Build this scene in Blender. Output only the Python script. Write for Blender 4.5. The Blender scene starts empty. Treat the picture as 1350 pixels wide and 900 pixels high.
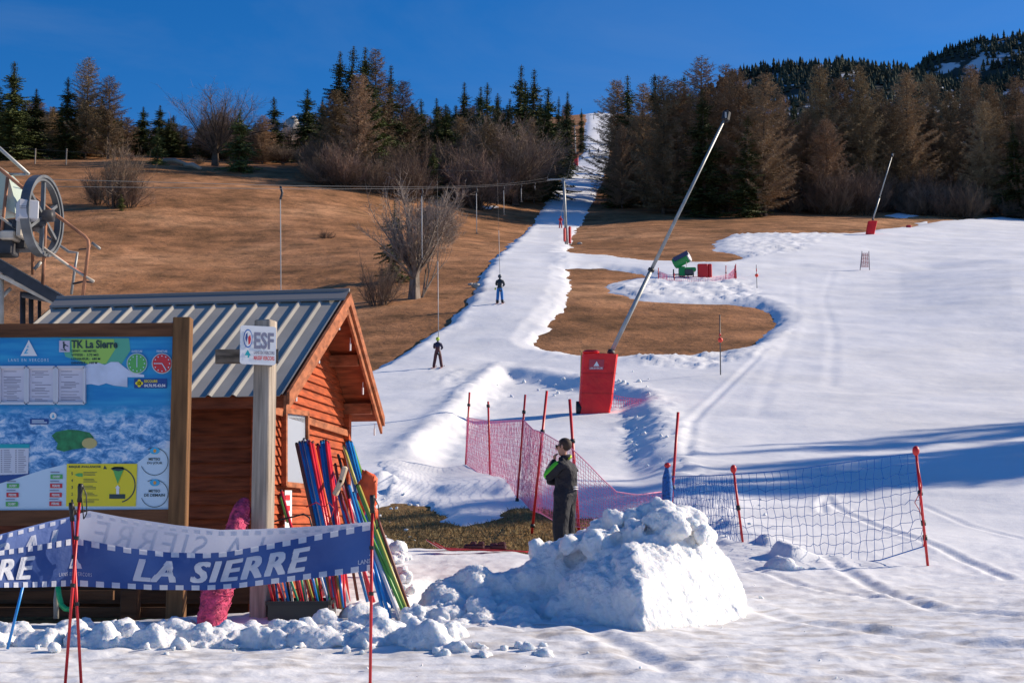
import bpy, math, random
import numpy as np
from mathutils import Vector, Matrix, noise as mnoise
R = math.radians
C = bpy.context.scene
COL = C.collection

# ------------------------------------------------------------ camera, sky, sun
F = 1854.0; CU, CV = 675.0, 450.0; PITCH = math.atan(240/F); ROLL = R(0.35)
CAMZ = 1.5
cam_d = bpy.data.cameras.new('camera'); cam = bpy.data.objects.new('camera', cam_d); COL.objects.link(cam)
cam_d.sensor_width = 36; cam_d.lens = F/1350*36; cam_d.clip_end = 6000; cam_d.clip_start = 0.1
cam.matrix_world = Matrix.Translation((0, 0, CAMZ)) @ Matrix.Rotation(math.pi/2 + PITCH, 4, 'X') @ Matrix.Rotation(-ROLL, 4, 'Z')
C.camera = cam
C.render.resolution_x = 1024; C.render.resolution_y = 682
SUN_AZ = R(18); SUN_EL = R(27)          # azimuth from +x towards +y
w = bpy.data.worlds.new('World'); C.world = w; w.use_nodes = True
nt = w.node_tree; bg = nt.nodes['Background']
sky = nt.nodes.new('ShaderNodeTexSky'); sky.sky_type = 'NISHITA'; sky.sun_disc = False
sky.sun_elevation = SUN_EL; sky.sun_rotation = math.pi/2 - SUN_AZ
sky.altitude = 1400; sky.air_density = 1.0; sky.dust_density = 1.0; sky.ozone_density = 5.5
hs = nt.nodes.new('ShaderNodeHueSaturation'); hs.inputs['Saturation'].default_value = 1.27; hs.inputs['Hue'].default_value = .506
nt.links.new(sky.outputs[0], hs.inputs['Color']); 
_c = nt.nodes.new('ShaderNodeTexCoord'); _m = nt.nodes.new('ShaderNodeMapping'); _m.inputs['Scale'].default_value = (1.2, 1.2, 5); _m.inputs['Rotation'].default_value = (.2, .5, .3)
_n = nt.nodes.new('ShaderNodeTexNoise'); _n.inputs['Scale'].default_value = 2.2; _n.inputs['Detail'].default_value = 9; _n.inputs['Roughness'].default_value = .6; _n.inputs['Distortion'].default_value = .6
_r = nt.nodes.new('ShaderNodeValToRGB'); _r.color_ramp.elements[0].position = .50; _r.color_ramp.elements[0].color = (0, 0, 0, 1); _r.color_ramp.elements[1].position = .85; _r.color_ramp.elements[1].color = (.14, .14, .14, 1)
_x = nt.nodes.new('ShaderNodeMix'); _x.data_type = 'RGBA'; _x.inputs['B'].default_value = (2.6, 3.2, 4.0, 1)
nt.links.new(_c.outputs['Generated'], _m.inputs[0]); nt.links.new(_m.outputs[0], _n.inputs['Vector']); nt.links.new(_n.outputs[0], _r.inputs[0]); nt.links.new(_r.outputs[0], _x.inputs['Factor']); nt.links.new(hs.outputs[0], _x.inputs['A']); nt.links.new(_x.outputs['Result'], bg.inputs[0]); bg.inputs[1].default_value = 0.105
sl = bpy.data.lights.new('sun', 'SUN'); sl.energy = 4.9; sl.angle = R(0.6); sl.color = (1, 0.86, 0.68)
so = bpy.data.objects.new('sun', sl); COL.objects.link(so)
sd = Vector((math.cos(SUN_AZ)*math.cos(SUN_EL), math.sin(SUN_AZ)*math.cos(SUN_EL), math.sin(SUN_EL)))
so.rotation_euler = sd.to_track_quat('Z', 'Y').to_euler(); so.location = (40, 0, 60)
C.view_settings.view_transform = 'Standard'; C.view_settings.look = 'None'
C.view_settings.exposure = 0.34; C.view_settings.gamma = 1; C.view_settings.use_curve_mapping = False

# ------------------------------------------------------------ projection helpers
_M = np.array(cam.matrix_world)[:3, :3]
def P(u, v, D):
    """world point on the sight line of photo point (u, v) at forward distance D"""
    d = _M @ np.array([(u-CU)/F, (CV-v)/F, -1.0]); d = d/d[1]*D
    return Vector((d[0], d[1], d[2]+CAMZ))
def proj(x, y, z):
    q = np.stack([x, y, z-CAMZ], -1) @ _M
    return CU + F*q[..., 0]/-q[..., 2], CV - F*q[..., 1]/-q[..., 2]

# ------------------------------------------------------------ numpy noise
def _h(ix, iy, s):
    n = (ix.astype(np.int64)*374761393 + iy.astype(np.int64)*668265263 + s*1274126177) & 0xffffffff
    n = ((n ^ (n >> 13))*1274126177) & 0xffffffff
    return ((n ^ (n >> 16)) & 0xffff)/65535.0
def vnoise(x, y, s=0):
    ix = np.floor(x); iy = np.floor(y); fx = x-ix; fy = y-iy
    fx = fx*fx*fx*(fx*(fx*6-15)+10); fy = fy*fy*fy*(fy*(fy*6-15)+10)
    a = _h(ix, iy, s); b = _h(ix+1, iy, s); c = _h(ix, iy+1, s); d = _h(ix+1, iy+1, s)
    return (a*(1-fx)+b*fx)*(1-fy) + (c*(1-fx)+d*fx)*fy - 0.5
def fbm(x, y, s=0, o=4):
    r = 0; amp = 1
    for k in range(o):
        r = r + amp*vnoise(x*2**k+k*17.3, y*2**k-k*9.1, s+k); amp *= .5
    return r
def sstep(t): t = np.clip(t, 0, 1); return t*t*(3-2*t)

# ------------------------------------------------------------ terrain
CP = []   # (a = x/D, l = ln D, q = (z-CAMZ)/D)
def cp(u, v, D):
    p = P(u, v, D); CP.append((p.x/D, math.log(D), (p.z-CAMZ)/D))
def cz(a, zr, D): CP.append((a, math.log(D), zr/D))
for a in (-.8, -.36, 0, .36, .8):
    for D, zl, zc, zr in ((1.5, -1.46, -1.46, -1.46), (3, -1.36, -1.36, -1.36), (5, -1.22, -1.22, -1.22), (8.8, -1.0, -1.0, -1.0), (12, -.84, -.84, -.86), (16, -.70, -.66, -.72),
                          (20.5, -.52, -.54, -.42), (26, -.05, .36, .42), (35, .95, 1.6, 1.9), (46, 2.6, 3.5, 3.9), (63, 6.0, 7.1, 7.5), (87, 11.8, 13.6, 14.3)):
        t = a/.36; t = max(-1, min(1, t))
        cz(a, zc + (zr-zc)*max(t, 0) + (zl-zc)*max(-t, 0), D)
for t in ((745, 322, 160), (739, 301, 204), (1149, 312, 176), (758, 217, 370), (790, 199, 400), (792, 165, 520), (795, 152, 640), (900, 368, 107), (1000, 345, 125),
          (300, 300, 150), (60, 290, 150), (-300, 290, 150), (30, 215, 205), (200, 212, 212), (-300, 215, 205), (430, 226, 220), (600, 240, 240), (600, 290, 195), (500, 330, 130),
          (300, 380, 105), (50, 370, 105), (690, 300, 200), (820, 287, 215), (900, 287, 215), (1050, 285, 215), (1350, 284, 240), (1650, 280, 240), (1300, 266, 262), (1100, 262, 300), (1350, 235, 350),
          (1000, 215, 480), (1350, 190, 500), (1350, 165, 700), (1700, 165, 700), (1000, 180, 800), (800, 150, 800), (1150, 290, 210), (1350, 330, 150), (1200, 370, 108),
          (200, 218, 300), (500, 215, 330), (-300, 220, 330), (200, 215, 560), (560, 190, 560), (200, 215, 800), (560, 190, 800), (-400, 215, 800), (680, 210, 400), (700, 235, 290), (870, 240, 320), (860, 205, 420)):
    cp(*t)
CP = np.array(CP); SL = 0.45
def _phi(r2): return np.where(r2 > 1e-12, .5*r2*np.log(np.maximum(r2, 1e-12)), 0)
def _feat(a, l): return np.stack([np.clip(a, -.9, .9)*1.6, l*SL], -1)
_X = _feat(CP[:, 0], CP[:, 1]); n = len(_X)
_K = _phi(((_X[:, None]-_X[None])**2).sum(-1)) + np.eye(n)*2e-4
_Pm = np.c_[np.ones(n), _X]; _A = np.zeros((n+3, n+3)); _A[:n, :n] = _K; _A[:n, n:] = _Pm; _A[n:, :n] = _Pm.T
_W = np.linalg.solve(_A, np.r_[CP[:, 2], 0, 0, 0])
def qbase(a, l):
    f = _feat(np.asarray(a, float), np.asarray(l, float)); sh = f.shape[:-1]; f = f.reshape(-1, 2); out = np.empty(len(f))
    for i in range(0, len(f), 20000):
        g = f[i:i+20000]; out[i:i+20000] = _phi(((g[:, None]-_X[None])**2).sum(-1)) @ _W[:n] + _W[n] + g @ _W[n+1:]
    return out.reshape(sh)
# grid in (a, l)
NA, NL = 620, 1150
A0, A1, L0, L1 = -.62, .62, math.log(1.5), math.log(860)
ga = np.linspace(A0, A1, NA); gl = np.linspace(L0, L1, NL)
ca = np.linspace(A0, A1, 63); cl = np.linspace(L0, L1, 230)
_qc = qbase(*np.meshgrid(ca, cl, indexing='xy'))      # [l, a]
def bil(grid, aa, ll, ax, lx):
    fa = np.clip((aa-ax[0])/(ax[1]-ax[0]), 0, len(ax)-1.001); fl = np.clip((ll-lx[0])/(lx[1]-lx[0]), 0, len(lx)-1.001)
    ia = fa.astype(int); il = fl.astype(int); fa = fa-ia; fl = fl-il
    return (grid[il, ia]*(1-fa)+grid[il, ia+1]*fa)*(1-fl) + (grid[il+1, ia]*(1-fa)+grid[il+1, ia+1]*fa)*fl
AA, LL = np.meshgrid(ga, gl, indexing='xy')
DD = np.exp(LL); XX = AA*DD; YY = DD
QQ = bil(_qc, AA, LL, ca, cl)
ZB = QQ*DD + CAMZ                                     # bare ground
ZB = ZB + .10*fbm(XX/3, YY/3, 5, 3)*sstep((DD-14)/10) + .5*fbm(XX/18, YY/18, 11, 3)*sstep((DD-60)/60)
def hit(u, v, Z=None, dmin=4):
    """(x, y, z) where the sight line of photo point (u, v) meets the ground"""
    Z = ZB if Z is None else Z
    D = np.exp(np.linspace(math.log(dmin), math.log(840), 3000)); p = P(u, v, 1.0)
    x = p.x*D; z = (p.z-CAMZ)*D + CAMZ
    g = bil(Z, x/D, np.log(D), ga, gl); k = np.argmax(z < g)
    if k == 0: k = 2999 if z[0] > g[0] else 0
    return Vector((x[k], D[k], g[k]))
def toal(pts): 
    r = []
    for p in pts:
        if len(p) == 3: r.append((p[0], p[1]))        # already (a, l, flag)
        else: h = hit(*p); r.append((h.x/h.y, math.log(h.y)))
    return np.array(r)
def sdist(poly, closed=True, aa=None, ll=None, lim=None):
    """signed (closed; + inside) or plain distance in metres, on the grid"""
    a = AA if aa is None else aa; l = LL if ll is None else ll
    Pn = len(poly); best = np.full(a.shape, 1e9); ins = np.zeros(a.shape, bool)
    for i in range(Pn if closed else Pn-1):
        x0, y0 = poly[i]; x1, y1 = poly[(i+1) % Pn]; dx, dy = x1-x0, y1-y0; L2 = dx*dx+dy*dy+1e-15
        t = np.clip(((a-x0)*dx+(l-y0)*dy)/L2, 0, 1); best = np.minimum(best, (a-x0-t*dx)**2+(l-y0-t*dy)**2)
        if closed:
            c = ((y0 > l) != (y1 > l)) & (a < (x1-x0)*(l-y0)/(y1-y0+1e-15)+x0); ins ^= c
    d = np.sqrt(best)*np.exp(l)
    return np.where(ins, d, -d) if closed else d
Lb = L1+.2
left_edge = [(-150, 640), (100, 600), (300, 560), (440, 520), (495, 487), (530, 467), (560, 450), (590, 430), (608, 410), (622, 388), (630, 366), (648, 346), (665, 330), (690, 309), (706, 289), (719, 269), (731, 250), (741, 236), (752, 222), (763, 209), (771, 199)]
B3 = np.r_[toal(left_edge), [[.053, math.log(430)], [.056, math.log(560)], [.055, Lb], [-1.2, Lb], [-1.2, 3.0]]]
b1 = [(803, 209), (797, 232), (787, 254), (777, 275), (769, 290), (759, 304), (753, 318), (748, 336), (811, 340), (863, 346), (885, 346), (941, 348), (972, 344), (979, 339), (941, 331), (942, 319), (959, 313), (1033, 310), (1107, 309), (1140, 307), (1160, 303), (1200, 300), (1230, 294), (1280, 290), (1350, 284), (1500, 276)]
B1 = np.r_[toal(b1), [[1.2, math.log(260)], [1.2, Lb], [.075, Lb], [.078, math.log(520)], [.072, math.log(420)]]]
B2 = toal([(746, 355), (793, 354), (841, 362), (863, 368), (822, 371), (796, 377), (804, 386), (841, 397), (893, 400), (959, 402), (996, 406), (1020, 416), (1024, 427), (1010, 440), (989, 457), (959, 466), (896, 474), (848, 473), (818, 475), (763, 470), (722, 463), (704, 453), (718, 440), (737, 418), (748, 392), (752, 374)])
B4 = toal([(503, 690), (535, 666), (575, 672), (565, 690), (610, 696), (650, 690), (690, 684), (712, 671), (735, 684), (775, 694), (780, 742), (700, 741), (620, 737), (560, 735), (515, 722)])
B5 = toal([(530, 812), (548, 797), (592, 783), (588, 796), (548, 820)])
B6 = toal([(-150, 845), (-150, 780), (245, 770), (420, 770), (420, 800), (330, 830), (200, 838)])
PIT = toal([(655, 490), (700, 496), (760, 508), (825, 518), (862, 532), (872, 560), (885, 600), (905, 640), (940, 690), (700, 720), (520, 690), (505, 640), (530, 610), (560, 580), (590, 550), (622, 520)])
s3 = sdist(B3); s1 = sdist(B1); s2 = sdist(B2); s4 = sdist(B4); s5 = sdist(B5); s6 = sdist(B6); spit = sdist(PIT)
nz = fbm(XX/2.2, YY/2.2, 21, 4); nzb = fbm(XX/.55, YY/.55, 31, 3)
wig = nz*np.clip(.005*DD, .2, .8) + nzb*np.clip(.003*DD, .1, .35)
def edge(s, wd, H): return np.clip(-(s+wig*.9)/wd, -.6, 1)*H
H3 = edge(s3, 1.5, .62)
H1 = edge(s1, np.where(DD > 120, 1.5, 1.2), .30)
H2 = edge(s2, 1.6, .34)
s4n = s4 + .9*fbm(XX/1.1, YY/1.6, 41, 4) + .25
H4 = np.clip(-s4n/.5, -.6, 1)*.10 + .0
H5 = np.clip(-(s5+.3*nzb)/.3, -.5, 1)*.15
H6 = np.clip(-(s6+.15*nzb)/.2, -.5, 1)*.15
HS = np.minimum(np.minimum(np.minimum(H3, H1), np.minimum(H2, H4+np.where(s4n < -.5, .25, 0)*sstep((-s4n-.5)/2))), np.minimum(H5, H6)+.2*sstep((DD-14)/6))
HS = np.minimum(HS, .45)
# patches of old snow lying in the brown meadow and among the trees
for pts, hh in (([(1163, 285), (1185, 281), (1215, 285), (1190, 288)], .1), ([(1268, 188), (1290, 180), (1330, 186), (1350, 205), (1300, 205)], .3), ([(1300, 246), (1350, 240), (1400, 250), (1350, 262)], .3),
                ([(634, 272), (652, 271), (662, 274), (640, 276)], .1), ([(672, 237), (700, 238), (700, 241), (680, 241)], .1), ([(792, 216), (830, 216), (832, 221), (800, 219)], .15), ([(640, 237), (655, 236), (665, 240), (650, 241)], .1), ([(1205, 294), (1222, 292), (1228, 296), (1210, 298)], .1)):
    s = sdist(toal(pts)); HS = np.maximum(HS, np.clip((s+wig*.7)/.8, -.6, 1)*hh)
# relief of the snow surface
def ridge(pts, wd, H):
    d = sdist(toal(pts), closed=False); return H*np.exp(-(d/wd)**2)
lump = sstep((nzb+.15)*2.2)
pitd = .33*sstep((spit+.35*nz)/1.2)*sstep((DD-24)/9)
RL = -pitd
RL = RL + ridge([(658, 489), (622, 520), (590, 550), (560, 580), (530, 612)], .5, .13)*(.8+.25*lump)
RL = RL + ridge([(690, 494), (760, 506), (825, 517), (862, 532)], .45, .10)*(.5+.5*lump)
RL = RL + ridge([(864, 534), (874, 560), (887, 600), (907, 640), (935, 690), (975, 745)], .6, .10)*(.4+.7*lump)
RL = RL + ridge([(769, 290), (753, 320), (742, 342), (747, 365), (746, 390), (733, 415), (714, 438), (701, 456)], 1.0, .13)*(.5+.5*lump)
RL = RL + ridge([(708, 466), (760, 478), (818, 482), (890, 482), (960, 474), (1000, 455)], 1.0, .06)*(.2+.8*lump)
RL = RL + ridge([(1006, 398), (1036, 420), (1037, 440), (1010, 462), (985, 480)], .9, .16)*(.7+.3*lump)
RL = RL + ridge([(700, 291), (665, 332), (632, 372), (610, 412), (590, 434), (530, 470)], .8, .10)*(.4+lump)
RL = RL + ridge([(505, 650), (500, 690), (505, 720)], .4, .15)*(.2+1.2*lump)
RL = RL + ridge([(1000, 752), (1050, 768)], .35, .12)*(.2+1.5*lump)
# rough, broken snow
rough = np.zeros_like(AA)
for pts, k in (([(790, 530), (862, 545), (880, 600), (840, 640), (800, 600)], .11), ([(880, 640), (980, 690), (1010, 770), (960, 800), (880, 700)], .10), ([(480, 620), (560, 600), (560, 670), (500, 720), (480, 720)], .10),
               ([(800, 378), (900, 370), (1000, 375), (1020, 410), (960, 400), (830, 395)], .13), ([(950, 312), (1120, 310), (1060, 335), (980, 345)], .13), ([(820, 478), (960, 472), (1000, 480), (940, 498), (840, 492)], .12),
               ([(560, 490), (690, 500), (640, 600), (560, 620)], .05)):
    rough = np.maximum(rough, k*sstep(sdist(toal(pts))/.8))
f1 = fbm(XX/.34, YY/.34, 51, 4); f2 = fbm(XX/.9, YY/.9, 61, 4)
RL = RL + rough*(np.maximum(f1, -.1)*1.1+f2*.8)*np.clip(DD/40, .7, 1.6)
near = 1-sstep((DD-15)/6)
RL = RL + near*(.026*f2 + .032*np.abs(f1)*sstep((f2+.35)*1.6) + .03*fbm(XX/2.0, YY/1.2, 71, 3) + .012*fbm(XX/.12, YY/.12, 79, 2))
RL = RL + (1-near)*(.012*f2 + .028*fbm(XX/4, YY/4, 73, 3))*sstep((DD-14)/10)
# ski and machine tracks
def track(pts, wd, dep, n=60):
    global RL
    q = np.array(pts, float); t = np.linspace(0, len(q)-1, n); u = np.interp(t, range(len(q)), q[:, 0]); v = np.interp(t, range(len(q)), q[:, 1])
    d = sdist(toal(list(zip(u, v))[::4]+[(u[-1], v[-1])]), closed=False); RL = RL + .45*dep*(-np.exp(-(d/wd)**2) + .6*np.exp(-((d-2*wd)/wd)**2))
track([(1086, 700), (1083, 685), (1092, 676), (1098, 690), (1130, 708), (1180, 730), (1260, 760), (1330, 785)], .06, .05)
track([(1215, 690), (1280, 720), (1350, 740)], .05, .03)
track([(1090, 760), (1160, 800), (1230, 828), (1290, 832), (1360, 842)], .07, .05)
track([(930, 800), (1040, 840), (1180, 868), (1360, 885)], .08, .04)
track([(990, 770), (1080, 800), (1240, 825)], .05, .03)
track([(780, 862), (830, 890), (880, 920)], .08, .05)
track([(500, 870), (700, 895), (900, 905)], .08, .03)
track([(1100, 270+90), (1085, 400), (1100, 450), (1095, 520)], .2, .025)
track([(1050, 370), (1052, 430), (1020, 500), (1000, 560)], .2, .02)
track([(905, 620), (912, 570), (960, 520), (1010, 470)], .12, .05)
RL = np.where(DD > 22, RL, np.maximum(RL, -.12))
ZS = ZB + np.where(HS > 0, HS+RL*sstep(HS/.12), HS*3 - pitd)
ZS = np.where(HS > .05, np.maximum(ZS, ZB - .95), ZS)
ZBg = ZB - pitd - .06*(HS > .15) - .35*(HS > .22)*sstep((HS-.22)/.1)*(DD > 3)
ZT = np.maximum(ZS, ZBg)
def G(x, y): return float(bil(ZT, np.array([x/max(y, 1.6)]), np.array([math.log(max(y, 1.6))]), ga, gl)[0])
def HIT(u, v): return hit(u, v, ZT)
# ------------------------------------------------------------ materials
def mat(name, col, rough=.7, metal=0, noise=None, bump=None, spec=.5, alpha=1, coord='Object', subs=0, coat=0):
    """noise=(scale, amount[, detail, stretch xyz]) varies brightness; bump=(scale, strength, dist)"""
    m = bpy.data.materials.new(name); m.use_nodes = True; t = m.node_tree; b = t.nodes['Principled BSDF']
    b.inputs['Base Color'].default_value = (*col, 1); b.inputs['Roughness'].default_value = rough; b.inputs['Metallic'].default_value = metal
    b.inputs['Specular IOR Level'].default_value = spec; b.inputs['Alpha'].default_value = alpha; b.inputs['Coat Weight'].default_value = coat
    tc = t.nodes.new('ShaderNodeTexCoord')
    def ntex(sc, det=5, st=(1, 1, 1)):
        mp = t.nodes.new('ShaderNodeMapping'); mp.inputs['Scale'].default_value = st; t.links.new(tc.outputs[coord], mp.inputs[0])
        n = t.nodes.new('ShaderNodeTexNoise'); n.inputs['Scale'].default_value = sc; n.inputs['Detail'].default_value = det; t.links.new(mp.outputs[0], n.inputs['Vector']); return n
    if noise:
        n = ntex(noise[0], noise[2] if len(noise) > 2 else 5, noise[3] if len(noise) > 3 else (1, 1, 1))
        r = t.nodes.new('ShaderNodeValToRGB'); a = noise[1]
        r.color_ramp.elements[0].position = .3; r.color_ramp.elements[1].position = .7
        r.color_ramp.elements[0].color = (*[c*(1-a) for c in col], 1); r.color_ramp.elements[1].color = (*[min(1, c*(1+a)) for c in col], 1)
        t.links.new(n.outputs[0], r.inputs[0]); t.links.new(r.outputs[0], b.inputs['Base Color'])
    if bump:
        n2 = ntex(bump[0], 6, bump[3] if len(bump) > 3 else (1, 1, 1)); bp = t.nodes.new('ShaderNodeBump'); bp.inputs['Strength'].default_value = bump[1]; bp.inputs['Distance'].default_value = bump[2]
        t.links.new(n2.outputs[0], bp.inputs['Height']); t.links.new(bp.outputs[0], b.inputs['Normal'])
    return m

def snow_mat():
    m = bpy.data.materials.new('snow'); m.use_nodes = True; t = m.node_tree; b = t.nodes['Principled BSDF']
    tc = t.nodes.new('ShaderNodeTexCoord'); L = t.links.new
    def nz(sc, det=6, st=(1, 1, 1)):
        mp = t.nodes.new('ShaderNodeMapping'); mp.inputs['Scale'].default_value = st; L(tc.outputs['Object'], mp.inputs[0])
        n = t.nodes.new('ShaderNodeTexNoise'); n.inputs['Scale'].default_value = sc; n.inputs['Detail'].default_value = det; L(mp.outputs[0], n.inputs['Vector']); return n
    n1 = nz(.22, 7); r = t.nodes.new('ShaderNodeValToRGB'); e = r.color_ramp.elements
    e[0].position = .30; e[0].color = (.765, .77, .775, 1); e[1].position = .62; e[1].color = (.83, .84, .86, 1)
    L(n1.outputs[0], r.inputs[0])
    # thin dirt in the trodden snow near the hut: a world-space patch of grime
    n3 = nz(3.2, 9, (1, 1.7, 1)); r3 = t.nodes.new('ShaderNodeValToRGB'); r3.color_ramp.elements[0].position = .46; r3.color_ramp.elements[0].color = (0, 0, 0, 1); r3.color_ramp.elements[1].position = .75; r3.color_ramp.elements[1].color = (1, 1, 1, 1)
    L(n3.outputs[0], r3.inputs[0])
    sx = t.nodes.new('ShaderNodeSeparateXYZ'); L(tc.outputs['Object'], sx.inputs[0])
    mr = t.nodes.new('ShaderNodeMapRange'); mr.inputs['From Min'].default_value = 17; mr.inputs['From Max'].default_value = 11; mr.inputs['To Min'].default_value = 0; mr.inputs['To Max'].default_value = .85
    L(sx.outputs['Y'], mr.inputs['Value'])
    mu = t.nodes.new('ShaderNodeMath'); mu.operation = 'MULTIPLY'; L(r3.outputs[0], mu.inputs[0]); L(mr.outputs[0], mu.inputs[1])
    mx = t.nodes.new('ShaderNodeMix'); mx.data_type = 'RGBA'; mx.inputs['B'].default_value = (.40, .345, .29, 1)
    L(mu.outputs[0], mx.inputs['Factor']); L(r.outputs[0], mx.inputs['A']); L(mx.outputs['Result'], b.inputs['Base Color'])
    b.inputs['Roughness'].default_value = .75; b.inputs['Specular IOR Level'].default_value = .25
    a = nz(3, 8); c = nz(28, 6)
    b1 = t.nodes.new('ShaderNodeBump'); b1.inputs['Strength'].default_value = .5; b1.inputs['Distance'].default_value = .035; L(a.outputs[0], b1.inputs['Height'])
    b2 = t.nodes.new('ShaderNodeBump'); b2.inputs['Strength'].default_value = .35; b2.inputs['Distance'].default_value = .012; L(c.outputs[0], b2.inputs['Height']); L(b1.outputs[0], b2.inputs['Normal'])
    L(b2.outputs[0], b.inputs['Normal']); return m
def grass_mat():
    m = bpy.data.materials.new('dry_grass'); m.use_nodes = True; t = m.node_tree; b = t.nodes['Principled BSDF']; L = t.links.new
    tc = t.nodes.new('ShaderNodeTexCoord')
    def nz(sc, det=6, st=(1, 1, 1)):
        mp = t.nodes.new('ShaderNodeMapping'); mp.inputs['Scale'].default_value = st; L(tc.outputs['Object'], mp.inputs[0])
        n = t.nodes.new('ShaderNodeTexNoise'); n.inputs['Scale'].default_value = sc; n.inputs['Detail'].default_value = det; n.inputs['Roughness'].default_value = .62; L(mp.outputs[0], n.inputs['Vector']); return n
    n1 = nz(.05, 9); r = t.nodes.new('ShaderNodeValToRGB'); e = r.color_ramp.elements
    e[0].position = .34; e[0].color = (.225, .112, .052, 1); e[1].position = .66; e[1].color = (.46, .245, .13, 1); x = e.new(.5); x.color = (.34, .168, .083, 1)
    L(n1.outputs[0], r.inputs[0])
    n2 = nz(.30, 11, (1.1, .9, 1)); r2 = t.nodes.new('ShaderNodeValToRGB'); r2.color_ramp.elements[0].position = .3; r2.color_ramp.elements[0].color = (.40, .42, .38, 1); r2.color_ramp.elements[1].position = .68; r2.color_ramp.elements[1].color = (1.45, 1.38, 1.3, 1)
    L(n2.outputs[0], r2.inputs[0])
    mx = t.nodes.new('ShaderNodeMix'); mx.data_type = 'RGBA'; mx.blend_type = 'MULTIPLY'; mx.inputs['Factor'].default_value = 1; L(r.outputs[0], mx.inputs['A']); L(r2.outputs[0], mx.inputs['B'])
    # greener turf at the foot of the slope
    sx = t.nodes.new('ShaderNodeSeparateXYZ'); L(tc.outputs['Object'], sx.inputs[0])
    mr = t.nodes.new('ShaderNodeMapRange'); mr.inputs['From Min'].default_value = 40; mr.inputs['From Max'].default_value = 25; L(sx.outputs['Y'], mr.inputs['Value'])
    mg = t.nodes.new('ShaderNodeMix'); mg.data_type = 'RGBA'; mg.inputs['B'].default_value = (.22, .155, .062, 1); L(mx.outputs['Result'], mg.inputs['A'])
    mm = t.nodes.new('ShaderNodeMath'); mm.operation = 'MULTIPLY'; mm.inputs[1].default_value = .75; L(mr.outputs[0], mm.inputs[0]); L(mm.outputs[0], mg.inputs['Factor'])
    n4 = nz(14, 6); r4 = t.nodes.new('ShaderNodeValToRGB'); r4.color_ramp.elements[0].position = .35; r4.color_ramp.elements[0].color = (.35, .35, .35, 1); r4.color_ramp.elements[1].position = .7; r4.color_ramp.elements[1].color = (1.5, 1.5, 1.4, 1); L(n4.outputs[0], r4.inputs[0])
    m5 = t.nodes.new('ShaderNodeMix'); m5.data_type = 'RGBA'; m5.blend_type = 'MULTIPLY'; L(mg.outputs['Result'], m5.inputs['A']); L(r4.outputs[0], m5.inputs['B']); L(mr.outputs[0], m5.inputs['Factor'])
    L(m5.outputs['Result'], b.inputs['Base Color']); b.inputs['Roughness'].default_value = .95; b.inputs['Specular IOR Level'].default_value = .1
    bp = t.nodes.new('ShaderNodeBump'); bp.inputs['Strength'].default_value = .7; bp.inputs['Distance'].default_value = .25; n3 = nz(1.3, 8); L(n3.outputs[0], bp.inputs['Height']); L(bp.outputs[0], b.inputs['Normal'])
    return m
SNOW = snow_mat(); GRASS = grass_mat()

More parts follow.
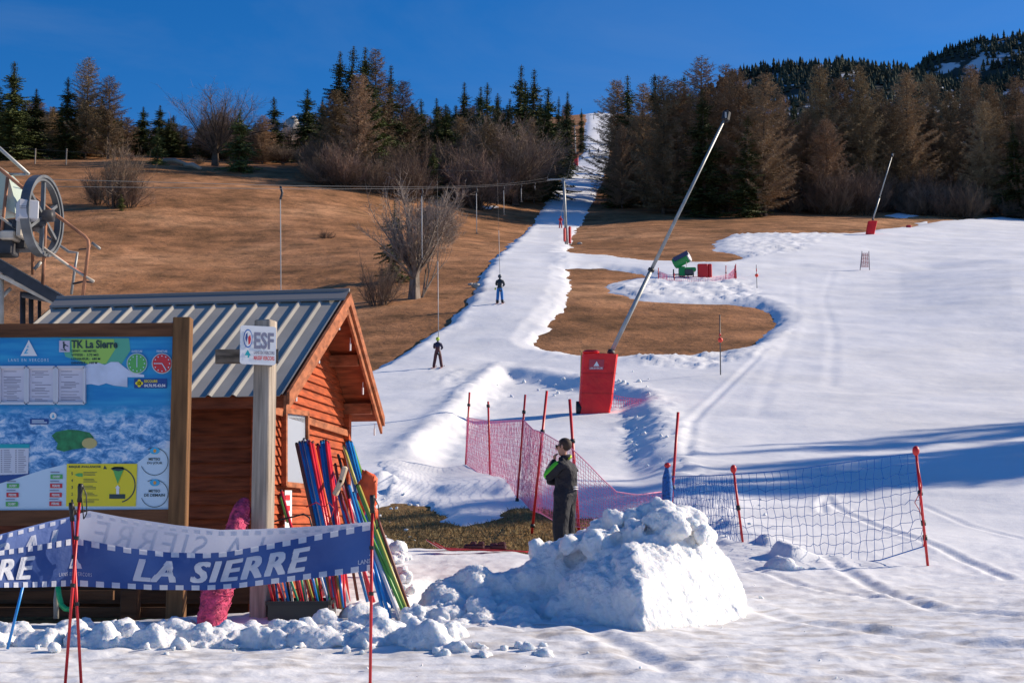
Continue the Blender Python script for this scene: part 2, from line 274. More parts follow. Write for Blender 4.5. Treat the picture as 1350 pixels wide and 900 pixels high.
# ------------------------------------------------------------ mesh builder
class MB:
    def __init__(s): s.v = []; s.f = []; s.m = []; s.cur = 0
    def add(s, vs, fs):
        o = len(s.v); s.v.extend([tuple(p) for p in vs]); s.f.extend([tuple(i+o for i in f) for f in fs]); s.m.extend([s.cur]*len(fs)); return s
    def box(s, c, size, rot=None, bev=0):
        c = Vector(c); hx, hy, hz = [k/2 for k in size]; rot = rot or Matrix.Identity(3)
        if bev > 0:
            b = min(bev, hx*.9, hy*.9, hz*.9); vs = []; 
            for sz, zz in ((-1, hz), (-1, hz-b), (1, hz-b), (1, hz)):
                i = b if zz == hz else 0
                q = [(hx-i-b, hy-i), (hx-i, hy-i-b), (hx-i, -hy+i+b), (hx-i-b, -hy+i), (-hx+i+b, -hy+i), (-hx+i, -hy+i+b), (-hx+i, hy-i-b), (-hx+i+b, hy-i)]
                vs += [c+rot @ Vector((x, y, sz*zz)) for x, y in q]
            fs = [tuple(range(7, -1, -1))[::-1], tuple(range(24, 32))]
            fs[0] = tuple(range(8))
            for k in range(3):
                for i in range(8): fs.append((k*8+i, k*8+(i+1) % 8, (k+1)*8+(i+1) % 8, (k+1)*8+i))
            return s.add(vs, fs)
        vs = [c+rot @ Vector((x*hx, y*hy, z*hz)) for x in (-1, 1) for y in (-1, 1) for z in (-1, 1)]
        return s.add(vs, [(0, 1, 3, 2), (4, 6, 7, 5), (0, 4, 5, 1), (2, 3, 7, 6), (0, 2, 6, 4), (1, 5, 7, 3)])
    def beam(s, p, q, w, h, up=(0, 0, 1)):
        p, q = Vector(p), Vector(q); d = (q-p); L = d.length; d.normalize(); sd = d.cross(Vector(up)).normalized(); u = sd.cross(d)
        return s.box((p+q)/2, (w, L, h), Matrix((sd, d, u)).transposed())
    def tube(s, pts, r, n=8, caps=True):
        pts = [Vector(p) for p in pts]; rs = r if isinstance(r, (list, tuple)) else [r]*len(pts); vs = []; prev = None
        for i, p in enumerate(pts):
            d = (pts[min(i+1, len(pts)-1)]-pts[max(i-1, 0)]).normalized()
            a = d.orthogonal().normalized() if prev is None else (prev - d*prev.dot(d)).normalized()
            prev = a; b = d.cross(a)
            for k in range(n): t = 2*math.pi*k/n; vs.append(p+(a*math.cos(t)+b*math.sin(t))*rs[i])
        fs = []
        for i in range(len(pts)-1):
            for k in range(n): fs.append((i*n+k, i*n+(k+1) % n, (i+1)*n+(k+1) % n, (i+1)*n+k))
        if caps: fs += [tuple(range(n-1, -1, -1)), tuple(range((len(pts)-1)*n, len(pts)*n))]
        return s.add(vs, fs)
    def ball(s, c, r, nu=12, nv=8, sc=(1, 1, 1)):
        c = Vector(c); vs = [c+Vector((0, 0, r*sc[2]))]
        for i in range(1, nv):
            for j in range(nu):
                a = math.pi*i/nv; b = 2*math.pi*j/nu; vs.append(c+Vector((r*sc[0]*math.sin(a)*math.cos(b), r*sc[1]*math.sin(a)*math.sin(b), r*sc[2]*math.cos(a))))
        vs.append(c-Vector((0, 0, r*sc[2]))); fs = []
        for j in range(nu): fs.append((0, 1+j, 1+(j+1) % nu)); fs.append((len(vs)-1, len(vs)-1-nu+(j+1) % nu, len(vs)-1-nu+j))
        for i in range(nv-2):
            for j in range(nu): a = 1+i*nu; fs.append((a+j, a+nu+j, a+nu+(j+1) % nu, a+(j+1) % nu))
        return s.add(vs, fs)
    def prism(s, poly, d):
        """poly: list of 3-D points (planar); d: extrusion vector"""
        d = Vector(d); n = len(poly); vs = [Vector(p) for p in poly]+[Vector(p)+d for p in poly]
        fs = [tuple(range(n-1, -1, -1)), tuple(range(n, 2*n))]+[(i, (i+1) % n, n+(i+1) % n, n+i) for i in range(n)]
        return s.add(vs, fs)
WLOC = {}
def link(o, parent=None):
    COL.objects.link(o)
    if parent is not None: o.parent = parent
    return o
def tag(o, label=None, cat=None, group=None, kind=None):
    if label: o['label'] = label
    if cat: o['category'] = cat
    if group: o['group'] = group
    if kind: o['kind'] = kind
    return o
def thing(name, loc, label, cat, group=None):
    o = bpy.data.objects.new(name, None); o.empty_display_size = .2; o.location = loc; COL.objects.link(o); WLOC[o.name] = Vector(loc)
    return tag(o, label, cat, group)
def obj(name, mb, mats, parent=None, smooth=False, label=None, origin=None):
    """world-space builder geometry -> one mesh object; the origin is its parent's, or origin"""
    base = WLOC[parent.name] if parent is not None else Vector(origin or (0, 0, 0))
    me = bpy.data.meshes.new(name); me.from_pydata([(Vector(v)-base) for v in mb.v], [], mb.f)
    for m in (mats if isinstance(mats, (list, tuple)) else [mats]): me.materials.append(m)
    me.polygons.foreach_set('material_index', mb.m)
    if smooth: me.polygons.foreach_set('use_smooth', [True]*len(mb.f))
    me.update(); o = bpy.data.objects.new(name, me)
    if parent is None: o.location = base
    link(o, parent); WLOC[o.name] = base
    if label: o['label'] = label
    return o
def npobj(name, V, Fq, mats, mi=None, smooth=False, parent=None):
    me = bpy.data.meshes.new(name); V = np.asarray(V, np.float32); Fq = np.asarray(Fq, np.int32); k = Fq.shape[1]
    me.vertices.add(len(V)); me.vertices.foreach_set('co', V.ravel()); me.loops.add(Fq.size); me.loops.foreach_set('vertex_index', Fq.ravel())
    me.polygons.add(len(Fq)); me.polygons.foreach_set('loop_start', np.arange(0, Fq.size, k, dtype=np.int32)); 
    for m in (mats if isinstance(mats, (list, tuple)) else [mats]): me.materials.append(m)
    if mi is not None: me.polygons.foreach_set('material_index', np.asarray(mi, np.int32))
    me.polygons.foreach_set('use_smooth', np.full(len(Fq), smooth)); me.update(calc_edges=True); me.validate()
    o = bpy.data.objects.new(name, me); link(o, parent); return o

# ------------------------------------------------------------ ground and snow sheets
def grid_faces(nl, na): 
    i = np.arange(nl*na).reshape(nl, na); return np.stack([i[:-1, :-1], i[:-1, 1:], i[1:, 1:], i[1:, :-1]], -1).reshape(-1, 4)
sub = (slice(None, None, 2), slice(None, None, 2))
V = np.stack([XX[sub], YY[sub], ZBg[sub]], -1); g = npobj('meadow', V.reshape(-1, 3), grid_faces(*V.shape[:2]), GRASS, smooth=True); tag(g, kind='structure')
V = np.stack([XX, YY, ZS], -1); fq = grid_faces(NL, NA); keep = (HS > -.18).ravel()[fq].any(1)
used = np.unique(fq[keep]); remap = np.zeros(NL*NA, np.int64); remap[used] = np.arange(len(used))
g = npobj('snow_field', V.reshape(-1, 3)[used], remap[fq[keep]], SNOW, smooth=True); tag(g, kind='structure')
# the ground to either side of, behind and beyond the view
def outer(name, a_list, l_list, m, dz=0):
    a, l = np.meshgrid(a_list, l_list, indexing='xy'); D = np.exp(l); q = bil(_qc, np.clip(a, A0, A1), np.clip(l, L0, L1), ca, cl)
    edge_z = bil(ZT, np.clip(a, A0, A1), np.clip(l, L0, L1), ga, gl) - dz
    V = np.stack([a*D, D, edge_z], -1); o = npobj(name, V.reshape(-1, 3), grid_faces(*V.shape[:2]), m, smooth=True); return tag(o, kind='structure')
ll = np.linspace(L0, math.log(95), 90)
outer('snow_field_beside', np.r_[np.linspace(A1, 1.5, 20), 2.5, 5, 30], ll, SNOW)
outer('meadow_beside', np.r_[-30, -5, -2.5, np.linspace(-1.5, A0, 20)], ll, SNOW).name = 'snow_field_beside'
ll2 = np.linspace(math.log(95), L1, 60)
outer('meadow_beside', np.r_[np.linspace(A1, 1.5, 12), 2.5, 5], ll2, GRASS); outer('meadow_beside', np.r_[-5, -2.5, np.linspace(-1.5, A0, 12)], ll2, GRASS)
mb = MB(); mb.add([(-60, -80, -.1), (60, -80, -.1), (60, 1.52, .03), (-60, 1.52, .03)], [(0, 1, 2, 3)]); tag(obj('snow_field_behind', mb, SNOW), kind='structure')
# ------------------------------------------------------------ trees
NEEDLE = mat('spruce_needles', (.065, .08, .024), .7, noise=(.6, .55, 4), spec=.2)
NEEDLE2 = mat('pine_needles', (.095, .11, .033), .7, noise=(.5, .5, 4), spec=.2)
TWIG_L = mat('larch_twigs', (.28, .20, .125), .9, noise=(.35, .35, 4), spec=.1)
TWIG_D = mat('bare_twigs', (.33, .25, .195), .9, noise=(.35, .3, 4), spec=.1)
BARK = mat('bark', (.10, .075, .06), .9, noise=(3, .4), spec=.1)
TWIG_B = mat('thicket_twigs', (.22, .155, .115), .9, noise=(.4, .35, 4), spec=.1)
TWIG_G = mat('grey_twigs', (.34, .27, .22), .9, noise=(.6, .3, 4), spec=.1)
BARKG = mat('grey_bark', (.22, .18, .15), .9, noise=(5, .5, 5, (1, 1, .3)), bump=(8, .6, .02, (1, 1, .3)), spec=.1)

def vary(m, lo, hi):
    t = m.node_tree; b = t.nodes['Principled BSDF']; src = b.inputs['Base Color'].links[0].from_socket; oi = t.nodes.new('ShaderNodeObjectInfo'); mr = t.nodes.new('ShaderNodeMapRange'); mr.inputs['To Min'].default_value = lo; mr.inputs['To Max'].default_value = hi
    h = t.nodes.new('ShaderNodeHueSaturation'); t.links.new(oi.outputs['Random'], mr.inputs['Value']); t.links.new(mr.outputs[0], h.inputs['Value']); mh = t.nodes.new('ShaderNodeMapRange'); mh.inputs['To Min'].default_value = .488; mh.inputs['To Max'].default_value = .512
    mu = t.nodes.new('ShaderNodeMath'); mu.operation = 'FRACT'; m7 = t.nodes.new('ShaderNodeMath'); m7.operation = 'MULTIPLY'; m7.inputs[1].default_value = 7.3; t.links.new(oi.outputs['Random'], m7.inputs[0]); t.links.new(m7.outputs[0], mu.inputs[0]); t.links.new(mu.outputs[0], mh.inputs['Value']); t.links.new(mh.outputs[0], h.inputs['Hue'])
    t.links.new(src, h.inputs['Color']); t.links.new(h.outputs[0], b.inputs['Base Color'])
for _m, _a, _b in ((NEEDLE, .7, 1.5), (NEEDLE2, .8, 1.3), (TWIG_L, .62, 1.45), (TWIG_D, .7, 1.25), (TWIG_B, .65, 1.25)): vary(_m, _a, _b)
def strips(P0, P1, w0, w1, rng):
    """thin tapered 3-sided twigs as two crossed quads (n segments)"""
    P0 = np.asarray(P0); P1 = np.asarray(P1); n = len(P0); d = P1-P0; rnd = rng.normal(size=(n, 3)); s = np.cross(d, rnd); s /= np.linalg.norm(s, axis=1)[:, None]+1e-9
    w0 = np.broadcast_to(w0, n)[:, None]; w1 = np.broadcast_to(w1, n)[:, None]
    V = np.stack([P0-s*w0/2, P0+s*w0/2, P1+s*w1/2, P1-s*w1/2], 1).reshape(-1, 3); Fq = np.arange(4*n).reshape(n, 4); return V, Fq
def tubes_np(segs, n=5):
    """segs: list of (p0, p1, r0, r1)"""
    V = []; Fq = []
    for p0, p1, r0, r1 in segs:
        p0 = np.array(p0); p1 = np.array(p1); d = p1-p0; d = d/(np.linalg.norm(d)+1e-9); a = np.cross(d, [.3, .9, .2] if abs(d[1]) < .9 else [1, 0, 0]); a /= np.linalg.norm(a); b = np.cross(d, a); o = len(V)
        for p, r in ((p0, r0), (p1, r1)):
            for k in range(n): t = 2*math.pi*k/n; V.append(p+(a*math.cos(t)+b*math.sin(t))*r)
        for k in range(n): Fq.append((o+k, o+(k+1) % n, o+n+(k+1) % n, o+n+k))
    return np.array(V), np.array(Fq)
def cat(parts):
    V = []; Fq = []; o = 0
    for v, f in parts: V.append(v); Fq.append(f+o); o += len(v)
    return np.concatenate(V), np.concatenate(Fq)
def mesh_np(name, VF, m):
    o = npobj(name, VF[0], VF[1], m); me = o.data; bpy.data.objects.remove(o); return me

def spruce(seed, H=18, rad=3.0, sparse=1.0):
    rad = rad*1.35
    rng = np.random.default_rng(seed); seg = []; zz = np.linspace(0, H, 9); px = np.cumsum(rng.normal(0, .04, (9, 2)), 0)*1.0
    for i in range(8):
        r = lambda z: .24*(1-z/H)+.02
        seg.append(((*px[i], zz[i]), (*px[i+1], zz[i+1]), r(zz[i]), r(zz[i+1])))
    trunk = tubes_np(seg, 7)
    A, B, W = [], [], []; z = .5
    while z < H-.15:
        t = z/H; env = rad*((1-t)**.78)*(.72+.28*math.sin(z*2.1+seed))*(1 if t > .08 else .8)
        nb = int(rng.integers(6, 9))
        for k in range(nb):
            if rng.random() > .93*sparse: continue
            az = 2*math.pi*(k+rng.random()*.7)/nb + z*1.7; L = env*rng.uniform(.6, 1.18)+.12; dr = -.32-.25*(1-t)+rng.normal(0, .08)
            if t > .8: dr += .35
            ns = max(2, int(L/.17)); ss = (np.arange(ns)+.5)/ns
            dirh = np.array([math.cos(az), math.sin(az), 0]); perp = np.array([-dirh[1], dirh[0], 0])
            base = np.outer(ss*L, dirh); base[:, 2] = z + ss*L*dr + (ss**2)*L*.22; base[:, :2] += [np.interp(z, zz, px[:, 0]), np.interp(z, zz, px[:, 1])]
            for side in (-1, 1, 0):
                l2 = (.20+.42*(1-ss*.8))*min(1, L*.5)*rng.uniform(.7, 1.2, ns)
                if side == 0:
                    tip = base + np.outer(l2*.5, dirh); tip[:, 2] -= l2*rng.uniform(.3, .8, ns)
                else:
                    tip = base + np.outer(l2*.75*side, perp) + np.outer(l2*.55, dirh); tip[:, 2] -= l2*rng.uniform(.1, .6, ns)
                A.append(base); B.append(tip); W.append(np.full(ns, .135))
        z += rng.uniform(.28, .42)*(.6+.4*(1-t))
    V1 = strips(np.concatenate(A), np.concatenate(B), np.concatenate(W), np.concatenate(W)*.45, rng)
    return mesh_np('trunk', trunk, BARK), mesh_np('crown', V1, NEEDLE), H
def larch(seed, H=18, rad=3.2):
    rad = rad*1.5
    rng = np.random.default_rng(seed); zz = np.linspace(0, H, 9); px = np.cumsum(rng.normal(0, .06, (9, 2)), 0)
    seg = [((*px[i], zz[i]), (*px[i+1], zz[i+1]), .22*(1-zz[i]/H)+.015, .22*(1-zz[i+1]/H)+.015) for i in range(8)]
    br = []; A, B, W = [], [], []; z = 1.2
    while z < H-.2:
        t = z/H; env = rad*(1-t)**.7*rng.uniform(.75, 1.1); nb = int(rng.integers(4, 7))
        if t < .2: env *= .6+2*t
        for k in range(nb):
            az = 2*math.pi*(k+rng.random())/nb+z*2.3; L = env*rng.uniform(.55, 1.15)+.15; up = rng.normal(.1+.55*t, .12)
            dirh = np.array([math.cos(az), math.sin(az), 0]); perp = np.array([-dirh[1], dirh[0], 0]); c0 = np.array([np.interp(z, zz, px[:, 0]), np.interp(z, zz, px[:, 1]), z])
            pts = [c0+dirh*L*s+np.array([0, 0, L*(up*s+.28*s*s-.18*s)]) for s in (0, .5, 1)]
            r0 = .035*(1-t)+.012; br += [(pts[0], pts[1], r0, r0*.6), (pts[1], pts[2], r0*.6, .006)]
            ns = max(3, int(L/.06)); ss = rng.random(ns)**.85; base = c0+np.outer(ss*L, dirh); base[:, 2] += L*(up*ss+.28*ss**2-.18*ss)
            sgn = rng.choice([-1, 1], ns); l2 = (.25+.65*(1-ss))*min(1, .35+L*.3)*rng.uniform(.5, 1.2, ns)
            tip = base+perp*(sgn*l2*.7)[:, None]+np.outer(l2*.7, dirh); tip[:, 2] += l2*rng.uniform(-.45, .3, ns)
            A.append(base); B.append(tip); W.append(np.full(ns, .045))
            # side twigs of the twigs
            for q in range(2):
                f = rng.uniform(.3, .9, ns)[:, None]; b2 = base+(tip-base)*f; t2 = b2+rng.normal(0, .16, (ns, 3))+dirh*.08; A.append(b2); B.append(t2); W.append(np.full(ns, .036))
        z += rng.uniform(.26, .42)
    V1 = strips(np.concatenate(A), np.concatenate(B), np.concatenate(W), np.concatenate(W)*.4, rng)
    return mesh_np('trunk', tubes_np(seg, 7), BARK), mesh_np('crown', cat([V1, tubes_np(br, 3)]), TWIG_L), H
def bare(seed, H=12, spread=.85, stems=1, levels=6, r0=.22, mtw=None, mbark=None, tw=.024, droop=0, ntw=9, lift=.25):
    rng = np.random.default_rng(seed); seg = []; A, B = [], []
    def grow(p, d, L, r, lv):
        n = 2; 
        for k in range(n):
            d2 = d+rng.normal(0, .12, 3); d2[2] += .03; d2 /= np.linalg.norm(d2); q = p+d2*L/n; rr = r*(.86 if k < n-1 else .74)
            (seg if lv <= 3 else fine).append((p, q, r, rr)); p, d, r = q, d2, rr
            if lv >= (3 if stems < 5 else 0):
                for _ in range(ntw if lv >= levels-1 else 2):
                    t = rng.normal(0, 1, 3); t /= np.linalg.norm(t); t = t*.75+d2*.8; t[2] += .12-droop; l = rng.uniform(.18, .6)*H/12
                    A.append(p.copy()); B.append(p+t*l); m = p+t*l*.5
                    for _ in range(2): A.append(m); B.append(m+(t*.5+rng.normal(0, .55, 3))*l*.6)
        if lv < levels:
            nb = 3 if lv in (0, 1, 3) else 2
            a0 = rng.random()*6.28
            for k in range(nb):
                az = a0+2*math.pi*k/nb+rng.normal(0, .3); side = np.cross(d, [math.cos(az), math.sin(az), .1]); side /= np.linalg.norm(side)+1e-9
                sp = spread*(.55+.12*lv)*rng.uniform(.6, 1.2); nd = d+side*sp; nd[2] += lift-.05*lv; nd /= np.linalg.norm(nd); grow(p.copy(), nd, L*rng.uniform(.68, .9), r*.72, lv+1)
    fine = []
    for s in range(stems):
        an = rng.random()*6.28; d = np.array([math.cos(an)*.35, math.sin(an)*.35, 1.0]) if stems > 1 else np.array([rng.normal(0, .05), rng.normal(0, .05), 1.0]); d /= np.linalg.norm(d)
        grow(np.array([rng.normal(0, .12), rng.normal(0, .12), 0])*(0 if stems == 1 else 1 if stems < 5 else 5), d, H*(.24 if stems == 1 else .22), r0, 0)
    T = strips(np.array(A), np.array(B), tw, tw*.5, rng); W = cat([T, tubes_np(fine, 3)])
    zmax = max(W[0][:, 2].max(), .1); k = H/zmax
    tr = tubes_np(seg, 6); tr[0][:] *= k; W[0][:] *= k
    return mesh_np('trunk', tr, mbark or BARK), mesh_np('crown', W, mtw or TWIG_D), H
def bush(seed, wide=1.0, H=5.0, nst=34, h0=0, tr0=.9, ks=1.0, m_tw=None, m_bk=None, rs=1.0, fine=3):
    rng = np.random.default_rng(seed); seg = []; A, B, W = [], [], []
    if h0: seg.append(((0, 0, 0), (.05, .02, h0), .30*rs, .20*rs))
    for k in range(nst):
        az = rng.random()*6.28; tilt = rng.random()**.8*1.0; p = np.array([math.cos(az), math.sin(az), 0])*rng.random()*tr0*wide+np.array([0, 0, h0*rng.uniform(.7, 1.0)]); d = np.array([math.cos(az)*math.sin(tilt)*wide, math.sin(az)*math.sin(tilt)*wide, math.cos(tilt)]); L = (H-h0)*rng.uniform(.55, 1.0)*(1-.25*tilt); n = 7; r = rng.uniform(.02, .045)*rs*(2.2 if h0 else 1); q = p
        for i in range(n):
            d2 = d/np.linalg.norm(d)+rng.normal(0, .13, 3); d2[2] += .10*i/n; d2 /= np.linalg.norm(d2); q2 = q+d2*L/n; seg.append((q, q2, r*(1-i/n)+.004, r*(1-(i+1)/n)+.004))
            if i >= 1:
                m = 9; b = q+(q2-q)*rng.random((m, 1)); t = d2*.9+rng.normal(0, .55, (m, 3)); t[:, 2] += .35; l = rng.uniform(.3, .95, (m, 1))*(1.15-i/n*.5)*ks; e = b+t*l; A.append(b); B.append(e); W.append(np.full(m, .016))
                for _ in range(fine): f = rng.random((m, 1))*.7+.25; b2 = b+(e-b)*f; e2 = b2+(t*.5+rng.normal(0, .45, (m, 3)))*l*.55; A.append(b2); B.append(e2); W.append(np.full(m, .012))
            q = q2; d = d2
    V1 = strips(np.concatenate(A), np.concatenate(B), np.concatenate(W)*1.3, np.concatenate(W)*.6, rng); z = V1[0][:, 2]; z[:] = np.maximum(z, .05)
    k = H/z.max(); V1[0][:] *= k; tr = tubes_np(seg, 4); tr[0][:] *= k
    return mesh_np('trunk', tr, m_bk or BARK), mesh_np('crown', V1, m_tw or TWIG_B), H
KIND = {'spruce': [spruce(1), spruce(2, rad=2.6), spruce(3, rad=3.5), spruce(4, rad=2.9, sparse=.85)],
        'larch': [larch(11), larch(12, rad=2.7), larch(13, rad=3.7), larch(14, rad=3.1)],
        'bare': [bush(52, .62, 11, 30, 2.0, .12, 1.7, TWIG_D, BARK, 1.3, 5), bush(53, .5, 11, 26, 1.6, .12, 1.6, TWIG_D, BARK, 1.3, 5), bush(54, .8, 11, 32, 1.8, .12, 1.7, TWIG_D, BARK, 1.3, 5)],
        'bush': [bush(31), bush(32, 1.25), bush(33, .8)]}
pine_me = []
for q in (spruce(5, H=10, rad=3.4, sparse=.9), spruce(6, H=10, rad=2.9)):
    q[1].materials[0] = NEEDLE2; pine_me.append(q)
KIND['pine'] = pine_me
TN = {'spruce': ('spruce_tree', 'spruce'), 'larch': ('larch_tree', 'larch'), 'bare': ('bare_tree', 'tree'), 'bush': ('bare_bush', 'bush'), 'pine': ('young_spruce', 'young spruce')}
rt = random.Random(7)
def tree(kind, x, y, H, label, group=None, var=None, wide=1.0, rot=None, sink=.15):
    q = KIND[kind][rt.randrange(len(KIND[kind])) if var is None else var]; nm, ct = TN[kind]
    t = thing(nm, (x, y, G(x, y)-sink), label, ct, group); s = H/q[2]
    
    if kind in ('spruce', 'larch', 'bare') and H < 18: wide *= min(1.6, (18/H)**.55)
    t.scale = (s*wide, s*wide, s); t.rotation_euler = (rt.gauss(0, .015), rt.gauss(0, .015), rt.uniform(0, 6.28) if rot is None else rot)
    for k, nm2 in ((0, 'trunk'), (1, 'crown')):
        o = bpy.data.objects.new(nm2, q[k]); link(o, t)
    return t
def tree_px(kind, u, D, vtop, label, group=None, **k):
    """stand a tree at forward distance D on the sight line column u, tall enough to reach vtop"""
    p = P(u, 300, D); x = p.x; z = G(x, D); H = P(u, vtop, D).z-z
    return tree(kind, x, D, max(H, 1.2), label, group, **k)
SK = [('spruce', 12, 212, 80, 'tall dark spruce at the far left edge of the wood'), ('spruce', 42, 216, 116, 'slim dark spruce second from the left edge of the wood'), ('spruce', -14, 214, 100, 'dark spruce cut off by the left edge of the photo'),
      ('spruce', 84, 218, 100, 'dark spruce leaning on the left side of the tall larch group'), ('larch', 108, 220, 74, 'tallest bare larch of the left group, rising above two spruces'), ('larch', 140, 219, 98, 'bare larch on the right flank of the tallest left larch'),
      ('larch', 64, 226, 140, 'smaller bare larch between the left spruces'), ('spruce', 186, 232, 140, 'small spruce left of the round bare tree, first of three'), ('spruce', 207, 230, 138, 'small spruce left of the round bare tree, middle of three'), ('spruce', 226, 236, 150, 'small spruce touching the round bare tree'),
      ('bare', 282, 216, 100, 'big round bare tree standing alone above the left meadow'), ('pine', 314, 206, 142, 'dark broad spruce in front of the round bare tree'), ('pine', 205, 208, 165, 'green young spruce at the edge of the left meadow'), ('larch', 345, 228, 150, 'thin larch right of the round bare tree'),
      ('spruce', 360, 232, 125, 'spruce with a dark tip left of the pale rock'), ('bare', 380, 240, 150, 'small bare tree beside the pale rock'), ('spruce', 402, 236, 116, 'airy spruce right of the pale rock'), ('spruce', 424, 238, 128, 'short spruce left of the tall spruce group'),
      ('spruce', 444, 214, 66, 'tall spruce on the left of the highest group'), ('spruce', 461, 218, 60, 'highest spruce in the middle of the tall group'), ('spruce', 480, 214, 60, 'tall spruce on the right of the highest group'), ('larch', 468, 206, 95, 'bare larch in front of the highest spruces'), ('larch', 497, 220, 66, 'tall pale larch behind the highest spruces'),
      ('spruce', 512, 222, 84, 'spruce on the right shoulder of the highest group'), ('larch', 530, 226, 104, 'bare larch at the right end of the highest group'), ('larch', 440, 209, 118, 'wide bare larch below the tallest spruces'), ('spruce', 494, 208, 116, 'lower green spruce in front of the tall group'),
      ('spruce', 556, 262, 130, 'small far spruce after the highest group'), ('spruce', 577, 266, 128, 'small far spruce in the dip of the skyline'), ('spruce', 612, 250, 106, 'dark spruce left of two close tips'), ('spruce', 632, 252, 112, 'dark spruce with close double tip, left one'), ('spruce', 643, 250, 109, 'dark spruce with close double tip, right one'), ('spruce', 659, 254, 122, 'short spruce left of the piste-side group'),
      ('spruce', 683, 236, 84, 'tallest spruce left of the piste, above the thicket'), ('spruce', 703, 238, 90, 'second tallest spruce left of the piste'), ('spruce', 694, 248, 106, 'spruce between the two tallest left of the piste'), ('spruce', 722, 244, 112, 'spruce sloping down towards the piste'), ('spruce', 668, 240, 128, 'low spruce at the foot of the piste-side group'),
      ('spruce', 737, 300, 126, 'far spruce beside the upper lift pylon'), ('spruce', 750, 310, 120, 'far spruce behind the upper lift pylon'), ('larch', 750, 330, 134, 'far larch right of the upper lift pylon'), ('spruce', 768, 400, 142, 'far spruce at the left edge of the top of the piste'), ('spruce', 714, 260, 128, 'shaded spruce at the wood edge left of the piste'),
      ('larch', 811, 400, 136, 'far larch at the right edge of the top of the piste'), ('larch', 816, 244, 106, 'larch first to the right of the piste'), ('spruce', 834, 242, 96, 'spruce second to the right of the piste'), ('larch', 850, 236, 110, 'bare larch between two spruces right of the piste'), ('larch', 876, 224, 98, 'broad brown larch behind the snow lance foot'),
      ('spruce', 866, 240, 94, 'dark spruce peeping over the broad brown larch'), ('larch', 902, 226, 104, 'brown larch left of the snow lance tip'), ('spruce', 905, 240, 98, 'spruce tip behind the larches left of the lance tip'), ('larch', 925, 224, 74, 'tallest brown larch left of the lance tip'), ('spruce', 930, 218, 116, 'dark spruce below the tallest brown larch'),
      ('larch', 958, 226, 84, 'brown larch right behind the lance tip'), ('larch', 985, 222, 92, 'wide brown larch right of the lance tip'), ('larch', 1010, 218, 96, 'brown larch with a pale trunk at the meadow edge'), ('larch', 1034, 232, 124, 'thin larch before the mountain ridge'), ('spruce', 1052, 250, 132, 'dark spruce before the mountain ridge'), ('spruce', 985, 216, 152, 'half-bare spruce at the meadow edge right of the lance'),
      ('larch', 1090, 238, 84, 'tall larch below the left mountain shoulder'), ('larch', 1118, 244, 100, 'larch second below the left mountain shoulder'), ('larch', 1140, 238, 86, 'tall larch below the mountain saddle'), ('larch', 1168, 250, 116, 'larch in the dip below the saddle'), ('larch', 1204, 244, 92, 'tall larch right of the saddle'), ('larch', 1182, 240, 130, 'lower larch behind the small lance'),
      ('larch', 1238, 250, 96, 'larch left of the old snow patch'), ('larch', 1262, 250, 118, 'larch standing by the old snow patch'), ('larch', 1288, 254, 86, 'tall larch with a dark trunk before the old snow patch'), ('larch', 1318, 258, 108, 'larch right of the old snow patch'), ('larch', 1346, 254, 98, 'larch at the right edge of the photo'), ('spruce', 1216, 262, 120, 'spruce hidden among the right larches'), ('spruce', 1076, 246, 130, 'dark spruce at the left of the right wood')]
for k, u, D, vt, lb in SK: tree_px(k, u, D, vt, lb, 'trees of the wood edge along the skyline', **({'wide': .8} if D >= 300 else {'wide': 1.3} if k == 'spruce' else {'wide': 1.2} if k == 'larch' else {'wide': 1.4, 'var': 0} if (k == 'bare' and vt == 100) else {}))
# the trees in the depth of the wood
FL = {'spruce': 'dark spruce in the depth of the wood', 'larch': 'brown larch in the depth of the wood', 'bare': 'bare grey-brown tree in the depth of the wood', 'bush': 'bare brown bush at the foot of the wood', 'pine': 'young green spruce at the foot of the wood'}
def deep(k, u, D):
    n_ = {'spruce': 'dark spruce', 'larch': 'brown larch', 'bare': 'bare grey-brown tree'}[k]
    where = 'left of the round bare tree' if u < 260 else 'between the round bare tree and the tallest spruces' if u < 430 else 'behind the central thicket' if u < 600 else 'just left of the piste' if u < 780 else 'just right of the piste' if u < 930 else 'behind the lance tip' if u < 1050 else 'under the mountain shoulder' if u < 1200 else 'at the far right'
    return f"{n_}, {'front row' if D < 255 else 'middle row' if D < 290 else 'back row'}, {where}"
def sky_v(u): return float(np.interp(u, [-100, 0, 60, 120, 160, 200, 280, 330, 400, 430, 480, 540, 600, 660, 700, 760, 790, 800, 860, 1000, 1060, 1350, 1500], [150, 135, 140, 125, 150, 165, 150, 165, 150, 140, 110, 140, 135, 135, 125, 140, 160, 155, 125, 122, 140, 120, 120]))
for i in range(285):
    side = rt.random()
    if side < .48: u = rt.uniform(-60, 735); D = rt.uniform(226, 330); 
    elif side < .55: u = rt.choice([rt.uniform(690, 748), rt.uniform(826, 860)]); D = rt.uniform(300, 470)
    else: u = rt.uniform(815, 1420); D = rt.uniform(228, 330)
    if u > 735 and D < 300 and u < 812: continue
    if 380 < u < 396 : continue
    k = rt.choices(['spruce', 'larch', 'bare'], [.5, .3, .2] if u < 760 else [.40, .52, .08])[0]
    if 1240 < u < 1345 and rt.random() < .6: continue
    tree_px(k, u, D, sky_v(u)+rt.uniform(2, 40), deep(k, u, D), 'trees deep in the wood', wide=rt.uniform(1.1, 1.45) if not (690 < u < 870) else .8)
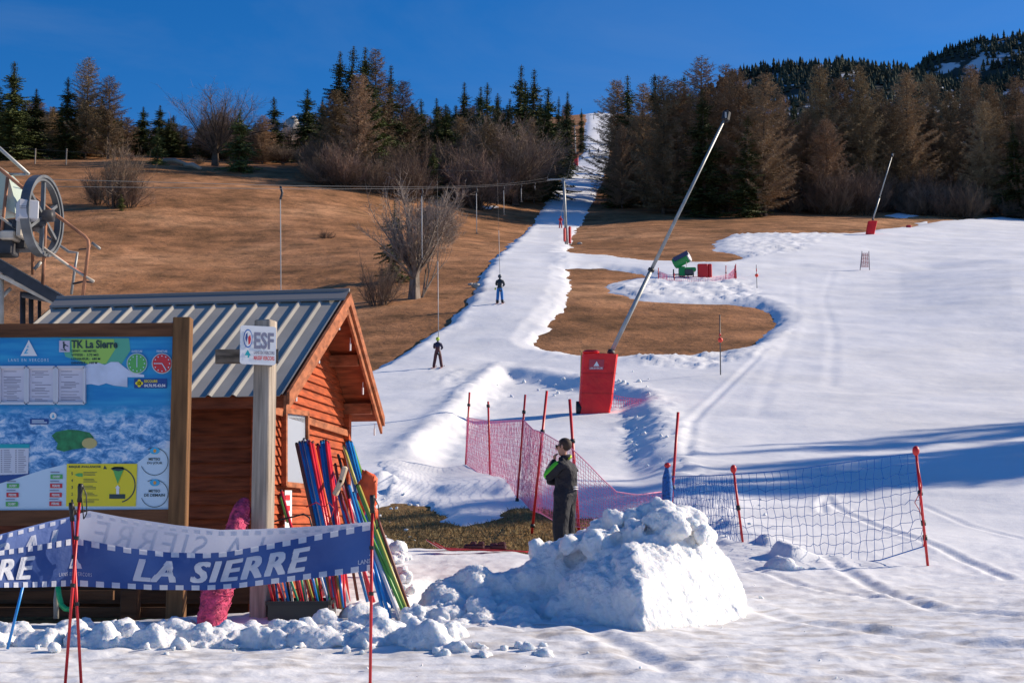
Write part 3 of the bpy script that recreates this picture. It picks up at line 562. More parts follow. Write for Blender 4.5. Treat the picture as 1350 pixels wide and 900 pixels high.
for i in range(110):
    u = rt.choice([rt.uniform(-60, 440), rt.uniform(-60, 440), rt.uniform(-60, 440), rt.uniform(535, 680)]); D = rt.uniform(224, 285)
    if 368 < u < 400: continue
    k = rt.choices(['spruce', 'larch', 'bare'], [.6, .22, .18])[0]; tree_px(k, u, D, sky_v(u)+rt.uniform(-8, 26), deep(k, u, D), 'trees deep in the wood', wide=rt.uniform(1.3, 1.7))
# low trees and thicket
for i in range(165):
    z = rt.random()
    if z < .50: u = rt.uniform(410, 665); D = rt.uniform(196, 232)+ (0 if u < 560 else 15); vt = rt.uniform(168, 215) + (0 if u < 600 else 8)
    elif z < .62: u = rt.uniform(-20, 400); D = rt.uniform(214, 226); vt = rt.uniform(180, 200)
    elif z < .9: u = rt.uniform(1040, 1300); D = rt.uniform(222, 242); vt = rt.uniform(205, 255)
    else: u = rt.uniform(830, 1400); D = rt.uniform(225, 240); vt = rt.uniform(225, 255)
    if 320 < u < 400 and z > .5: continue
    if u > 560 and u < 680 and vt > 200: D = rt.uniform(232, 245)
    tree_px('bush', u, D, vt, 'tangled bare bush in the thicket', 'bushes of the thicket')
tree_px('bush', 150, 160, 168, 'large bare bush alone on the left meadow', wide=.8, var=2); tree_px('bush', 130, 162, 212, 'low bare bush left of the large lone bush', wide=.9); tree_px('bush', 170, 160, 215, 'low bare bush right of the large lone bush', wide=.9)
tree_px('pine', 160, 157, 254, 'small green spruce at the foot of the lone bush', wide=1.1)
tree_px('pine', 569, 214, 188, 'tiny green spruce in the middle of the thicket', wide=.9)
tree_px('pine', 800+8, 236, 205, 'young spruce at the shaded wood edge right of the piste'); tree_px('bush', 430, 140, 330, 'low dry bush behind the hut roof', wide=1.3)
# the lone bare tree on the meadow, several trunks, with a spruce behind it
LT = [bush(41, .62, 7, 26, 1.3, .10, .85, TWIG_G, BARKG, 1.0, 4), bare(42, H=7, spread=.55, stems=3, levels=5, r0=.08, mbark=BARKG, tw=.014, ntw=8, mtw=TWIG_G, lift=.35)]
def own_tree(q, u, v, vtop, label, wide=1.0, rot=0, name='bare_tree', ct='tree'):
    h = HIT(u, v); t = thing(name, (h.x, h.y, h.z-.1), label, ct); s = (P(u, vtop, h.y).z-h.z)/q[2]; t.scale = (s*wide, s*wide, s); t.rotation_euler = (0, 0, rot)
    for k, nm2 in ((0, 'trunk'), (1, 'crown')): link(bpy.data.objects.new(nm2, q[k]), t)
own_tree(LT[0], 546, 394, 212, 'gnarled bare grey tree alone on the meadow beside the piste', wide=1.05, rot=.6)
own_tree(LT[1], 556, 392, 256, 'slender many-stemmed bare tree beside the gnarled grey tree', wide=.9, rot=2)
own_tree(KIND['pine'][0], 520, 372, 262, 'dark spruce behind the gnarled bare tree', wide=.75, name='young_spruce', ct='young spruce')
tree_px('bush', 500, 90, 322, 'low bare bush left of the gnarled tree', wide=.9, var=2)
# big trees to the right, outside the view, whose shadows cross the snow
for x, y, H in ((27, 33, 15), (31, 36, 17), (36, 35.5, 18), (42, 38, 19), (47, 40, 20), (54, 41, 21), (34, 39, 16), (60, 44, 22), (24, 29, 7), (66, 47, 23), (41, 45, 17), (48, 48, 18), (57, 52, 20), (30.5, 18.6, 13.4), (37, 26.5, 14.5), (36, 42, 15.5), (43, 42, 18), (50, 44.5, 19), (33, 37.5, 14)):
    tree('spruce', x, y, H, 'tall spruce beside the snow field, right of the view', 'spruces right of the view', wide=1.1)
# ------------------------------------------------------------ mountain behind the right wood
def mountain(name, pts, D0, depth, seed, nt_, patches, label):
    us = np.linspace(pts[0][0], pts[-1][0], 90); vs = np.interp(us, [p[0] for p in pts], [p[1] for p in pts]); NR = 26; V = np.zeros((NR*2, 90, 3)); rng = np.random.default_rng(seed)
    for j in range(90):
        top = P(us[j], vs[j]+9, D0)
        for i in range(NR*2):
            t = i/(NR-1); y = D0-depth*(1-t) if t <= 1 else D0+depth*(t-1)
            z0 = 60.0; f = max(t if t <= 1 else 2-t, 0); z = z0+(top.z-z0)*(f**.8)
            V[i, j] = (top.x*(y/D0)**.4, y, z)
    Xn, Yn = V[..., 0], V[..., 1]; V[..., 2] += 14*fbm(Xn/90, Yn/90, seed, 4)*(np.abs(V[..., 1]-D0) > 25)
    o = npobj(name, V.reshape(-1, 3), grid_faces(NR*2, 90), MTN, smooth=True); tag(o, kind='structure')
    # its wood: thousands of small conifers, one mass
    n = nt_; fi = rng.random(n)*(NR-1)*1.12; fj = rng.random(n)*88; i0 = fi.astype(int); j0 = fj.astype(int); a = (fi-i0)[:, None]; b = (fj-j0)[:, None]
    Pt = (V[i0, j0]*(1-a)+V[i0+1, j0]*a)*(1-b)+(V[i0, j0+1]*(1-a)+V[i0+1, j0+1]*a)*b
    gap = fbm(Pt[:, 0]/70, Pt[:, 2]/22, 77+seed, 3); pu, pv = proj(Pt[:, 0], Pt[:, 1], Pt[:, 2])
    keep = gap < .27; Pt = Pt[keep]; n = len(Pt); h = rng.uniform(5, 10.5, n); r = h*rng.uniform(.2, .3, n)
    VV, FF = [], []; K = 5
    for tier in range(3):
        z0 = h*(.04+.28*tier); z1 = h*(.55+.225*tier); rr = r*(1-.28*tier); an = rng.random(n)*6.28; base = []
        for k in range(K):
            t = an+2*math.pi*k/K; j = rng.uniform(.75, 1.25, n); base.append(np.stack([Pt[:, 0]+rr*j*np.cos(t), Pt[:, 1]+rr*j*np.sin(t), Pt[:, 2]+z0*rng.uniform(.8, 1.2, n)], 1))
        apex = np.stack([Pt[:, 0], Pt[:, 1], Pt[:, 2]+z1], 1); blk = np.stack(base+[apex], 1); o0 = sum(len(q) for q in VV); VV.append(blk.reshape(-1, 3)); idx = o0+np.arange(n)*(K+1)
        for k in range(K): FF.append(np.stack([idx+k, idx+(k+1) % K, idx+K], 1))
    o = npobj('mountain_wood', np.concatenate(VV), np.concatenate(FF), MTREE); tag(o, label, 'wood', kind='stuff')
MTREE = mat('hazed_conifers', (.055, .062, .045), .9, noise=(.02, .5, 4), spec=.05)  # tone lightened: distance haze painted into the conifer colour
MTN = bpy.data.materials.new('mountain_ground'); MTN.use_nodes = True; _t = MTN.node_tree; _b = _t.nodes['Principled BSDF']; _b.inputs['Roughness'].default_value = .9
_tc = _t.nodes.new('ShaderNodeTexCoord'); _n = _t.nodes.new('ShaderNodeTexNoise'); _n.inputs['Scale'].default_value = .03; _n.inputs['Detail'].default_value = 7; _t.links.new(_tc.outputs['Object'], _n.inputs['Vector'])
_r = _t.nodes.new('ShaderNodeValToRGB'); _r.color_ramp.elements[0].position = .50; _r.color_ramp.elements[0].color = (.03, .033, .025, 1); _r.color_ramp.elements[1].position = .54; _r.color_ramp.elements[1].color = (.62, .64, .68, 1)
_t.links.new(_n.outputs[0], _r.inputs[0]); _t.links.new(_r.outputs[0], _b.inputs['Base Color'])
mountain('mountain', [(860, 190), (900, 130), (940, 108), (965, 92), (1000, 84), (1035, 78), (1065, 80), (1105, 73), (1150, 80), (1200, 86), (1240, 100), (1500, 160)], 1150, 420, 3, 11000, [], 'conifer wood covering the lower mountain shoulder')
mountain('mountain', [(1080, 140), (1160, 100), (1200, 88), (1225, 68), (1250, 58), (1290, 46), (1330, 40), (1380, 36), (1500, 20)], 1500, 520, 5, 12000, [], 'conifer wood on the higher mountain side with old snow')
# ------------------------------------------------------------ flat drawing helpers
def txt(body, size=1.0, bold=0.0, shear=0.0, spacing=1.0):
    cu = bpy.data.curves.new('t', 'FONT'); cu.body = body; cu.size = size; cu.offset = bold; cu.shear = shear; cu.space_character = spacing; cu.resolution_u = 3
    o = bpy.data.objects.new('t', cu); COL.objects.link(o); dg = bpy.context.evaluated_depsgraph_get(); me = bpy.data.meshes.new_from_object(o.evaluated_get(dg))
    V = [(v.co.x, v.co.y) for v in me.vertices]; Fq = [tuple(p.vertices) for p in me.polygons]; bpy.data.objects.remove(o); bpy.data.curves.remove(cu); bpy.data.meshes.remove(me)
    return V, Fq
def put_text(mb, body, box, f, bold=0.02, shear=0, mirror=False, spacing=1.0, cuts=0):
    """fit the words into box (x0, y0, x1, y1) of a surface; f(x, y) -> world point"""
    V, Fq = txt(body, 1.0, bold, shear, spacing)
    if not V: return
    xs = [p[0] for p in V]; ys = [p[1] for p in V]; x0, x1, y0, y1 = min(xs), max(xs), min(ys), max(ys)
    W = []
    for x, y in V:
        a = (x-x0)/(x1-x0); b = (y-y0)/(y1-y0); a = 1-a if mirror else a
        W.append(f(box[0]+(box[2]-box[0])*a, box[1]+(box[3]-box[1])*(1-b)))
    mb.add(W, Fq)
def flat(mb, pts, f): mb.add([f(x, y) for x, y in pts], [tuple(range(len(pts)))])
def rect(mb, x0, y0, x1, y1, f): flat(mb, [(x0, y0), (x0, y1), (x1, y1), (x1, y0)], f)
def disc(mb, cx, cy, rx, ry, f, n=28): flat(mb, [(cx+rx*math.cos(-2*math.pi*k/n), cy+ry*math.sin(-2*math.pi*k/n)) for k in range(n)], f)
def arc(mb, cx, cy, r, a0, a1, w, f, n=40):
    for k in range(n):
        t0 = a0+(a1-a0)*k/n; t1 = a0+(a1-a0)*(k+1)/n
        flat(mb, [(cx+(r+s)*math.cos(t), cy-(r+s)*math.sin(t)) for t, s in ((t0, -w/2), (t0, w/2), (t1, w/2), (t1, -w/2))], f)
def paint(name, col, rough=.5, **k): return mat(name, col, rough, **k)
WHITE = paint('white_paint', (.78, .78, .78)); BLACK = paint('black', (.015, .015, .017)); DGREY = paint('dark_grey', (.06, .06, .065)); REDP = paint('red_paint', (.62, .02, .02), .4)
def wood(name, col, sc=(1, 1, 12), k=1.0): return mat(name, col, .75, noise=(3.0, .45*k, 8, sc), bump=(9, .35, .01, sc), spec=.25)
W_POST = wood('brown_timber', (.17, .085, .035), (7, 7, .6)); W_BEAM = wood('dark_brown_timber', (.13, .055, .025), (.6, 7, 7)); W_GREY = wood('weathered_timber', (.36, .30, .24), (9, 9, .5)); W_OLD = wood('old_rough_timber', (.15, .12, .09), (1.2, 8, 8), 1.4)
# ------------------------------------------------------------ the hut
PH = R(7); rv = Vector((math.cos(PH), -math.sin(PH), 0)); cv = Vector((math.sin(PH), math.cos(PH), 0))
E0 = P(379, 519, 12.5)
def solve_c(u):   # distance along c from E0 where photo column u is met
    lo, hi = 0.0, 8.0
    fu = lambda t: float(proj(*(E0+cv*t))[0])-u
    for _ in range(50):
        m = (lo+hi)/2
        if fu(m) > 0: hi = m
        else: lo = m
    return lo
WR = solve_c(458); WF = solve_c(503.5)
def zat(t, v):
    p = E0+cv*t; lo, hi = -2.0, 8.0
    for _ in range(50):
        m = (lo+hi)/2
        if float(proj(p.x, p.y, m)[1]) > v: lo = m
        else: hi = m
    return lo
ZE = E0.z; ZR = zat(WR, 390); ZF = zat(WF, 550)
def Hh(r, c, z): p = E0+rv*r+cv*c; return Vector((p.x, p.y, z))
RL_ = 3.45     # roof length
for _L in np.linspace(2.5, 5, 120):
    if float(proj(*Hh(-_L, WR, ZR))[0]) < 77: RL_ = float(_L); break
W_RED = wood('stained_boards', (.37, .072, .02), (1.2, 1.2, 9)); W_SHADED = wood('shaded_stained_boards', (.25, .06, .022), (1.2, 1.2, 9)); W_BARGE = wood('barge_boards', (.34, .115, .05), (2, 2, 5))  # darker board copy for side walls and soffit: shade put into the colour
STEEL = mat('grey_roof_sheet', (.36, .34, .30), .6, spec=.25, metal=.0, noise=(2.0, .12, 6, (1, 1, 1))); STEELD = mat('ridge_sheet', (.22, .21, .20), .6, metal=.0)
hc = Hh(-RL_/2, WR, 0); HZ = G(hc.x, 13.0)
hut = thing('wooden_hut', (hc.x, hc.y, HZ), 'small red-brown wooden hut with a ribbed grey metal roof behind the piste map', 'hut')
RI = -.36; CI = .34; CO = WF-.30; LI = -RL_+.25
zbase = HZ-.3
def roofz(c): return ZE+(ZR-ZE)*c/WR if c <= WR else ZR+(ZF-ZR)*(c-WR)/(WF-WR)
# walls as overlapping boards
mb = MB()
mb.prism([Hh(LI, CI+.03, zbase), Hh(RI-.03, CI+.03, zbase), Hh(RI-.03, CI+.03, roofz(CI)-.06), Hh(LI, CI+.03, roofz(CI)-.06)], cv*.05)
z = HZ+.25
while z < roofz(CI)-.05:
    h = .128; zt = min(z+h, roofz(CI)-.05)
    mb.add([Hh(LI, CI+.03, z), Hh(LI, CI-.012, z), Hh(LI, CI+.022, zt), Hh(LI, CI+.03, zt), Hh(RI-.02, CI+.03, z), Hh(RI-.02, CI-.012, z), Hh(RI-.02, CI+.022, zt), Hh(RI-.02, CI+.03, zt)],
           [(0, 1, 2, 3), (7, 6, 5, 4), (1, 0, 4, 5), (2, 1, 5, 6), (3, 2, 6, 7)]); z += h
obj('wall', mb, W_SHADED, hut)
mb = MB()
outl = [Hh(RI-.03, CI, zbase), Hh(RI-.03, CO, zbase), Hh(RI-.03, CO, roofz(CO)-.05), Hh(RI-.03, WR, ZR-.06), Hh(RI-.03, CI, roofz(CI)-.05)]
mb.prism(outl, -rv*.05); z = HZ+.2
def crange(z):
    c0, c1 = CI, CO
    if z > roofz(CI)-.06: c0 = CI+(z-(roofz(CI)-.06))/((ZR-ZE)/WR)
    if z > roofz(CO)-.06: c1 = CO-(z-(roofz(CO)-.06))/((ZR-ZF)/(WF-WR))
    return c0, c1
while z < ZR-.15:
    h = .092; a0, a1 = crange(z); b0, b1 = crange(z+h)
    mb.add([Hh(RI-.03, a0, z), Hh(RI+.006, a0, z), Hh(RI-.022, b0, z+h), Hh(RI-.03, b0, z+h), Hh(RI-.03, a1, z), Hh(RI+.006, a1, z), Hh(RI-.022, b1, z+h), Hh(RI-.03, b1, z+h)],
           [(0, 1, 2, 3), (7, 6, 5, 4), (1, 0, 4, 5), (2, 1, 5, 6), (3, 2, 6, 7)]); z += h
obj('gable_wall', mb, W_RED, hut, label='sunlit orange-brown gable wall')
for c in (CI, CO):
    mb = MB(); mb.box((Hh(RI+.0, c, 0).x, Hh(RI, c, 0).y, (zbase+roofz(c))/2-.03), (.11, .11, roofz(c)-zbase-.08), Matrix.Rotation(-PH, 3, 'Z')); obj('corner_board', mb, W_RED, hut)
mb = MB(); mb.prism([Hh(LI, CO, zbase), Hh(RI-.1, CO, zbase), Hh(RI-.1, CO, roofz(CO)-.05), Hh(LI, CO, roofz(CO)-.05)], -cv*.05); obj('wall', mb, W_SHADED, hut)
mb = MB(); mb.prism([Hh(LI, CI, zbase), Hh(LI, CO, zbase), Hh(LI, CO, roofz(CO)-.05), Hh(LI, WR, ZR-.06), Hh(LI, CI, roofz(CI)-.05)], -rv*.05); obj('gable_wall', mb, W_SHADED, hut)
# far end panel that closes the porch of the gable on the right
mb = MB(); mb.prism([Hh(RI, CO-.42, zbase), Hh(RI, CO+.02, zbase), Hh(RI, CO+.02, roofz(CO)-.06), Hh(RI, CO-.42, roofz(CO)-.06)], rv*.03)
# roof boards (soffit), metal sheets with ribs
def slope_pt(c, r, up): 
    s = Vector((0, 0, 1)); return Hh(r, c, roofz(c)+up)
for (c0, c1, nm) in ((0, WR, 'near'), (WF, WR, 'far')):
    mb = MB(); vs = [slope_pt(c0, -RL_, -.045), slope_pt(c1, -RL_, -.045), slope_pt(c1, -.03, -.045), slope_pt(c0, -.03, -.045)]
    mb.prism(vs if nm == 'near' else vs[::-1], Vector((0, 0, .035))); obj('roof_boards', mb, W_SHADED, hut)
    roof = None; mb = MB(); sp = .228; nr = int(RL_/sp)+1; prof = []
    dn = (Hh(0, c1, roofz(c1))-Hh(0, c0, roofz(c0))); nrm = dn.cross(rv).normalized(); 
    if nrm.z < 0: nrm = -nrm
    xs = []
    for k in range(nr+1):
        r0 = -k*sp-.03
        for dr, hh in ((0, .020), (-.016, .020), (-.036, 0), (-sp+.025, 0)): 
            if r0+dr > -RL_: xs.append((r0+dr, hh))
    c0e = c0-(.03 if nm == 'near' else -.03); rows = []
    for cc in (c0e, c1):
        zc = roofz(c0)+(roofz(c1)-roofz(c0))*(cc-c0)/(c1-c0)
        rows.append([Hh(r, cc, zc)+nrm*(hh+.0) for r, hh in xs])
    n = len(xs); mb.add(rows[0]+rows[1]+[p-nrm*.006 for p in rows[0]], [(i, i+1, n+i+1, n+i) for i in range(n-1)]+[(i+1, i, 2*n+i, 2*n+i+1) for i in range(n-1)])
    roof = obj('roof', mb, STEEL, hut, label=None)
    # barge boards, two layers
    for r0, dep, dz in ((.0, .17, .0), (.028, .08, .03)):
        for rr in ((r0,) if True else ()):
            mb = MB(); a = Hh(rr, c0e, 0); ze = roofz(c0)+(roofz(c1)-roofz(c0))*(c0e-c0)/(c1-c0)
            mb.prism([Hh(rr, c0e, ze-dep), Hh(rr, c1, roofz(c1)-dep*1.15), Hh(rr, c1, roofz(c1)+dz), Hh(rr, c0e, ze+dz)], rv*(-.026)); obj('barge_board', mb, W_BARGE, hut)
    mb = MB(); mb.prism([Hh(-RL_, c0e, ze-.17), Hh(-RL_, c1, roofz(c1)-.19), Hh(-RL_, c1, roofz(c1)), Hh(-RL_, c0e, ze)], rv*(-.026)); obj('barge_board', mb, W_BARGE, hut)
mb = MB()
sn = (ZR-ZE)/WR; sf = (ZR-ZF)/(WF-WR)
mb.add([Hh(.01, WR-.17, ZR-.17*sn+.045), Hh(.01, WR, ZR+.06), Hh(.01, WR+.15, ZR-.15*sf+.05), Hh(-RL_-.01, WR-.17, ZR-.17*sn+.045), Hh(-RL_-.01, WR, ZR+.06), Hh(-RL_-.01, WR+.15, ZR-.15*sf+.05),
        Hh(.01, WR-.175, ZR-.17*sn+.02), Hh(-RL_-.01, WR-.175, ZR-.17*sn+.02)], [(0, 1, 4, 3), (1, 2, 5, 4), (6, 0, 3, 7)]); obj('ridge_cap', mb, STEELD, hut)
mb = MB(); mb.tube([Hh(-RL_-.01, WR, ZR+.062), Hh(.01, WR, ZR+.062)], .02, 8); obj('ridge_roll', mb, STEELD, hut)
# purlins, wall plate, eave board
for c, zz in ((CI+.02, roofz(CI)-.11), (CO-.02, roofz(CO)-.13), (WR, ZR-.17), ((CI+WR)/2, roofz((CI+WR)/2)-.13), ((CO+WR)/2, roofz((CO+WR)/2)-.13)):
    mb = MB(); mb.beam(Hh(RI-.1, c, zz), Hh(-.05, c, zz), .09, .12); obj('purlin', mb, W_BARGE, hut)
mb = MB(); mb.beam(Hh(-RL_+.03, .03, ZE-.075), Hh(-.03, .03, ZE-.075), .03, .09); obj('eave_board', mb, W_SHADED, hut)
mb = MB(); mb.beam(Hh(RI+.03, CI-.05, roofz(CI)-.27), Hh(RI+.03, CO+.0, roofz(CI)-.31), .03, .07); obj('trim_board', mb, W_BARGE, hut)
for c in np.linspace(.5, WR-.15, 3).tolist()+np.linspace(WR+.35, WF-.12, 3).tolist():
    mb = MB(); p = Hh(-.06, c, roofz(c)-.30); mb.tube([p, p+Vector((0, 0, .08))], .011, 6); mb.tube([p+Vector((0, 0, .08)), p+Vector((0, 0, .14))], .004, 5); obj('hook', mb, WHITE, hut)
def on_gable(u, v, off=.03):
    n = rv; d = P(u, v, 1.0)-Vector((0, 0, CAMZ)); o = Vector((0, 0, CAMZ)); q = Hh(RI+off, 0, 0); t = (q-o).dot(n)/d.dot(n); return o+d*t
GLASSG = mat('milky_pane', (.36, .40, .46), .35)
mb = MB(); q = [on_gable(*p) for p in ((376, 543), (376, 637), (402, 640), (402, 548))]; mb.prism(q, rv*.015); win = obj('window', mb, GLASSG, hut)
for a, b in (((375, 541), (405, 545)), ((375, 638), (405, 641)), ((404, 545), (404, 642)), ((375, 541), (375, 640))):
    mb = MB(); mb.beam(on_gable(*a, .05), on_gable(*b, .05), .05, .05, up=tuple(rv)); obj('window_frame', mb, W_BARGE, win)
mb = MB(); q = [on_gable(*p, .05) for p in ((375, 646), (375, 700), (384, 700), (384, 646))]; mb.prism(q, rv*.006); st = obj('notice_strip', mb, WHITE, hut)
mb = MB()
for v0 in (652, 666, 680): rect(mb, 376.5, v0, 382.5, v0+7, lambda x, y: on_gable(x, y, .062))
obj('lettering', mb, REDP, st)
# plinth and dark underside of the hut
mb = MB(); mb.beam(Hh(LI, CI-.03, HZ+.2), Hh(RI, CI-.03, HZ+.2), .10, .14); mb.beam(Hh(LI, CI+.1, HZ+.02), Hh(RI, CI+.1, HZ+.02), .2, .24); obj('plinth', mb, W_BEAM, hut)

# ------------------------------------------------------------ the piste map board
BD = 11.5
def Bf(off): return lambda x, y: P(x, y, BD-off)
gp = G(P(235, 800, BD).x, BD)
board = thing('information_board', (P(100, 700, BD).x, BD, gp), 'big framed blue piste map board with pinned notices and clocks', 'information board')
px = BD/F
def post(x0, x1, vt, dpt=.12, m=W_POST, nm='post', par=None, D=BD, zb=None):
    p = P((x0+x1)/2, vt, D+dpt/2); w_ = (x1-x0)*D/F; zb = gp-.3 if zb is None else zb; mb = MB(); mb.box((p.x, p.y, (p.z+zb)/2), (w_, dpt, p.z-zb), bev=.006); return obj(nm, mb, m, par or board)
post(230, 253, 419, D=BD-.04); post(-72, -46, 419, D=BD-.04)
for v0, v1, nm in ((427, 445, 'top_rail'), (672, 692, 'bottom_rail')):
    a = P(-60, (v0+v1)/2, BD+.02); b = P(231, (v0+v1)/2, BD+.02); mb = MB(); mb.beam((a.x, a.y, (a.z+b.z)/2), (b.x, b.y, (a.z+b.z)/2), .09, (v1-v0)*px, up=(0, 0, 1)); obj(nm, mb, W_BEAM, board)
def map_mat():
    m = bpy.data.materials.new('piste_map_print'); m.use_nodes = True; t = m.node_tree; b = t.nodes['Principled BSDF']; L = t.links.new; b.inputs['Roughness'].default_value = .35
    tc = t.nodes.new('ShaderNodeTexCoord'); sx = t.nodes.new('ShaderNodeSeparateXYZ'); L(tc.outputs['Object'], sx.inputs[0])
    mp = t.nodes.new('ShaderNodeMapping'); mp.inputs['Rotation'].default_value = (0, .45, 0); mp.inputs['Scale'].default_value = (1.7, 1, 3.0); L(tc.outputs['Object'], mp.inputs[0])
    n = t.nodes.new('ShaderNodeTexNoise'); n.inputs['Scale'].default_value = 4.6; n.inputs['Detail'].default_value = 12; n.inputs['Roughness'].default_value = .72; n.inputs['Distortion'].default_value = .45; L(mp.outputs[0], n.inputs['Vector'])
    r = t.nodes.new('ShaderNodeValToRGB'); e = r.color_ramp.elements; e[0].position = .33; e[0].color = (.01, .09, .26, 1); e[1].position = .60; e[1].color = (.66, .74, .86, 1); k = e.new(.44); k.color = (.03, .20, .48, 1); k = e.new(.51); k.color = (.20, .42, .70, 1)
    L(n.outputs[0], r.inputs[0])
    mp2 = t.nodes.new('ShaderNodeMapping'); mp2.inputs['Scale'].default_value = (.5, 1, 4); L(tc.outputs['Object'], mp2.inputs[0]); n2 = t.nodes.new('ShaderNodeTexNoise'); n2.inputs['Scale'].default_value = 3; n2.inputs['Detail'].default_value = 5; L(mp2.outputs[0], n2.inputs['Vector'])
    r2 = t.nodes.new('ShaderNodeValToRGB'); e = r2.color_ramp.elements; e[0].position = .4; e[0].color = (.0, .20, .52, 1); e[1].position = .7; e[1].color = (.03, .36, .62, 1); L(n2.outputs[0], r2.inputs[0])
    zh = P(100, 550, BD).z-gp
    mr = t.nodes.new('ShaderNodeMapRange'); mr.inputs['From Min'].default_value = zh-.03; mr.inputs['From Max'].default_value = zh+.10; L(sx.outputs['Z'], mr.inputs['Value'])
    mx = t.nodes.new('ShaderNodeMix'); mx.data_type = 'RGBA'; L(mr.outputs[0], mx.inputs['Factor']); L(r.outputs[0], mx.inputs['A']); L(r2.outputs[0], mx.inputs['B']); L(mx.outputs['Result'], b.inputs['Base Color']); return m
mb = MB(); mb.prism([P(-46, 443, BD), P(-46, 674, BD), P(229, 674, BD), P(232, 443, BD)], (0, .03, 0)); panel = obj('map_panel', mb, map_mat(), board)
def part(nm, m, fn, par, off, **k):
    mb = MB(); fn(mb, Bf(off)); return obj(nm, mb, m, par, **k)
c_green = paint('print_green', (.10, .42, .10)); c_yel = paint('print_yellow', (.80, .66, .02)); c_red = paint('print_red', (.62, .03, .04)); c_dk = paint('print_dark', (.02, .05, .06)); c_cl = paint('print_cloud', (.60, .67, .82), noise=(5, .18)); c_lb = paint('print_pale_blue', (.55, .70, .82)); c_nav = paint('print_navy', (.01, .06, .26)); c_lgr = paint('print_lime', (.33, .58, .10)); c_or = paint('print_orange', (.7, .32, .06)); c_cy = paint('print_sky_blue', (.05, .42, .70)); c_gd = paint('print_forest_green', (.02, .20, .07), noise=(20, .4)); c_tq = paint('print_turquoise', (.0, .36, .42))
def fgreen(mb, f):
    flat(mb, [(80, 446), (170, 446), (172, 462), (160, 480), (120, 481), (86, 470)], f)
part('green_field', paint('print_green_blue', (.10, .42, .28)), fgreen, panel, .003)
def flime(mb, f): flat(mb, [(94, 447), (150, 447), (152, 460), (140, 479), (118, 481), (96, 470)], f)
part('green_field', c_lgr, flime, panel, .005)
def fcloud(mb, f):
    pts = [(112, 507), (112, 482), (120, 478), (130, 478), (138, 481), (146, 477), (156, 477), (163, 483), (170, 488), (180, 492), (190, 494), (190, 497), (168, 497), (168, 510), (150, 508), (140, 505), (130, 508), (120, 506)]; flat(mb, pts, f)
part('cloud', c_cl, fcloud, panel, .007)
def fsnow(mb, f): flat(mb, [(-46, 674), (-46, 652), (0, 637), (60, 618), (85, 612), (178, 612), (196, 598), (205, 591), (228, 590), (227, 674)], f)
part('valley_band', c_lb, fsnow, panel, .003)
def fgd(mb, f): flat(mb, [(68, 574), (74, 569), (90, 566), (104, 567), (118, 570), (124, 577), (116, 584), (112, 590), (96, 592), (84, 595), (74, 592), (76, 584)], f)
part('piste_area', c_gd, fgd, panel, .006)
part('village_area', paint('print_tan', (.5, .42, .16)), lambda mb, f: disc(mb, 118, 584, 10, 7, f), panel, .008)
def fttl(mb, f):
    put_text(mb, 'TK La Sierre', (94, 448, 155, 459), f, .03)
    for i, t in enumerate(('DEPART :  1460 METRES', 'VITESSE :  3.75 M/S', 'LONGUEUR :  680 M', 'DENIVELE :  168 M')): put_text(mb, t, (94, 461+5.2*i, 94+(33, 36, 38, 34)[i], 464+5.2*i), f, .02)
part('lettering', c_dk, fttl, panel, .010)
def fic(mb, f): rect(mb, 78, 449, 92, 464, f)
ic = part('lift_symbol', paint('print_lilac', (.55, .5, .62)), fic, panel, .010)
def fic2(mb, f): disc(mb, 84, 451.5, 1.4, 1.4, f); flat(mb, [(83, 453), (86, 453), (85, 459), (88, 462), (86, 462.5), (83, 458.5)], f); flat(mb, [(85, 453), (90, 456), (90, 457), (85, 455)], f); flat(mb, [(80, 460), (90, 463), (80, 461)], f)
part('symbol', c_dk, fic2, ic, .012)
def tri_logo(mb, f, cx, y0, y1, w):
    h = y1-y0; flat(mb, [(cx, y0), (cx-w/2, y1), (cx+w/2, y1)], f)
def tri_lines(mb, f, cx, y0, y1, w):
    h = y1-y0; flat(mb, [(cx-.02*w, y0+.26*h), (cx-.12*w, y0+.48*h), (cx+.02*w, y0+.44*h), (cx-.05*w, y0+.4*h)], f); flat(mb, [(cx-.14*w, y0+.56*h), (cx-.3*w, y0+.88*h), (cx-.02*w, y0+.84*h), (cx-.08*w, y0+.8*h), (cx-.2*w, y0+.8*h), (cx-.02*w, y0+.58*h)], f)
part('emblem', WHITE, lambda mb, f: tri_logo(mb, f, 38, 448, 469, 22), panel, .008)
part('emblem_lines', c_cy, lambda mb, f: tri_lines(mb, f, 38, 448, 469, 22), panel, .011)
part('lettering', c_lb, lambda mb, f: put_text(mb, 'LANS EN VERCORS', (11, 472.5, 64, 476.5), f, .01, spacing=1.5), panel, .008)
for cx, col, hands, ttl in ((180.5, c_green, ((0, -9), (0, 5)), 'OUVERTURE'), (213.5, c_red, ((-9, 0), (5, 8)), 'FERMETURE')):
    ck = part('clock', paint('clock_rim', (.5, .6, .62)), lambda mb, f: disc(mb, cx, 479, 13.6, 13.6, f), panel, .016)
    part('clock_face', col, lambda mb, f: disc(mb, cx, 479, 12.4, 12.4, f), ck, .020)
    def fh(mb, f):
        for k in range(12): a = k*math.pi/6; disc(mb, cx+10*math.cos(a), 479+10*math.sin(a), .9, .9, f, 8)
        for hx, hy in hands: 
            l = math.hypot(hx, hy); nx, ny = -hy/l*.55, hx/l*.55; flat(mb, [(cx+nx, 479+ny), (cx-nx, 479-ny), (cx+hx-nx, 479+hy-ny), (cx+hx+nx, 479+hy+ny)][::-1], f)
    part('clock_hands', c_lb, fh, ck, .024); part('lettering', c_lb, lambda mb, f: put_text(mb, ttl, (cx-7, 461.5, cx+7, 464.5), f, .02), panel, .010)
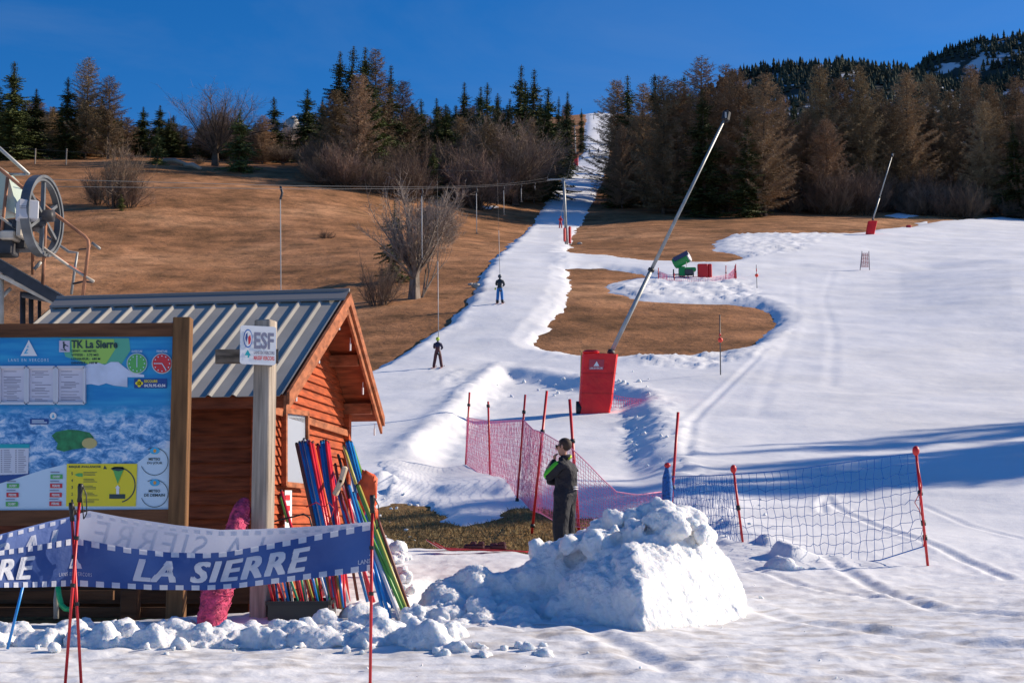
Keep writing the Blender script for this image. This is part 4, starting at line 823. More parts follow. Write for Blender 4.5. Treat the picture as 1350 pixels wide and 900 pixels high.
sc = part('rescue_sign', c_nav, lambda mb, f: rect(mb, 177, 499, 220, 511.5, f), panel, .010)
def fcr(mb, f):
    for a in (0, math.pi/2): 
        for s in (-1, 1): disc(mb, 183.5+3*math.cos(a)*s, 505+3*math.sin(a)*s, 2.2, 2.2, f, 12)
    disc(mb, 183.5, 505, 2.4, 2.4, f); put_text(mb, 'SECOURS', (190, 500.5, 207.5, 504), f, .03)
part('rescue_cross', c_yel, fcr, sc, .013); part('lettering', WHITE, lambda mb, f: put_text(mb, '04.76.95.43.04', (190, 506, 218, 510), f, .03), sc, .013)
# paper holders
ALU = mat('aluminium_frame', (.62, .60, .64), .35, metal=.3); PAPER = paint('notice_paper', (.60, .60, .70), .6); c_tx = paint('print_grey', (.22, .22, .30))
for k, (x0, x1) in enumerate(((0, 34), (37, 72.5), (75.5, 111.5))):
    v0, v1 = 484, 531.5; mb = MB(); a, b, c, d = P(x0, v0, BD-.02), P(x1, v0, BD-.02), P(x1, v1, BD-.02), P(x0, v1, BD-.02)
    for p, q in ((a, b), (b, c), (c, d), (d, a)): mb.beam(p, q, .02, .03, up=(0, 1, 0))
    fr = obj('notice_frame', mb, ALU, board); pp = part('notice', PAPER, lambda mb, f: rect(mb, x0+1.5, v0+1.5, x1-1.5, v1-1.5, f), fr, .008)
    def ftx(mb, f):
        y = v0+5
        while y < v1-4:
            if rt.random() < .85: rect(mb, x0+5+rt.choice([0, 0, 4]), y, x1-5-rt.uniform(0, 12), y+.8, f)
            y += rt.choice([2, 2.2, 3])
    part('lettering', c_tx, ftx, pp, .010)
sg = part('place_name', c_nav, lambda mb, f: rect(mb, 39.5, 552, 64, 559, f), panel, .008); part('lettering', c_lb, lambda mb, f: (rect(mb, 42, 553.5, 58, 554.8, f), rect(mb, 42, 556, 62, 557.2, f)), sg, .010)
part('place_symbol', WHITE, lambda mb, f: disc(mb, 70, 548, 4.4, 4.6, f), panel, .008); part('symbol', c_cy, lambda mb, f: tri_logo(mb, f, 70, 545, 550.5, 4), panel, .010)
lg = part('legend', paint('print_paper', (.62, .64, .72)), lambda mb, f: flat(mb, [(-46, 590), (-46, 628), (37, 624), (38, 590)], f), panel, .008); part('legend_head', c_tq, lambda mb, f: rect(mb, -46, 585, 39, 590.5, f), lg, .010)
def flg(mb, f):
    for i in range(11):
        for x in (1, 20): rect(mb, x, 593+i*2.8, x+2, 594.2+i*2.8, f); rect(mb, x+4, 593+i*2.8, x+4+rt.uniform(7, 11), 593.9+i*2.8, f)
part('lettering', c_tx, flg, lg, .010)
part('legend_foot', c_nav, lambda mb, f: flat(mb, [(-46, 628), (-46, 652), (0, 637), (38, 625), (38, 622), (30, 625)], f), panel, .006)
def tags_(lst, col, nm):
    for x, y in lst:
        tg_ = part('status_tag', col, lambda mb, f: rect(mb, x-8, y-3, x+8, y+3, f), panel, .010); part('lettering', WHITE, lambda mb, f: put_text(mb, nm, (x-5, y-1.6, x+5, y+1.6), f, .03), tg_, .013)
        part('lettering', c_tx, lambda mb, f: rect(mb, x-8, y-6.5, x+4, y-5.3, f), panel, .010)
tags_([(17, 640), (15.5, 664), (74.5, 628)], c_green, 'OUVERT'); tags_([(16.5, 652), (74, 640), (73.5, 652), (73, 663.5)], c_red, 'FERME')
yp = part('avalanche_notice', c_yel, lambda mb, f: flat(mb, [(88, 611), (87, 667), (179, 667), (181, 611)], f), panel, .010)
def fyp(mb, f):
    put_text(mb, 'RISQUE AVALANCHE', (91, 613.5, 133, 616.8), f, .03)
    for i in range(5):
        put_text(mb, str(5-i), (94, 622+9*i, 96, 626+9*i), f, .02)
        for j in range(3): rect(mb, 110, 622+9*i+j*1.8, 110+rt.uniform(12, 21), 622.6+9*i+j*1.8, f)
    arc(mb, 155, 639, 23, R(112), R(-75), 1.5, f); rect(mb, 144, 651, 165, 657, f); flat(mb, [(147, 618), (150, 615), (162, 615), (164, 618), (160, 622), (150, 621)], f); flat(mb, [(138, 613), (136, 618), (141, 618)], f)
part('lettering', c_dk, fyp, yp, .013); part('danger_fan', c_green, lambda mb, f: flat(mb, [(149, 619), (155, 637.5), (163, 619), (156, 621)], f), yp, .015)
part('arrow', WHITE, lambda mb, f: (flat(mb, [(155, 639), (151.5, 643), (158.5, 643)], f), rect(mb, 153.3, 643, 157, 651, f)), yp, .015)
part('flag_symbol', c_green, lambda mb, f: flat(mb, [(98, 625.5), (103, 623.5), (109, 623.5), (109, 628), (103, 628)], f), yp, .013)
for cy_, t2, oc in ((608, 'DU JOUR', c_or), (650, 'DE DEMAIN', c_cy)):
    def fme(mb, f):
        arc(mb, 203.5, cy_, 18, R(200), R(480), .8, f); put_text(mb, 'METEO', (196, cy_-5, 211, cy_-1.3), f, .02); put_text(mb, t2, (194 if oc is c_or else 190, cy_+.5, 214 if oc is c_or else 217, cy_+4.2), f, .02)
    part('lettering', c_dk, fme, panel, .010); part('weather_symbol', c_cy, lambda mb, f: disc(mb, 204, cy_-14, 6.5, 4.5, f), panel, .012); part('weather_symbol', c_or, lambda mb, f: disc(mb, 204, cy_-14, 2, 2.4, f, 12), panel, .014)

# ------------------------------------------------------------ direction post with the school sign
pD = 11.3; p = P(342, 800, pD); gz = G(p.x, p.y)
sp_ = thing('sign_post', (p.x, p.y, gz), 'tall weathered grey timber signpost with a short dark crossbar', 'signpost')
pt = P(345, 423, pD+.1); mb = MB(); mb.box((p.x+.0, pD+.08, (pt.z+gz)/2-.1), (23*pD/F, .15, pt.z-gz+.2), Matrix.Rotation(R(-14), 3, 'Z'), bev=.008); obj('post', mb, W_GREY, sp_)
a = P(284, 470, pD-.06); b = P(367, 469.5, pD+.02); mb = MB(); mb.beam(a, b, .07, 18*pD/F, up=(0, 0, 1)); obj('crossbar', mb, W_OLD, sp_)
sg0 = P(340.5, 455, pD-.16); sx_ = Vector((math.cos(R(24)), math.sin(R(24)), 0)); hw = .145; hh_ = .155
esf = thing('school_sign', tuple(sg0), 'white ESF ski school sign fixed to the weathered post', 'sign')
def Sf(off): 
    nn = Vector((sx_.y, -sx_.x, 0))
    return lambda x, y: sg0+sx_*x+Vector((0, 0, -y))+nn*off
def rrect(x0, y0, x1, y1, r): 
    o = []
    for cx, cy, a0 in ((x1-r, y0+r, -90), (x1-r, y1-r, 0), (x0+r, y1-r, 90), (x0+r, y0+r, 180)):
        for k in range(5): a = R(a0+k*22.5); o.append((cx+r*math.cos(a), cy+r*math.sin(a)))
    return o[::-1]
mb = MB(); nn = Vector((sx_.y, -sx_.x, 0)); mb.prism([Sf(0)(x, y) for x, y in rrect(-hw, -hh_, hw, hh_, .022)], -nn*.012); obj('plate', mb, paint('sign_white', (.80, .80, .80), .35), esf)
mb = MB(); put_text(mb, 'ESF', (-.035, -.105, .125, .03), Sf(.004), .03); put_text(mb, 'LANS EN VERCORS', (-.035, .045, .132, .072), Sf(.004), .03); obj('lettering', mb, c_tx, esf)
mb = MB(); put_text(mb, 'MASSIF VERCORS', (-.035, .085, .132, .118), Sf(.004), .03); obj('lettering', mb, paint('sign_red', (.66, .12, .14)), esf)
mb = MB(); disc(mb, -.085, -.05, .036, .075, Sf(.004)); lo = obj('emblem', mb, paint('sign_blue', (.06, .18, .5)), esf)
mb = MB(); disc(mb, -.085, -.05, .030, .064, Sf(.007)); obj('emblem_field', mb, WHITE, lo)
mb = MB(); flat(mb, [(-.108, -.05), (-.105, -.08), (-.092, -.098), (-.088, -.06), (-.098, -.02)][::-1], Sf(.010)); obj('emblem_stroke', mb, c_nav, lo)
mb = MB(); flat(mb, [(-.085, -.06), (-.068, -.08), (-.062, -.045), (-.068, -.01), (-.082, -.0)][::-1], Sf(.010)); obj('emblem_stroke', mb, c_red, lo)
mb = MB(); tri_logo(mb, Sf(.004), -.085, .04, .085, .05); flat(mb, [(-.08, .085), (-.088, .1), (-.074, .105), (-.07, .085)], Sf(.005)); obj('emblem', mb, c_tq, esf)
# ------------------------------------------------------------ banner on ski poles
def cloth(name, col, tr=.4):
    m = bpy.data.materials.new(name); m.use_nodes = True; t = m.node_tree; b = t.nodes['Principled BSDF']; b.inputs['Base Color'].default_value = (*col, 1); b.inputs['Roughness'].default_value = .7
    tl = t.nodes.new('ShaderNodeBsdfTranslucent'); tl.inputs[0].default_value = (*col, 1); mx = t.nodes.new('ShaderNodeMixShader'); mx.inputs[0].default_value = tr
    tc = t.nodes.new('ShaderNodeTexCoord'); n = t.nodes.new('ShaderNodeTexNoise'); n.inputs['Scale'].default_value = 6; n.inputs['Detail'].default_value = 4; t.links.new(tc.outputs['Object'], n.inputs['Vector']); bp = t.nodes.new('ShaderNodeBump'); bp.inputs['Strength'].default_value = .5; bp.inputs['Distance'].default_value = .05; t.links.new(n.outputs[0], bp.inputs['Height']); t.links.new(bp.outputs[0], b.inputs['Normal'])
    t.links.new(b.outputs[0], mx.inputs[1]); t.links.new(tl.outputs[0], mx.inputs[2]); t.links.new(mx.outputs[0], t.nodes['Material Output'].inputs[0]); return m
FT = [(-90, 747), (-40, 733), (0, 725.5), (50, 718), (90, 710.5), (100, 709), (130, 715), (170, 722), (220, 727.5), (270, 729), (300, 727), (340, 719.5), (400, 708), (450, 698), (492, 689.5)]
FB = [(-90, 774), (-40, 774), (0, 774), (50, 773.5), (97, 772), (140, 774), (200, 777), (270, 777.5), (310, 775), (360, 769), (410, 762.5), (450, 757), (492, 751)]
BT = [(-90, 730), (-40, 715), (0, 704), (60, 688), (95, 680), (110, 675), (118, 673), (160, 681), (230, 691.5), (290, 698), (340, 697), (400, 694), (450, 691), (492, 687)]
def ipl(tab, u): return float(np.interp(u, [q[0] for q in tab], [q[1] for q in tab]))
def Dban(u): return float(np.interp(u, [-90, 97, 492], [7.1, 7.7, 7.9]))
def front(off): return lambda u, t: (lambda v: P(u, v, Dban(u)-off+.03*math.sin(u*.045+1.2*t)*math.sin(t*3.0)))(ipl(FT, u)*(1-t)+ipl(FB, u)*t)
def back(off): return lambda u, t: P(u, ipl(BT, u)+t*58, Dban(u)+.10-off+.03*math.sin(u*.03+2*t))
def sheet(mb, f, u0, u1, nu, nt_=8, thick=0):
    V = [f(u0+(u1-u0)*i/nu, j/nt_) for j in range(nt_+1) for i in range(nu+1)]; mb.add(V, [(j*(nu+1)+i, (j+1)*(nu+1)+i, (j+1)*(nu+1)+i+1, j*(nu+1)+i+1) for j in range(nt_) for i in range(nu)])
BLUE = cloth('banner_blue', (.035, .085, .28), .30); BLUE2 = cloth('banner_reverse', (.58, .61, .72), .55); BWH = cloth('banner_white', (.78, .80, .86), .35); BPALE = cloth('banner_faded_print', (.72, .74, .80), .5); BREV = cloth('banner_reverse_blue', (.16, .24, .52), .45)
q = P(97, 772, 7.7); ban = thing('banner', (q.x, q.y, q.z), 'blue LA SIERRE banner with white chequered edges strung between red poles', 'banner')
mb = MB(); sheet(mb, front(0), -90, 492, 150); fb = obj('front_sheet', mb, BLUE, ban, smooth=True)
mb = MB(); sheet(mb, back(0), 104, 492, 110); bb = obj('back_sheet', mb, BLUE2, ban, smooth=True, label='pale reverse side of the banner with mirrored letters')
mb = MB(); sheet(mb, back(0), -90, 104, 60); b2 = obj('back_sheet', mb, BREV, ban, smooth=True)
mb = MB(); u = -88
while u < 488:
    w_ = 6.3 if u < 95 else 10.5
    for t0, t1 in ((.0, .13), (.87, 1.0)):
        x0 = u+(0 if t0 < .5 else 6); x1 = min(x0+w_, 491)
        for k in range(3):
            a, b = x0+(x1-x0)*k/3, x0+(x1-x0)*(k+1)/3; flat(mb, [(a, t0), (a, t1), (b, t1), (b, t0)], front(.004))
    u += 12.5 if u < 95 else 21
for _k, (_x, _y) in enumerate(((0, 0), (2.2, 0), (4.2, 0), (0, .035), (2.2, .035), (4.2, .035))): put_text(mb, 'LA SIERRE', (175+_x, .23+_y, 405+_x, .77+_y), front(.0040+.0008*_k), .0, .28, spacing=1.16)
[put_text(mb, 'LA SIERRE', (-150+_x, .24+_y, 43+_x, .78+_y), front(.0040+.0008*_k), .0, .28, spacing=1.16) for _k, (_x, _y) in enumerate(((0, 0), (1.8, 0), (3.4, 0), (0, .03), (1.8, .03), (3.4, .03)))]
f_ = front(.005); tri_logo(mb, f_, 99.5, .18, .62, 17); 
obj('lettering', mb, BWH, fb, smooth=True)
mb = MB(); put_text(mb, 'LANS EN VERCORS', (78, .70, 121, .78), front(.006), .0, spacing=1.3); put_text(mb, 'LANS-', (472, .74, 491, .84), front(.006), .03); flat(mb, [(491, .54), (486.5, .68), (491, .68)], front(.006)); obj('lettering', mb, BPALE, fb)
mb = MB()
for dx, a, b, c in ((0, .3, .45, .5), (-2, .45, .58, .6)): flat(mb, [(99+dx, a), (96+dx, b), (100+dx, b-.03)], front(.007))
obj('emblem_lines', mb, BLUE, fb)
mb = MB(); [put_text(mb, 'LA SIERRE', (120+_x, .18, 350+_x, .75), back(.0035+.0008*_k), .0, -.28, mirror=True, spacing=1.16) for _k, _x in enumerate((0,))] 
u = 112
while u < 480: flat(mb, [(u, .04), (u, .14), (u+8, .14), (u+8, .04)], back(.004)); u += 16
obj('lettering', mb, BPALE, bb)
mb = MB(); [put_text(mb, 'LA SIERRE', (-120+_x, .22, 74+_x, .80), back(.0035+.0008*_k), .0, -.28, mirror=True, spacing=1.16) for _k, _x in enumerate((0, 1.8, 3.4))]
u = -88
while u < 98: flat(mb, [(u, .03), (u, .12), (u+7, .12), (u+7, .03)], back(.004)); u += 14
obj('lettering', mb, BWH, b2)
REDPOLE = mat('red_pole', (.60, .018, .02), .35, noise=(8, .2)); BLK = mat('black_rubber', (.012, .012, .013), .5)
def line_to_ground(u0, v0, u1, v1, D0, D1=None):
    """extend the line through two photo points down to the snow"""
    D1 = D1 or D0; a = P(u0, v0, D0); b = P(u1, v1, D1); d = b-a
    for k in range(400):
        p = a+d*(k*.01)
        if p.z < G(p.x, p.y)-.03: return a, p
    return a, b
def ski_pole(u0, v0, u1, v1, D, label):
    a, b = line_to_ground(u0, v0, u1, v1, D); t = thing('ski_pole', tuple(b), label, 'ski pole', 'ski poles holding the banner'); d = (b-a).normalized()
    mb = MB(); mb.tube([a+d*.1, b], .0085, 8); obj('shaft', mb, REDPOLE, t, smooth=True)
    mb = MB(); mb.tube([a-d*.0, a+d*.02, a+d*.06, a+d*.10], [.013, .016, .012, .013], 8); gr = obj('grip', mb, BLK, t, smooth=True)
    mb = MB(); mb.tube([a+d*.01+Vector((.01, 0, 0)), a+Vector((.035, -.01, -.06)), a+Vector((.04, -.01, -.16)), a+Vector((.025, -.01, -.19)), a+d*.03], .0035, 5, caps=False); obj('strap', mb, BLK, gr, smooth=True)
    mb = MB(); q = a+d*(.28); mb.tube([q, q+d*.02], .014, 8); q = P(u1, 772, D) if False else a+d*.53; mb.tube([q, q+d*.02], .014, 8); obj('clip', mb, BLK, t)
ski_pole(94, 662, 107, 900, 7.62, 'red ski pole crossing another, the lower-topped one at the banner fold'); ski_pole(106.5, 637, 86, 900, 7.60, 'red ski pole crossing another, the higher-topped one at the banner fold')
ski_pole(491, 652, 488, 900, 7.86, 'single red ski pole at the right end of the banner')

# ------------------------------------------------------------ slalom poles leaning on the hut
cols = {'b': mat('blue_pole', (.02, .24, .62), .3, noise=(6, .2)), 'r': mat('red_slalom_pole', (.72, .03, .05), .3, noise=(6, .2)), 'g': mat('green_pole', (.14, .38, .06), .4), 'y': mat('yellow_pole', (.55, .50, .10), .4), 'w': mat('white_pole', (.65, .65, .68), .4), 'o': mat('orange_pole', (.75, .12, .02), .4), 'p': mat('purple_pole', (.16, .05, .22), .4), 'n': mat('brown_pole', (.22, .07, .04), .5), 'm': mat('mint_pole', (.05, .42, .20), .4), 'k': BLK}
CN = {'b': 'blue', 'r': 'red', 'g': 'green', 'y': 'yellow', 'w': 'white', 'o': 'orange', 'p': 'purple', 'n': 'brown', 'm': 'mint green', 'k': 'black'}
def slalom(c, u0, v0, u1, v1, D0, D1, r, label, grp, tipc='k', ground=True):
    a = P(u0, v0, D0); b = P(u1, v1, D1)
    if ground:
        d = b-a
        for k in range(300):
            p = a+d*(k*.01)
            if p.z < G(p.x, p.y)-.02: b = p; break
    t = thing('slalom_pole', tuple(b), label, 'slalom pole', grp); d = (b-a).normalized(); L = (b-a).length
    mb = MB(); mb.tube([a, b-d*.06*min(1, L)], r, 8); obj('shaft', mb, cols[c], t, smooth=True)
    mb = MB(); mb.tube([a-d*.012, a+d*.008], [r*.8, r*1.08], 8); obj('end_cap', mb, cols[tipc], t, smooth=True)
ORD = 'first second third fourth fifth sixth seventh eighth ninth tenth eleventh twelfth thirteenth fourteenth fifteenth sixteenth seventeenth eighteenth nineteenth twentieth'.split()
bun = [('n', 391, 585), ('b', 395, 583), ('b', 399, 582), ('b', 402.5, 583), ('w', 401, 579), ('p', 405, 580), ('r', 408, 582), ('r', 411.5, 584), ('o', 412.5, 583), ('b', 404.5, 587), ('r', 406.5, 590), ('w', 409, 594)]
for i, (c, u, v) in enumerate(bun):
    slalom(c, u, v, u+(23 if c != 'r' else 20)+i*.1, 690, 12.55+.02*(i % 3), 12.35+.02*(i % 3), .0145, f'{CN[c]} slalom pole, {ORD[i]} in the left bundle against the hut gable', 'slalom poles of the left bundle')
bun = [('r', 419, 586), ('b', 423.5, 582), ('b', 426.5, 581), ('r', 430, 581), ('r', 432.5, 583), ('r', 416.5, 592), ('b', 421, 590)]
for i, (c, u, v) in enumerate(bun):
    slalom(c, u, v, u+14, 690, 12.65+.02*(i % 3), 12.45+.02*(i % 3), .0145, f'{CN[c]} slalom pole, {ORD[i]} in the middle bundle against the hut gable', 'slalom poles of the middle bundle')
bun = [('b', 437, 618, 456, 688), ('r', 440, 628, 460, 690), ('w', 445, 640, 463, 692), ('n', 442, 612, 455, 690), ('r', 449, 610, 466, 690), ('w', 452, 640, 472, 692), ('k', 446, 600, 462, 660)]
for i, (c, u, v, u1, v1) in enumerate(bun): slalom(c, u, v, u1, v1, 12.75, 12.6, .013, f'short {CN[c]} pole, {ORD[i]} of those between the middle and right bundles', 'short poles between the bundles')
bun = [('y', 453, 588, 470, 640), ('b', 457, 583, 484, 690), ('b', 460, 582, 487.5, 690), ('b', 463, 583, 491, 690), ('b', 455, 592, 479, 690), ('g', 465, 588, 497, 690), ('n', 466.5, 594, 500, 690), ('b', 460, 640, 493, 760), ('b', 466, 650, 498, 760), ('g', 470, 660, 512, 760), ('g', 471, 640, 516, 760), ('w', 468, 660, 506, 760), ('y', 473, 640, 519, 760)]
for i, (c, u, v, u1, v1) in enumerate(bun): slalom(c, u, v, u1, v1, 12.9 if v < 600 else 12.1, 12.35 if v < 600 else 11.4, .0145, f'{CN[c]} slalom pole, {ORD[i]} in the right bundle at the hut corner', 'slalom poles of the right bundle')
# ties, orange markers and the two wooden mallet heads
mb = MB(); mb.tube([P(404, 668, 12.3), P(417, 662, 12.25), P(428, 668, 12.3), P(434, 662, 12.3), P(440, 670, 12.3), P(436, 684, 12.3), P(428, 676, 12.28)], .005, 5); tag(obj('cord', mb, cols['r'], origin=P(420, 668, 12.3), smooth=True), 'thin red cord tied round the left bundle of poles', 'cord')
for k, (u, v, s) in enumerate(((452, 640-14, 1), (446, 642, 1))):
    mb = MB(); mb.box(P(u, v, 12.4), (.05, .06, .16), Matrix.Rotation(R(16+8*k), 3, 'Y'), bev=.012); t = tag(obj('mallet_head', mb, wood('pale_wood_%d' % k, (.62, .50, .34), (5, 5, 1)), origin=P(u, v, 12.4)), ('pale wooden mallet head wedged high beside the blue poles', 'lower pale wooden mallet head between the pole bundles')[k], 'mallet')
mesh_lump = None
def lump(name, c, r, m, label, cat_, seed=0, sc=(1, 1, 1), amp=.35, freq=2.0, parent=None, sub=3):
    import bmesh
    bm = bmesh.new(); bmesh.ops.create_icosphere(bm, subdivisions=sub, radius=1.0)
    for v in bm.verts:
        n = mnoise.noise(v.co*freq+Vector((seed*3.1, seed, 0)))+.5*mnoise.noise(v.co*freq*2.3+Vector((0, seed, 5)))
        v.co *= r*(1+amp*n); v.co.x *= sc[0]; v.co.y *= sc[1]; v.co.z *= sc[2]
    me = bpy.data.meshes.new(name); bm.to_mesh(me); bm.free(); me.materials.append(m); me.polygons.foreach_set('use_smooth', [True]*len(me.polygons))
    o = bpy.data.objects.new(name, me)
    if parent is None: o.location = c; WLOC[o.name] = Vector(c); tag(o, label, cat_)
    else: o.location = Vector(c)-WLOC[parent.name]
    return link(o, parent)
ORC = mat('orange_cloth', (.80, .10, .02), .6, noise=(10, .2)); REDC = mat('red_cloth', (.5, .02, .03), .6)
lump('gate_flag', P(484, 648, 12.2), .10, ORC, 'crumpled orange gate flag hung on the right pole bundle', 'flag', 3, (.75, .4, 1.5), .75, 1.6); lump('gate_flag', P(476, 660, 12.3), .07, REDC, 'crumpled dark red gate flag tucked left of the orange one', 'flag', 5, (.6, .4, 1.7), .7, 1.6); lump('gate_flag', P(491, 676, 12.15), .055, ORC, 'small orange gate flag below the big orange one', 'flag', 9, (.8, .5, 1.3))
# box of short gates
bx = P(396, 812, 11.2); bz = G(bx.x, bx.y); tb = thing('crate', (bx.x, 11.4, bz), 'black plastic tub full of short coloured gate poles', 'tub')
mb = MB(); x0, x1, z0, z1 = P(359, 800, 11.3).x, P(434, 800, 11.3).x, bz-.05, P(396, 793, 11.3).z
ya, yb = 11.15, 11.65
for (p, q, w_, h) in (((x0, ya, (z0+z1)/2), (x1, ya, (z0+z1)/2), .02, z1-z0), ((x0, yb, (z0+z1)/2), (x1, yb, (z0+z1)/2), .02, z1-z0), ((x0, ya, (z0+z1)/2), (x0, yb, (z0+z1)/2), .02, z1-z0), ((x1, ya, (z0+z1)/2), (x1, yb, (z0+z1)/2), .02, z1-z0)): mb.beam(p, q, w_, h)
mb.box(((x0+x1)/2, (ya+yb)/2, z0+.01), (x1-x0, yb-ya, .02)); obj('tub', mb, mat('black_plastic', (.02, .02, .022), .4), tb)
mb = MB()
for (p, q) in (((x0-.02, ya-.015, z1), (x1+.02, ya-.015, z1)), ((x0-.02, yb+.015, z1), (x1+.02, yb+.015, z1)), ((x0-.015, ya, z1), (x0-.015, yb, z1)), ((x1+.015, ya, z1), (x1+.015, yb, z1))): mb.beam(p, q, .03, .03)
obj('rim', mb, BLK, tb)
sh = ['r', 'r', 'b', 'r', 'w', 'b', 'k', 'w', 'm', 'r', 'r', 'm', 'w', 'y', 'r', 'b', 'g', 'r', 'w', 'm']
for i, c in enumerate(sh):
    u = 356+i*3.9; dx = [14, 10, 8, 20, 14][i % 5]; D = 11.25+.35*((i*7) % 5)/5
    slalom(c, u-dx*.6, 742-(i*13 % 17), u+dx*.55, 808, D, D, .010, f'short {CN[c]} gate pole, {ORD[i]} from the left in the black tub', 'gate poles in the black tub', ground=False)
for i, (c, u0, u1) in enumerate((('b', 424, 434), ('r', 430, 440), ('r', 434, 446), ('o', 438, 449), ('y', 440, 452), ('b', 444, 453), ('r', 448, 452), ('w', 443, 450), ('r', 452, 455))):
    slalom(c, u0, 740-(i*11 % 14), u1, 806, 11.5+.03*i, 11.3, .010, f'short {CN[c]} gate pole, {ORD[i]} of those right of the black tub', 'gate poles right of the tub', ground=False)
slalom('r', 372, 646, 382, 702, 12.0, 11.9, .011, 'single red pole leaning left of the white notice strip', None, ground=True) if False else None
slalom('r', 371, 647, 387, 705, 11.9, 11.7, .013, 'single red pole leaning beside the window of the hut', 'single poles by the hut door'); slalom('g', 370, 655, 380, 690, 11.95, 11.8, .011, 'single green pole behind the red one beside the hut window', 'single poles by the hut door')
mb = MB(); mb.tube([P(358, 688, 11.9), P(372, 684, 11.7), P(390, 680, 11.6), P(400, 677, 11.6), P(408, 682, 11.6), P(411, 692, 11.6), P(412, 740, 11.6)], .007, 6); tag(obj('hose', mb, BLK, origin=P(390, 690, 11.6), smooth=True), 'black hose bent in an arch behind the banner', 'hose')
# rolled pink net leaning on the post
NETP = mat('pink_net_roll', (.55, .05, .13), .8, noise=(22, .6, 4), bump=(30, 1.0, .03))
nr = thing('net_roll', tuple(P(276, 838, 10.9)), 'thick pink-red rolled safety net leaning on the signpost', 'safety net')
def wobbly(pts, rs, seed, n=18):
    mb = MB(); mb.tube(pts, rs, n)
    out = []
    for v in mb.v: 
        q = Vector(v); k = mnoise.noise(q*22+Vector((seed, 0, 0)))*.018+mnoise.noise(q*50)*.008; out.append(tuple(q+Vector((k, k*.5, k*.6))))
    mb.v = out; return mb
def dens(pts, rs, n):
    t = np.linspace(0, len(pts)-1, n); P3 = np.array([tuple(p) for p in pts]); return [Vector([float(np.interp(a, range(len(pts)), P3[:, i])) for i in range(3)]) for a in t], [float(np.interp(a, range(len(pts)), rs)) for a in t]
pp_, rr_ = dens([P(272, 846, 10.9), P(276, 828, 10.92), P(287, 780, 11.0), P(298, 740, 11.1), P(311, 700, 11.25), P(318, 672, 11.35), P(323, 658, 11.4)], [.06, .10, .115, .11, .085, .07, .03], 60)
obj('net', wobbly(pp_, rr_, 2, 24), NETP, nr, smooth=True)
mb = MB(); prng = random.Random(4)
for k in range(160):
    i = prng.randrange(4, 58); c = pp_[i]; a = prng.random()*6.28; r = rr_[i]*1.04; pts = []
    for s in range(4): j = min(59, max(0, i+s-1)); aa = a+s*prng.uniform(-.5, .7); pts.append(pp_[j]+Vector((math.cos(aa), math.sin(aa)*.9, .15*math.cos(aa)))*rr_[j]*prng.uniform(1.0, 1.2))
    mb.tube(pts, .004, 4)
obj('loose_strands', mb, mat('pink_cord', (.62, .09, .18), .7), nr)
for k, (u0, v0, u1, v1) in enumerate(((283, 690, 262, 840-12), (276, 775, 268, 830), (272, 700, 268, 800))): pass
# things in the shade under the board
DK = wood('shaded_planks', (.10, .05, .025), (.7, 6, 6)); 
for k, (x0, x1, v0, v1, D, lb) in enumerate(((-60, 222, 800, 812, 12.1, 'long brown plank low behind the piste map posts'), (-60, 150, 786-8, 790, 12.3, 'upper brown plank behind the piste map posts'))):
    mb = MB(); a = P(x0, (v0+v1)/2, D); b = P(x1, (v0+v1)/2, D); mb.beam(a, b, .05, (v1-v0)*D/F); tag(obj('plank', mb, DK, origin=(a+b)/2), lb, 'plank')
bxp = P(20, 838, 11.3); t = thing('wooden_box', (bxp.x, bxp.y, G(bxp.x, bxp.y)), 'low wooden box half buried in snow at the left edge', 'box')
for k in range(2): mb = MB(); mb.box(P(17, 831+k*12, 11.3), (72*11.3/F, .4-.02*k, .062), bev=.005); obj('board', mb, W_POST, t)
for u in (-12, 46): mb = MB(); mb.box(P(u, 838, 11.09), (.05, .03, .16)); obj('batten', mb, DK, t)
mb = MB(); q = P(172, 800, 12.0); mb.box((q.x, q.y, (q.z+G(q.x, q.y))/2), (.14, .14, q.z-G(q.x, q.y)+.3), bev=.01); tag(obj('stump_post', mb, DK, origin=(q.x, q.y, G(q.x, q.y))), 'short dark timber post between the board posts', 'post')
mb = MB(); mb.tube([P(76, 770, 11.3), P(78, 785, 11.3), P(81, 797, 11.28), P(86, 802, 11.25), P(92, 803, 11.3)], .022, 8); tag(obj('hose', mb, mat('green_hose', (.02, .42, .14), .4), origin=P(80, 790, 11.3), smooth=True), 'short bright green hose hanging under the banner', 'hose')
mb = MB(); mb.tube([P(77, 765, 11.35), P(74, 790, 11.35), P(74, 815, 11.35)], .022, 8); tag(obj('hose', mb, mat('grey_hose', (.35, .33, .28), .6), origin=P(75, 800, 11.3), smooth=True), 'pale grey hose hanging beside the green one', 'hose')
slalom('b', 32, 765, 14, 838, 9.6, 9.6, .010, 'thin blue pole leaning under the left part of the banner', None, ground=True)
